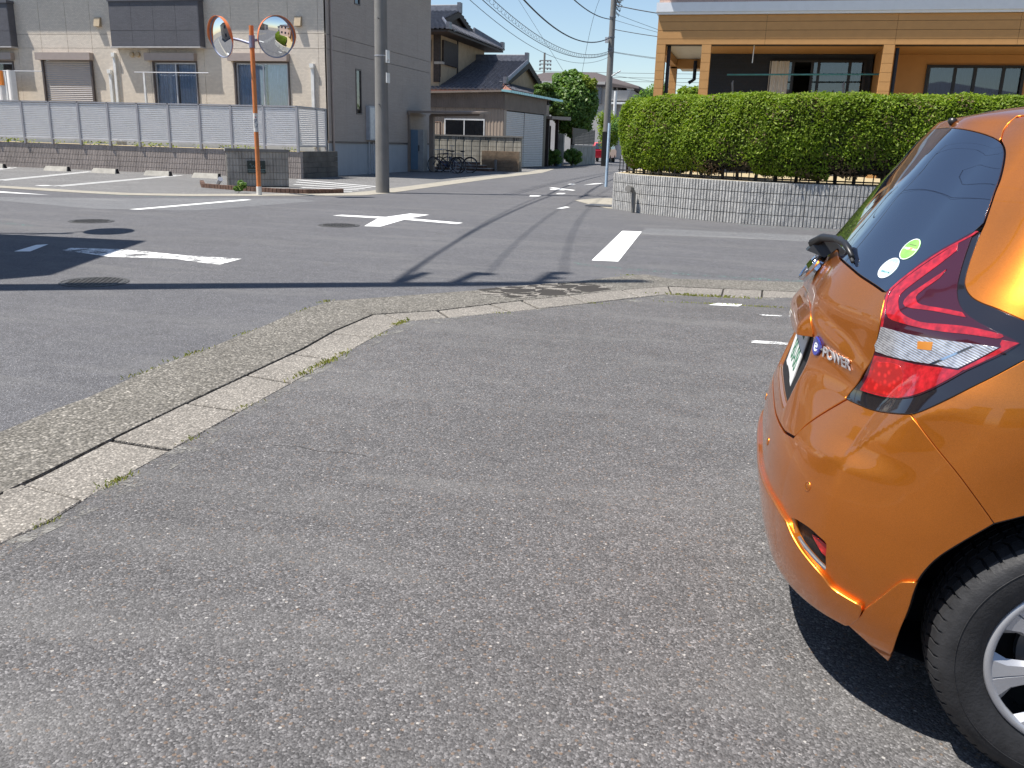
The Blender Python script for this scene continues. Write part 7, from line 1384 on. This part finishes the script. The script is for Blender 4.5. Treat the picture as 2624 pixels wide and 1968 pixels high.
me = MB().lathe([(.001, .002), (.024, .002), (.026, 0), (.026, -.003)], (0, 0, 0), 'z', 28).add([(.018, -.008, .002), (.040, .004, .002), (.040, .010, .002), (.020, .010, .002)], [(0, 1, 2, 3)]).mesh('badge_ground', M['badge_blue']); conform(me, s_a + .002, .847, .004, disp=tail_disp); link('badge_ground', me, tgate)
me = MB().box(.030, -.003, 0, .044, .003, .003).mesh('badge_hyphen', M['chrome']); conform(me, s_a + .002, .847, .003, disp=tail_disp); link('badge_hyphen', me, tgate)
ep, en = on_skin(0.10, 1.030, .010); ep = Vector((-.592, 0, 1.018)); en = Vector((-.82, 0, .57)); Re = flat_rot(en)
em_ = place(MB().tube([(.047 * math.cos(a), .047 * math.sin(a), .004) for a in np.linspace(0, 2 * math.pi, 41)], .0065, 8, caps=False).box(-.056, -.010, .002, .056, .010, .011).mesh('round_emblem', M['chrome']), 'round_emblem', tgate, ep, Re)
place(MB().lathe([(.001, .0), (.046, .0), (.05, -.012)], (0, 0, 0), 'z', 36).mesh('emblem_base', M['chrome']), 'emblem_base', em_, Vector((0, 0, 0)), Matrix.Identity(3))
for key, mname, dat in (('green', 'sticker_green', [('▬▬▬', .010, .013, 'print_dark'), ('燃費基準     達成車', .0072, .0, 'print_white'), ('50%', .012, .0, 'print_pink')]), ('blue', 'sticker_blue', [('★★★★', .0125, .0135, 'print_white'), ('低排出ガス車', .0075, .0015, 'print_white'), ('低排出ガス車', .0055, -.012, 'plate_green')])):
    s0, z0 = D_[key][0]; me = MB().lathe([(.001, .0005), (.0300, .0005), (.0305, 0)], (0, 0, 0), 'z', 36).mesh('sticker', M[mname]); conform(me, s0, z0, .0022)
    stc = link('sticker', me, rw); link('sticker_rim', conform(MB().lathe([(.0282, .0007), (.0300, .0007)], (0, 0, 0), 'z', 36).mesh('sticker_rim', M['print_white']), s0, z0, .0023), stc)
    for body, sz, yy, m_ in dat:
        me = text_mesh(body, sz, M[m_], .0001)
        for v in me.vertices: v.co.y += yy
        link('sticker_print', conform(me, s0, z0, .0031), stc)
for k_, (s0, z0) in enumerate([D_['sensor'][0], D_['sensor'][1], (-D_['sensor'][0][0], .555), (-.18, .542)]):
    me = MB().lathe([(.001, .0012), (.0075, .0012), (.008, .0002), (.0095, .0002), (.0105, .0018), (.0125, .0012), (.013, -.001)], (0, 0, 0), 'z', 28).mesh('parking_sensor', M['paint'], True); conform(me, s0, z0, .0005); link('parking_sensor', me, bmp)
# rear wiper and washer nozzle
wp = link('rear_wiper', MB().hexa([(-.565, .045, 1.050), (-.565, -.045, 1.050), (-.525, -.045, 1.085), (-.525, .045, 1.085)], [(-.615, .024, 1.066), (-.615, -.026, 1.066), (-.572, -.028, 1.112), (-.572, .026, 1.112)]).mesh('rear_wiper', M['plastic_black'], 'auto'), car)
def wpt(s, z, o): return tuple(to_local(skin(s, z) + skin_n(s, z) * o))
link('wiper_arm', MB().tube([(-.600, -.0, 1.085), (-.578, -.06, 1.108), (-.55, -.13, 1.113), wpt(.17, 1.098, .022), wpt(.235, 1.078, .012)], [.013, .012, .010, .009, .006], 8).mesh('wiper_arm', M['plastic_black'], True), wp)
link('wiper_blade', MB().tube([wpt(.02, 1.102, .012), wpt(.14, 1.098, .012), wpt(.25, 1.068, .010)], .005, 6).mesh('wiper_blade', M['rubber'], True), wp)
wz = on_skin(.10, 1.426, .004); link('washer_nozzle', MB().tube([tuple(wz[0] - Vector((.0, .02, 0))), tuple(wz[0] + Vector((0, .015, .004)))], [.011, .008], 10).mesh('washer_nozzle', M['plastic_black'], True), car)
# mud flap edge strip between bumper side and arch
# --- wheels
def make_wheel(x, side):
    """lateral axis y; side -1 = right hand side of the car (local y negative)"""
    def LW(prof, k=72):
        mb = MB(); mb.lathe(prof, (0, 0, 0), 'y', k); mb.v = [(x + a, side * b, .303 + c) for a, b, c in mb.v]; return mb
    o = .835
    ty = link('tyre', LW([(.195, o - .012), (.205, o + .000), (.225, o + .008), (.255, o + .012), (.280, o + .008), (.291, o - .004), (.296, o - .016), (.298, o - .030), (.298, o - .155), (.294, o - .172), (.28, o - .185), (.2, o - .185), (.19, o - .17)], 96).mesh('tyre', M['rubber'], True), car)
    tb = MB(); nb = 62
    for k in range(nb):
        a0 = 2 * math.pi * k / nb; da = 2 * math.pi / nb * .78
        for (y0, y1, r0, r1, sk) in ((o + .001, o - .014, .2865, .3005, .0), (o - .014, o - .042, .3005, .3060, .0), (o - .046, o - .070, .3055, .3075, .012), (o - .075, o - .100, .3075, .3075, -.012), (o - .105, o - .130, .3075, .3055, .0), (o - .134, o - .165, .3055, .298, 0)):
            P8 = []
            for rr in (.284, None):
                for (yy, r2, sh_) in ((y0, r0, 0), (y1, r1, sk)):
                    for aa in (a0, a0 + da): r3 = rr or r2; P8.append((x + r3 * math.cos(aa + sh_ * 3), side * yy, .303 + r3 * math.sin(aa + sh_ * 3)))
            tb.add(P8, [(0, 1, 3, 2), (4, 6, 7, 5), (0, 4, 5, 1), (2, 3, 7, 6), (0, 2, 6, 4), (1, 5, 7, 3)])
    link('tread_blocks', tb.mesh('tread_blocks', M['rubber']), ty, stuff=True)
    for rr_ in (.262, .236): link('sidewall_ring', MB().tube([(x + rr_ * math.cos(a), side * (o + .0115 - (.004 if rr_ < .24 else 0)), .303 + rr_ * math.sin(a)) for a in np.linspace(0, 2 * math.pi, 97)], .0012, 5, caps=False).mesh('sidewall_ring', M['rubber'], True), ty)
    wc = link('wheel_cover', LW([(.200, o - .014), (.203, o - .004), (.200, o + .002), (.190, o + .003), (.184, o - .001), (.184, o - .012)], 96).mesh('wheel_cover', M['wheel_silver'], True), car)
    link('rim_well', LW([(.19, o - .03), (.185, o - .10), (.001, o - .10)], 40).mesh('rim_well', M['liner']), wc); link('brake_disc', LW([(.001, o - .06), (.125, o - .06), (.125, o - .08)], 40).mesh('brake_disc', M['steel']), wc)
    NSP = 7; th0 = R_(171) ; sp2 = MB(); gr = MB()
    for k in range(NSP):       # a spoke sits between two openings
        am = th0 + 2 * math.pi * (k + .5) / NSP; hw0, hw1 = R_(17.5), R_(13.0)
        def pt(r, a, y): return (x + r * math.cos(a), side * (o + y), .303 + r * math.sin(a))
        rows = []
        for r, hw, dy in ((.052, R_(25.7), .004), (.075, R_(21), .002), (.115, R_(13.5), -.002), (.155, R_(13.5), -.003), (.187, R_(19), -.001)):
            rows.append([pt(r, am - hw, dy - .012), pt(r, am - hw * .72, dy), pt(r, am - .012, dy + .0015), pt(r, am, dy - .0035 if r > .09 else dy), pt(r, am + .012, dy + .0015), pt(r, am + hw * .72, dy), pt(r, am + hw, dy - .012)])
        v = [p for r_ in rows for p in r_]; f = [(i * 7 + j, i * 7 + j + 1, (i + 1) * 7 + j + 1, (i + 1) * 7 + j) for i in range(4) for j in range(6)]; me = MB().add(v, f).mesh('spoke', M['wheel_silver'], 'auto'); link('spoke', me, wc)
    link('hub_cap', LW([(.001, o + .006), (.025, o + .006), (.030, o + .003), (.034, o + .006), (.052, o + .004), (.056, o - .008)], 40).mesh('hub_cap', M['wheel_silver'], True), wc)
    nb_ = MB()
    for k in range(5): a = 2 * math.pi * k / 5 + .3; nb_.tube([(x + .06 * math.cos(a), side * (o - .062), .303 + .06 * math.sin(a)), (x + .06 * math.cos(a), side * (o - .04), .303 + .06 * math.sin(a))], .010, 6)
    link('wheel_nuts', nb_.mesh('wheel_nuts', M['steel']), wc)
for x_ in (0, 2.6):
    for sd3 in (-1, 1): make_wheel(x_, sd3)

print('objects', len(bpy.data.objects), 'tris', sum(len(o.data.polygons) for o in bpy.data.objects if o.type == 'MESH'))
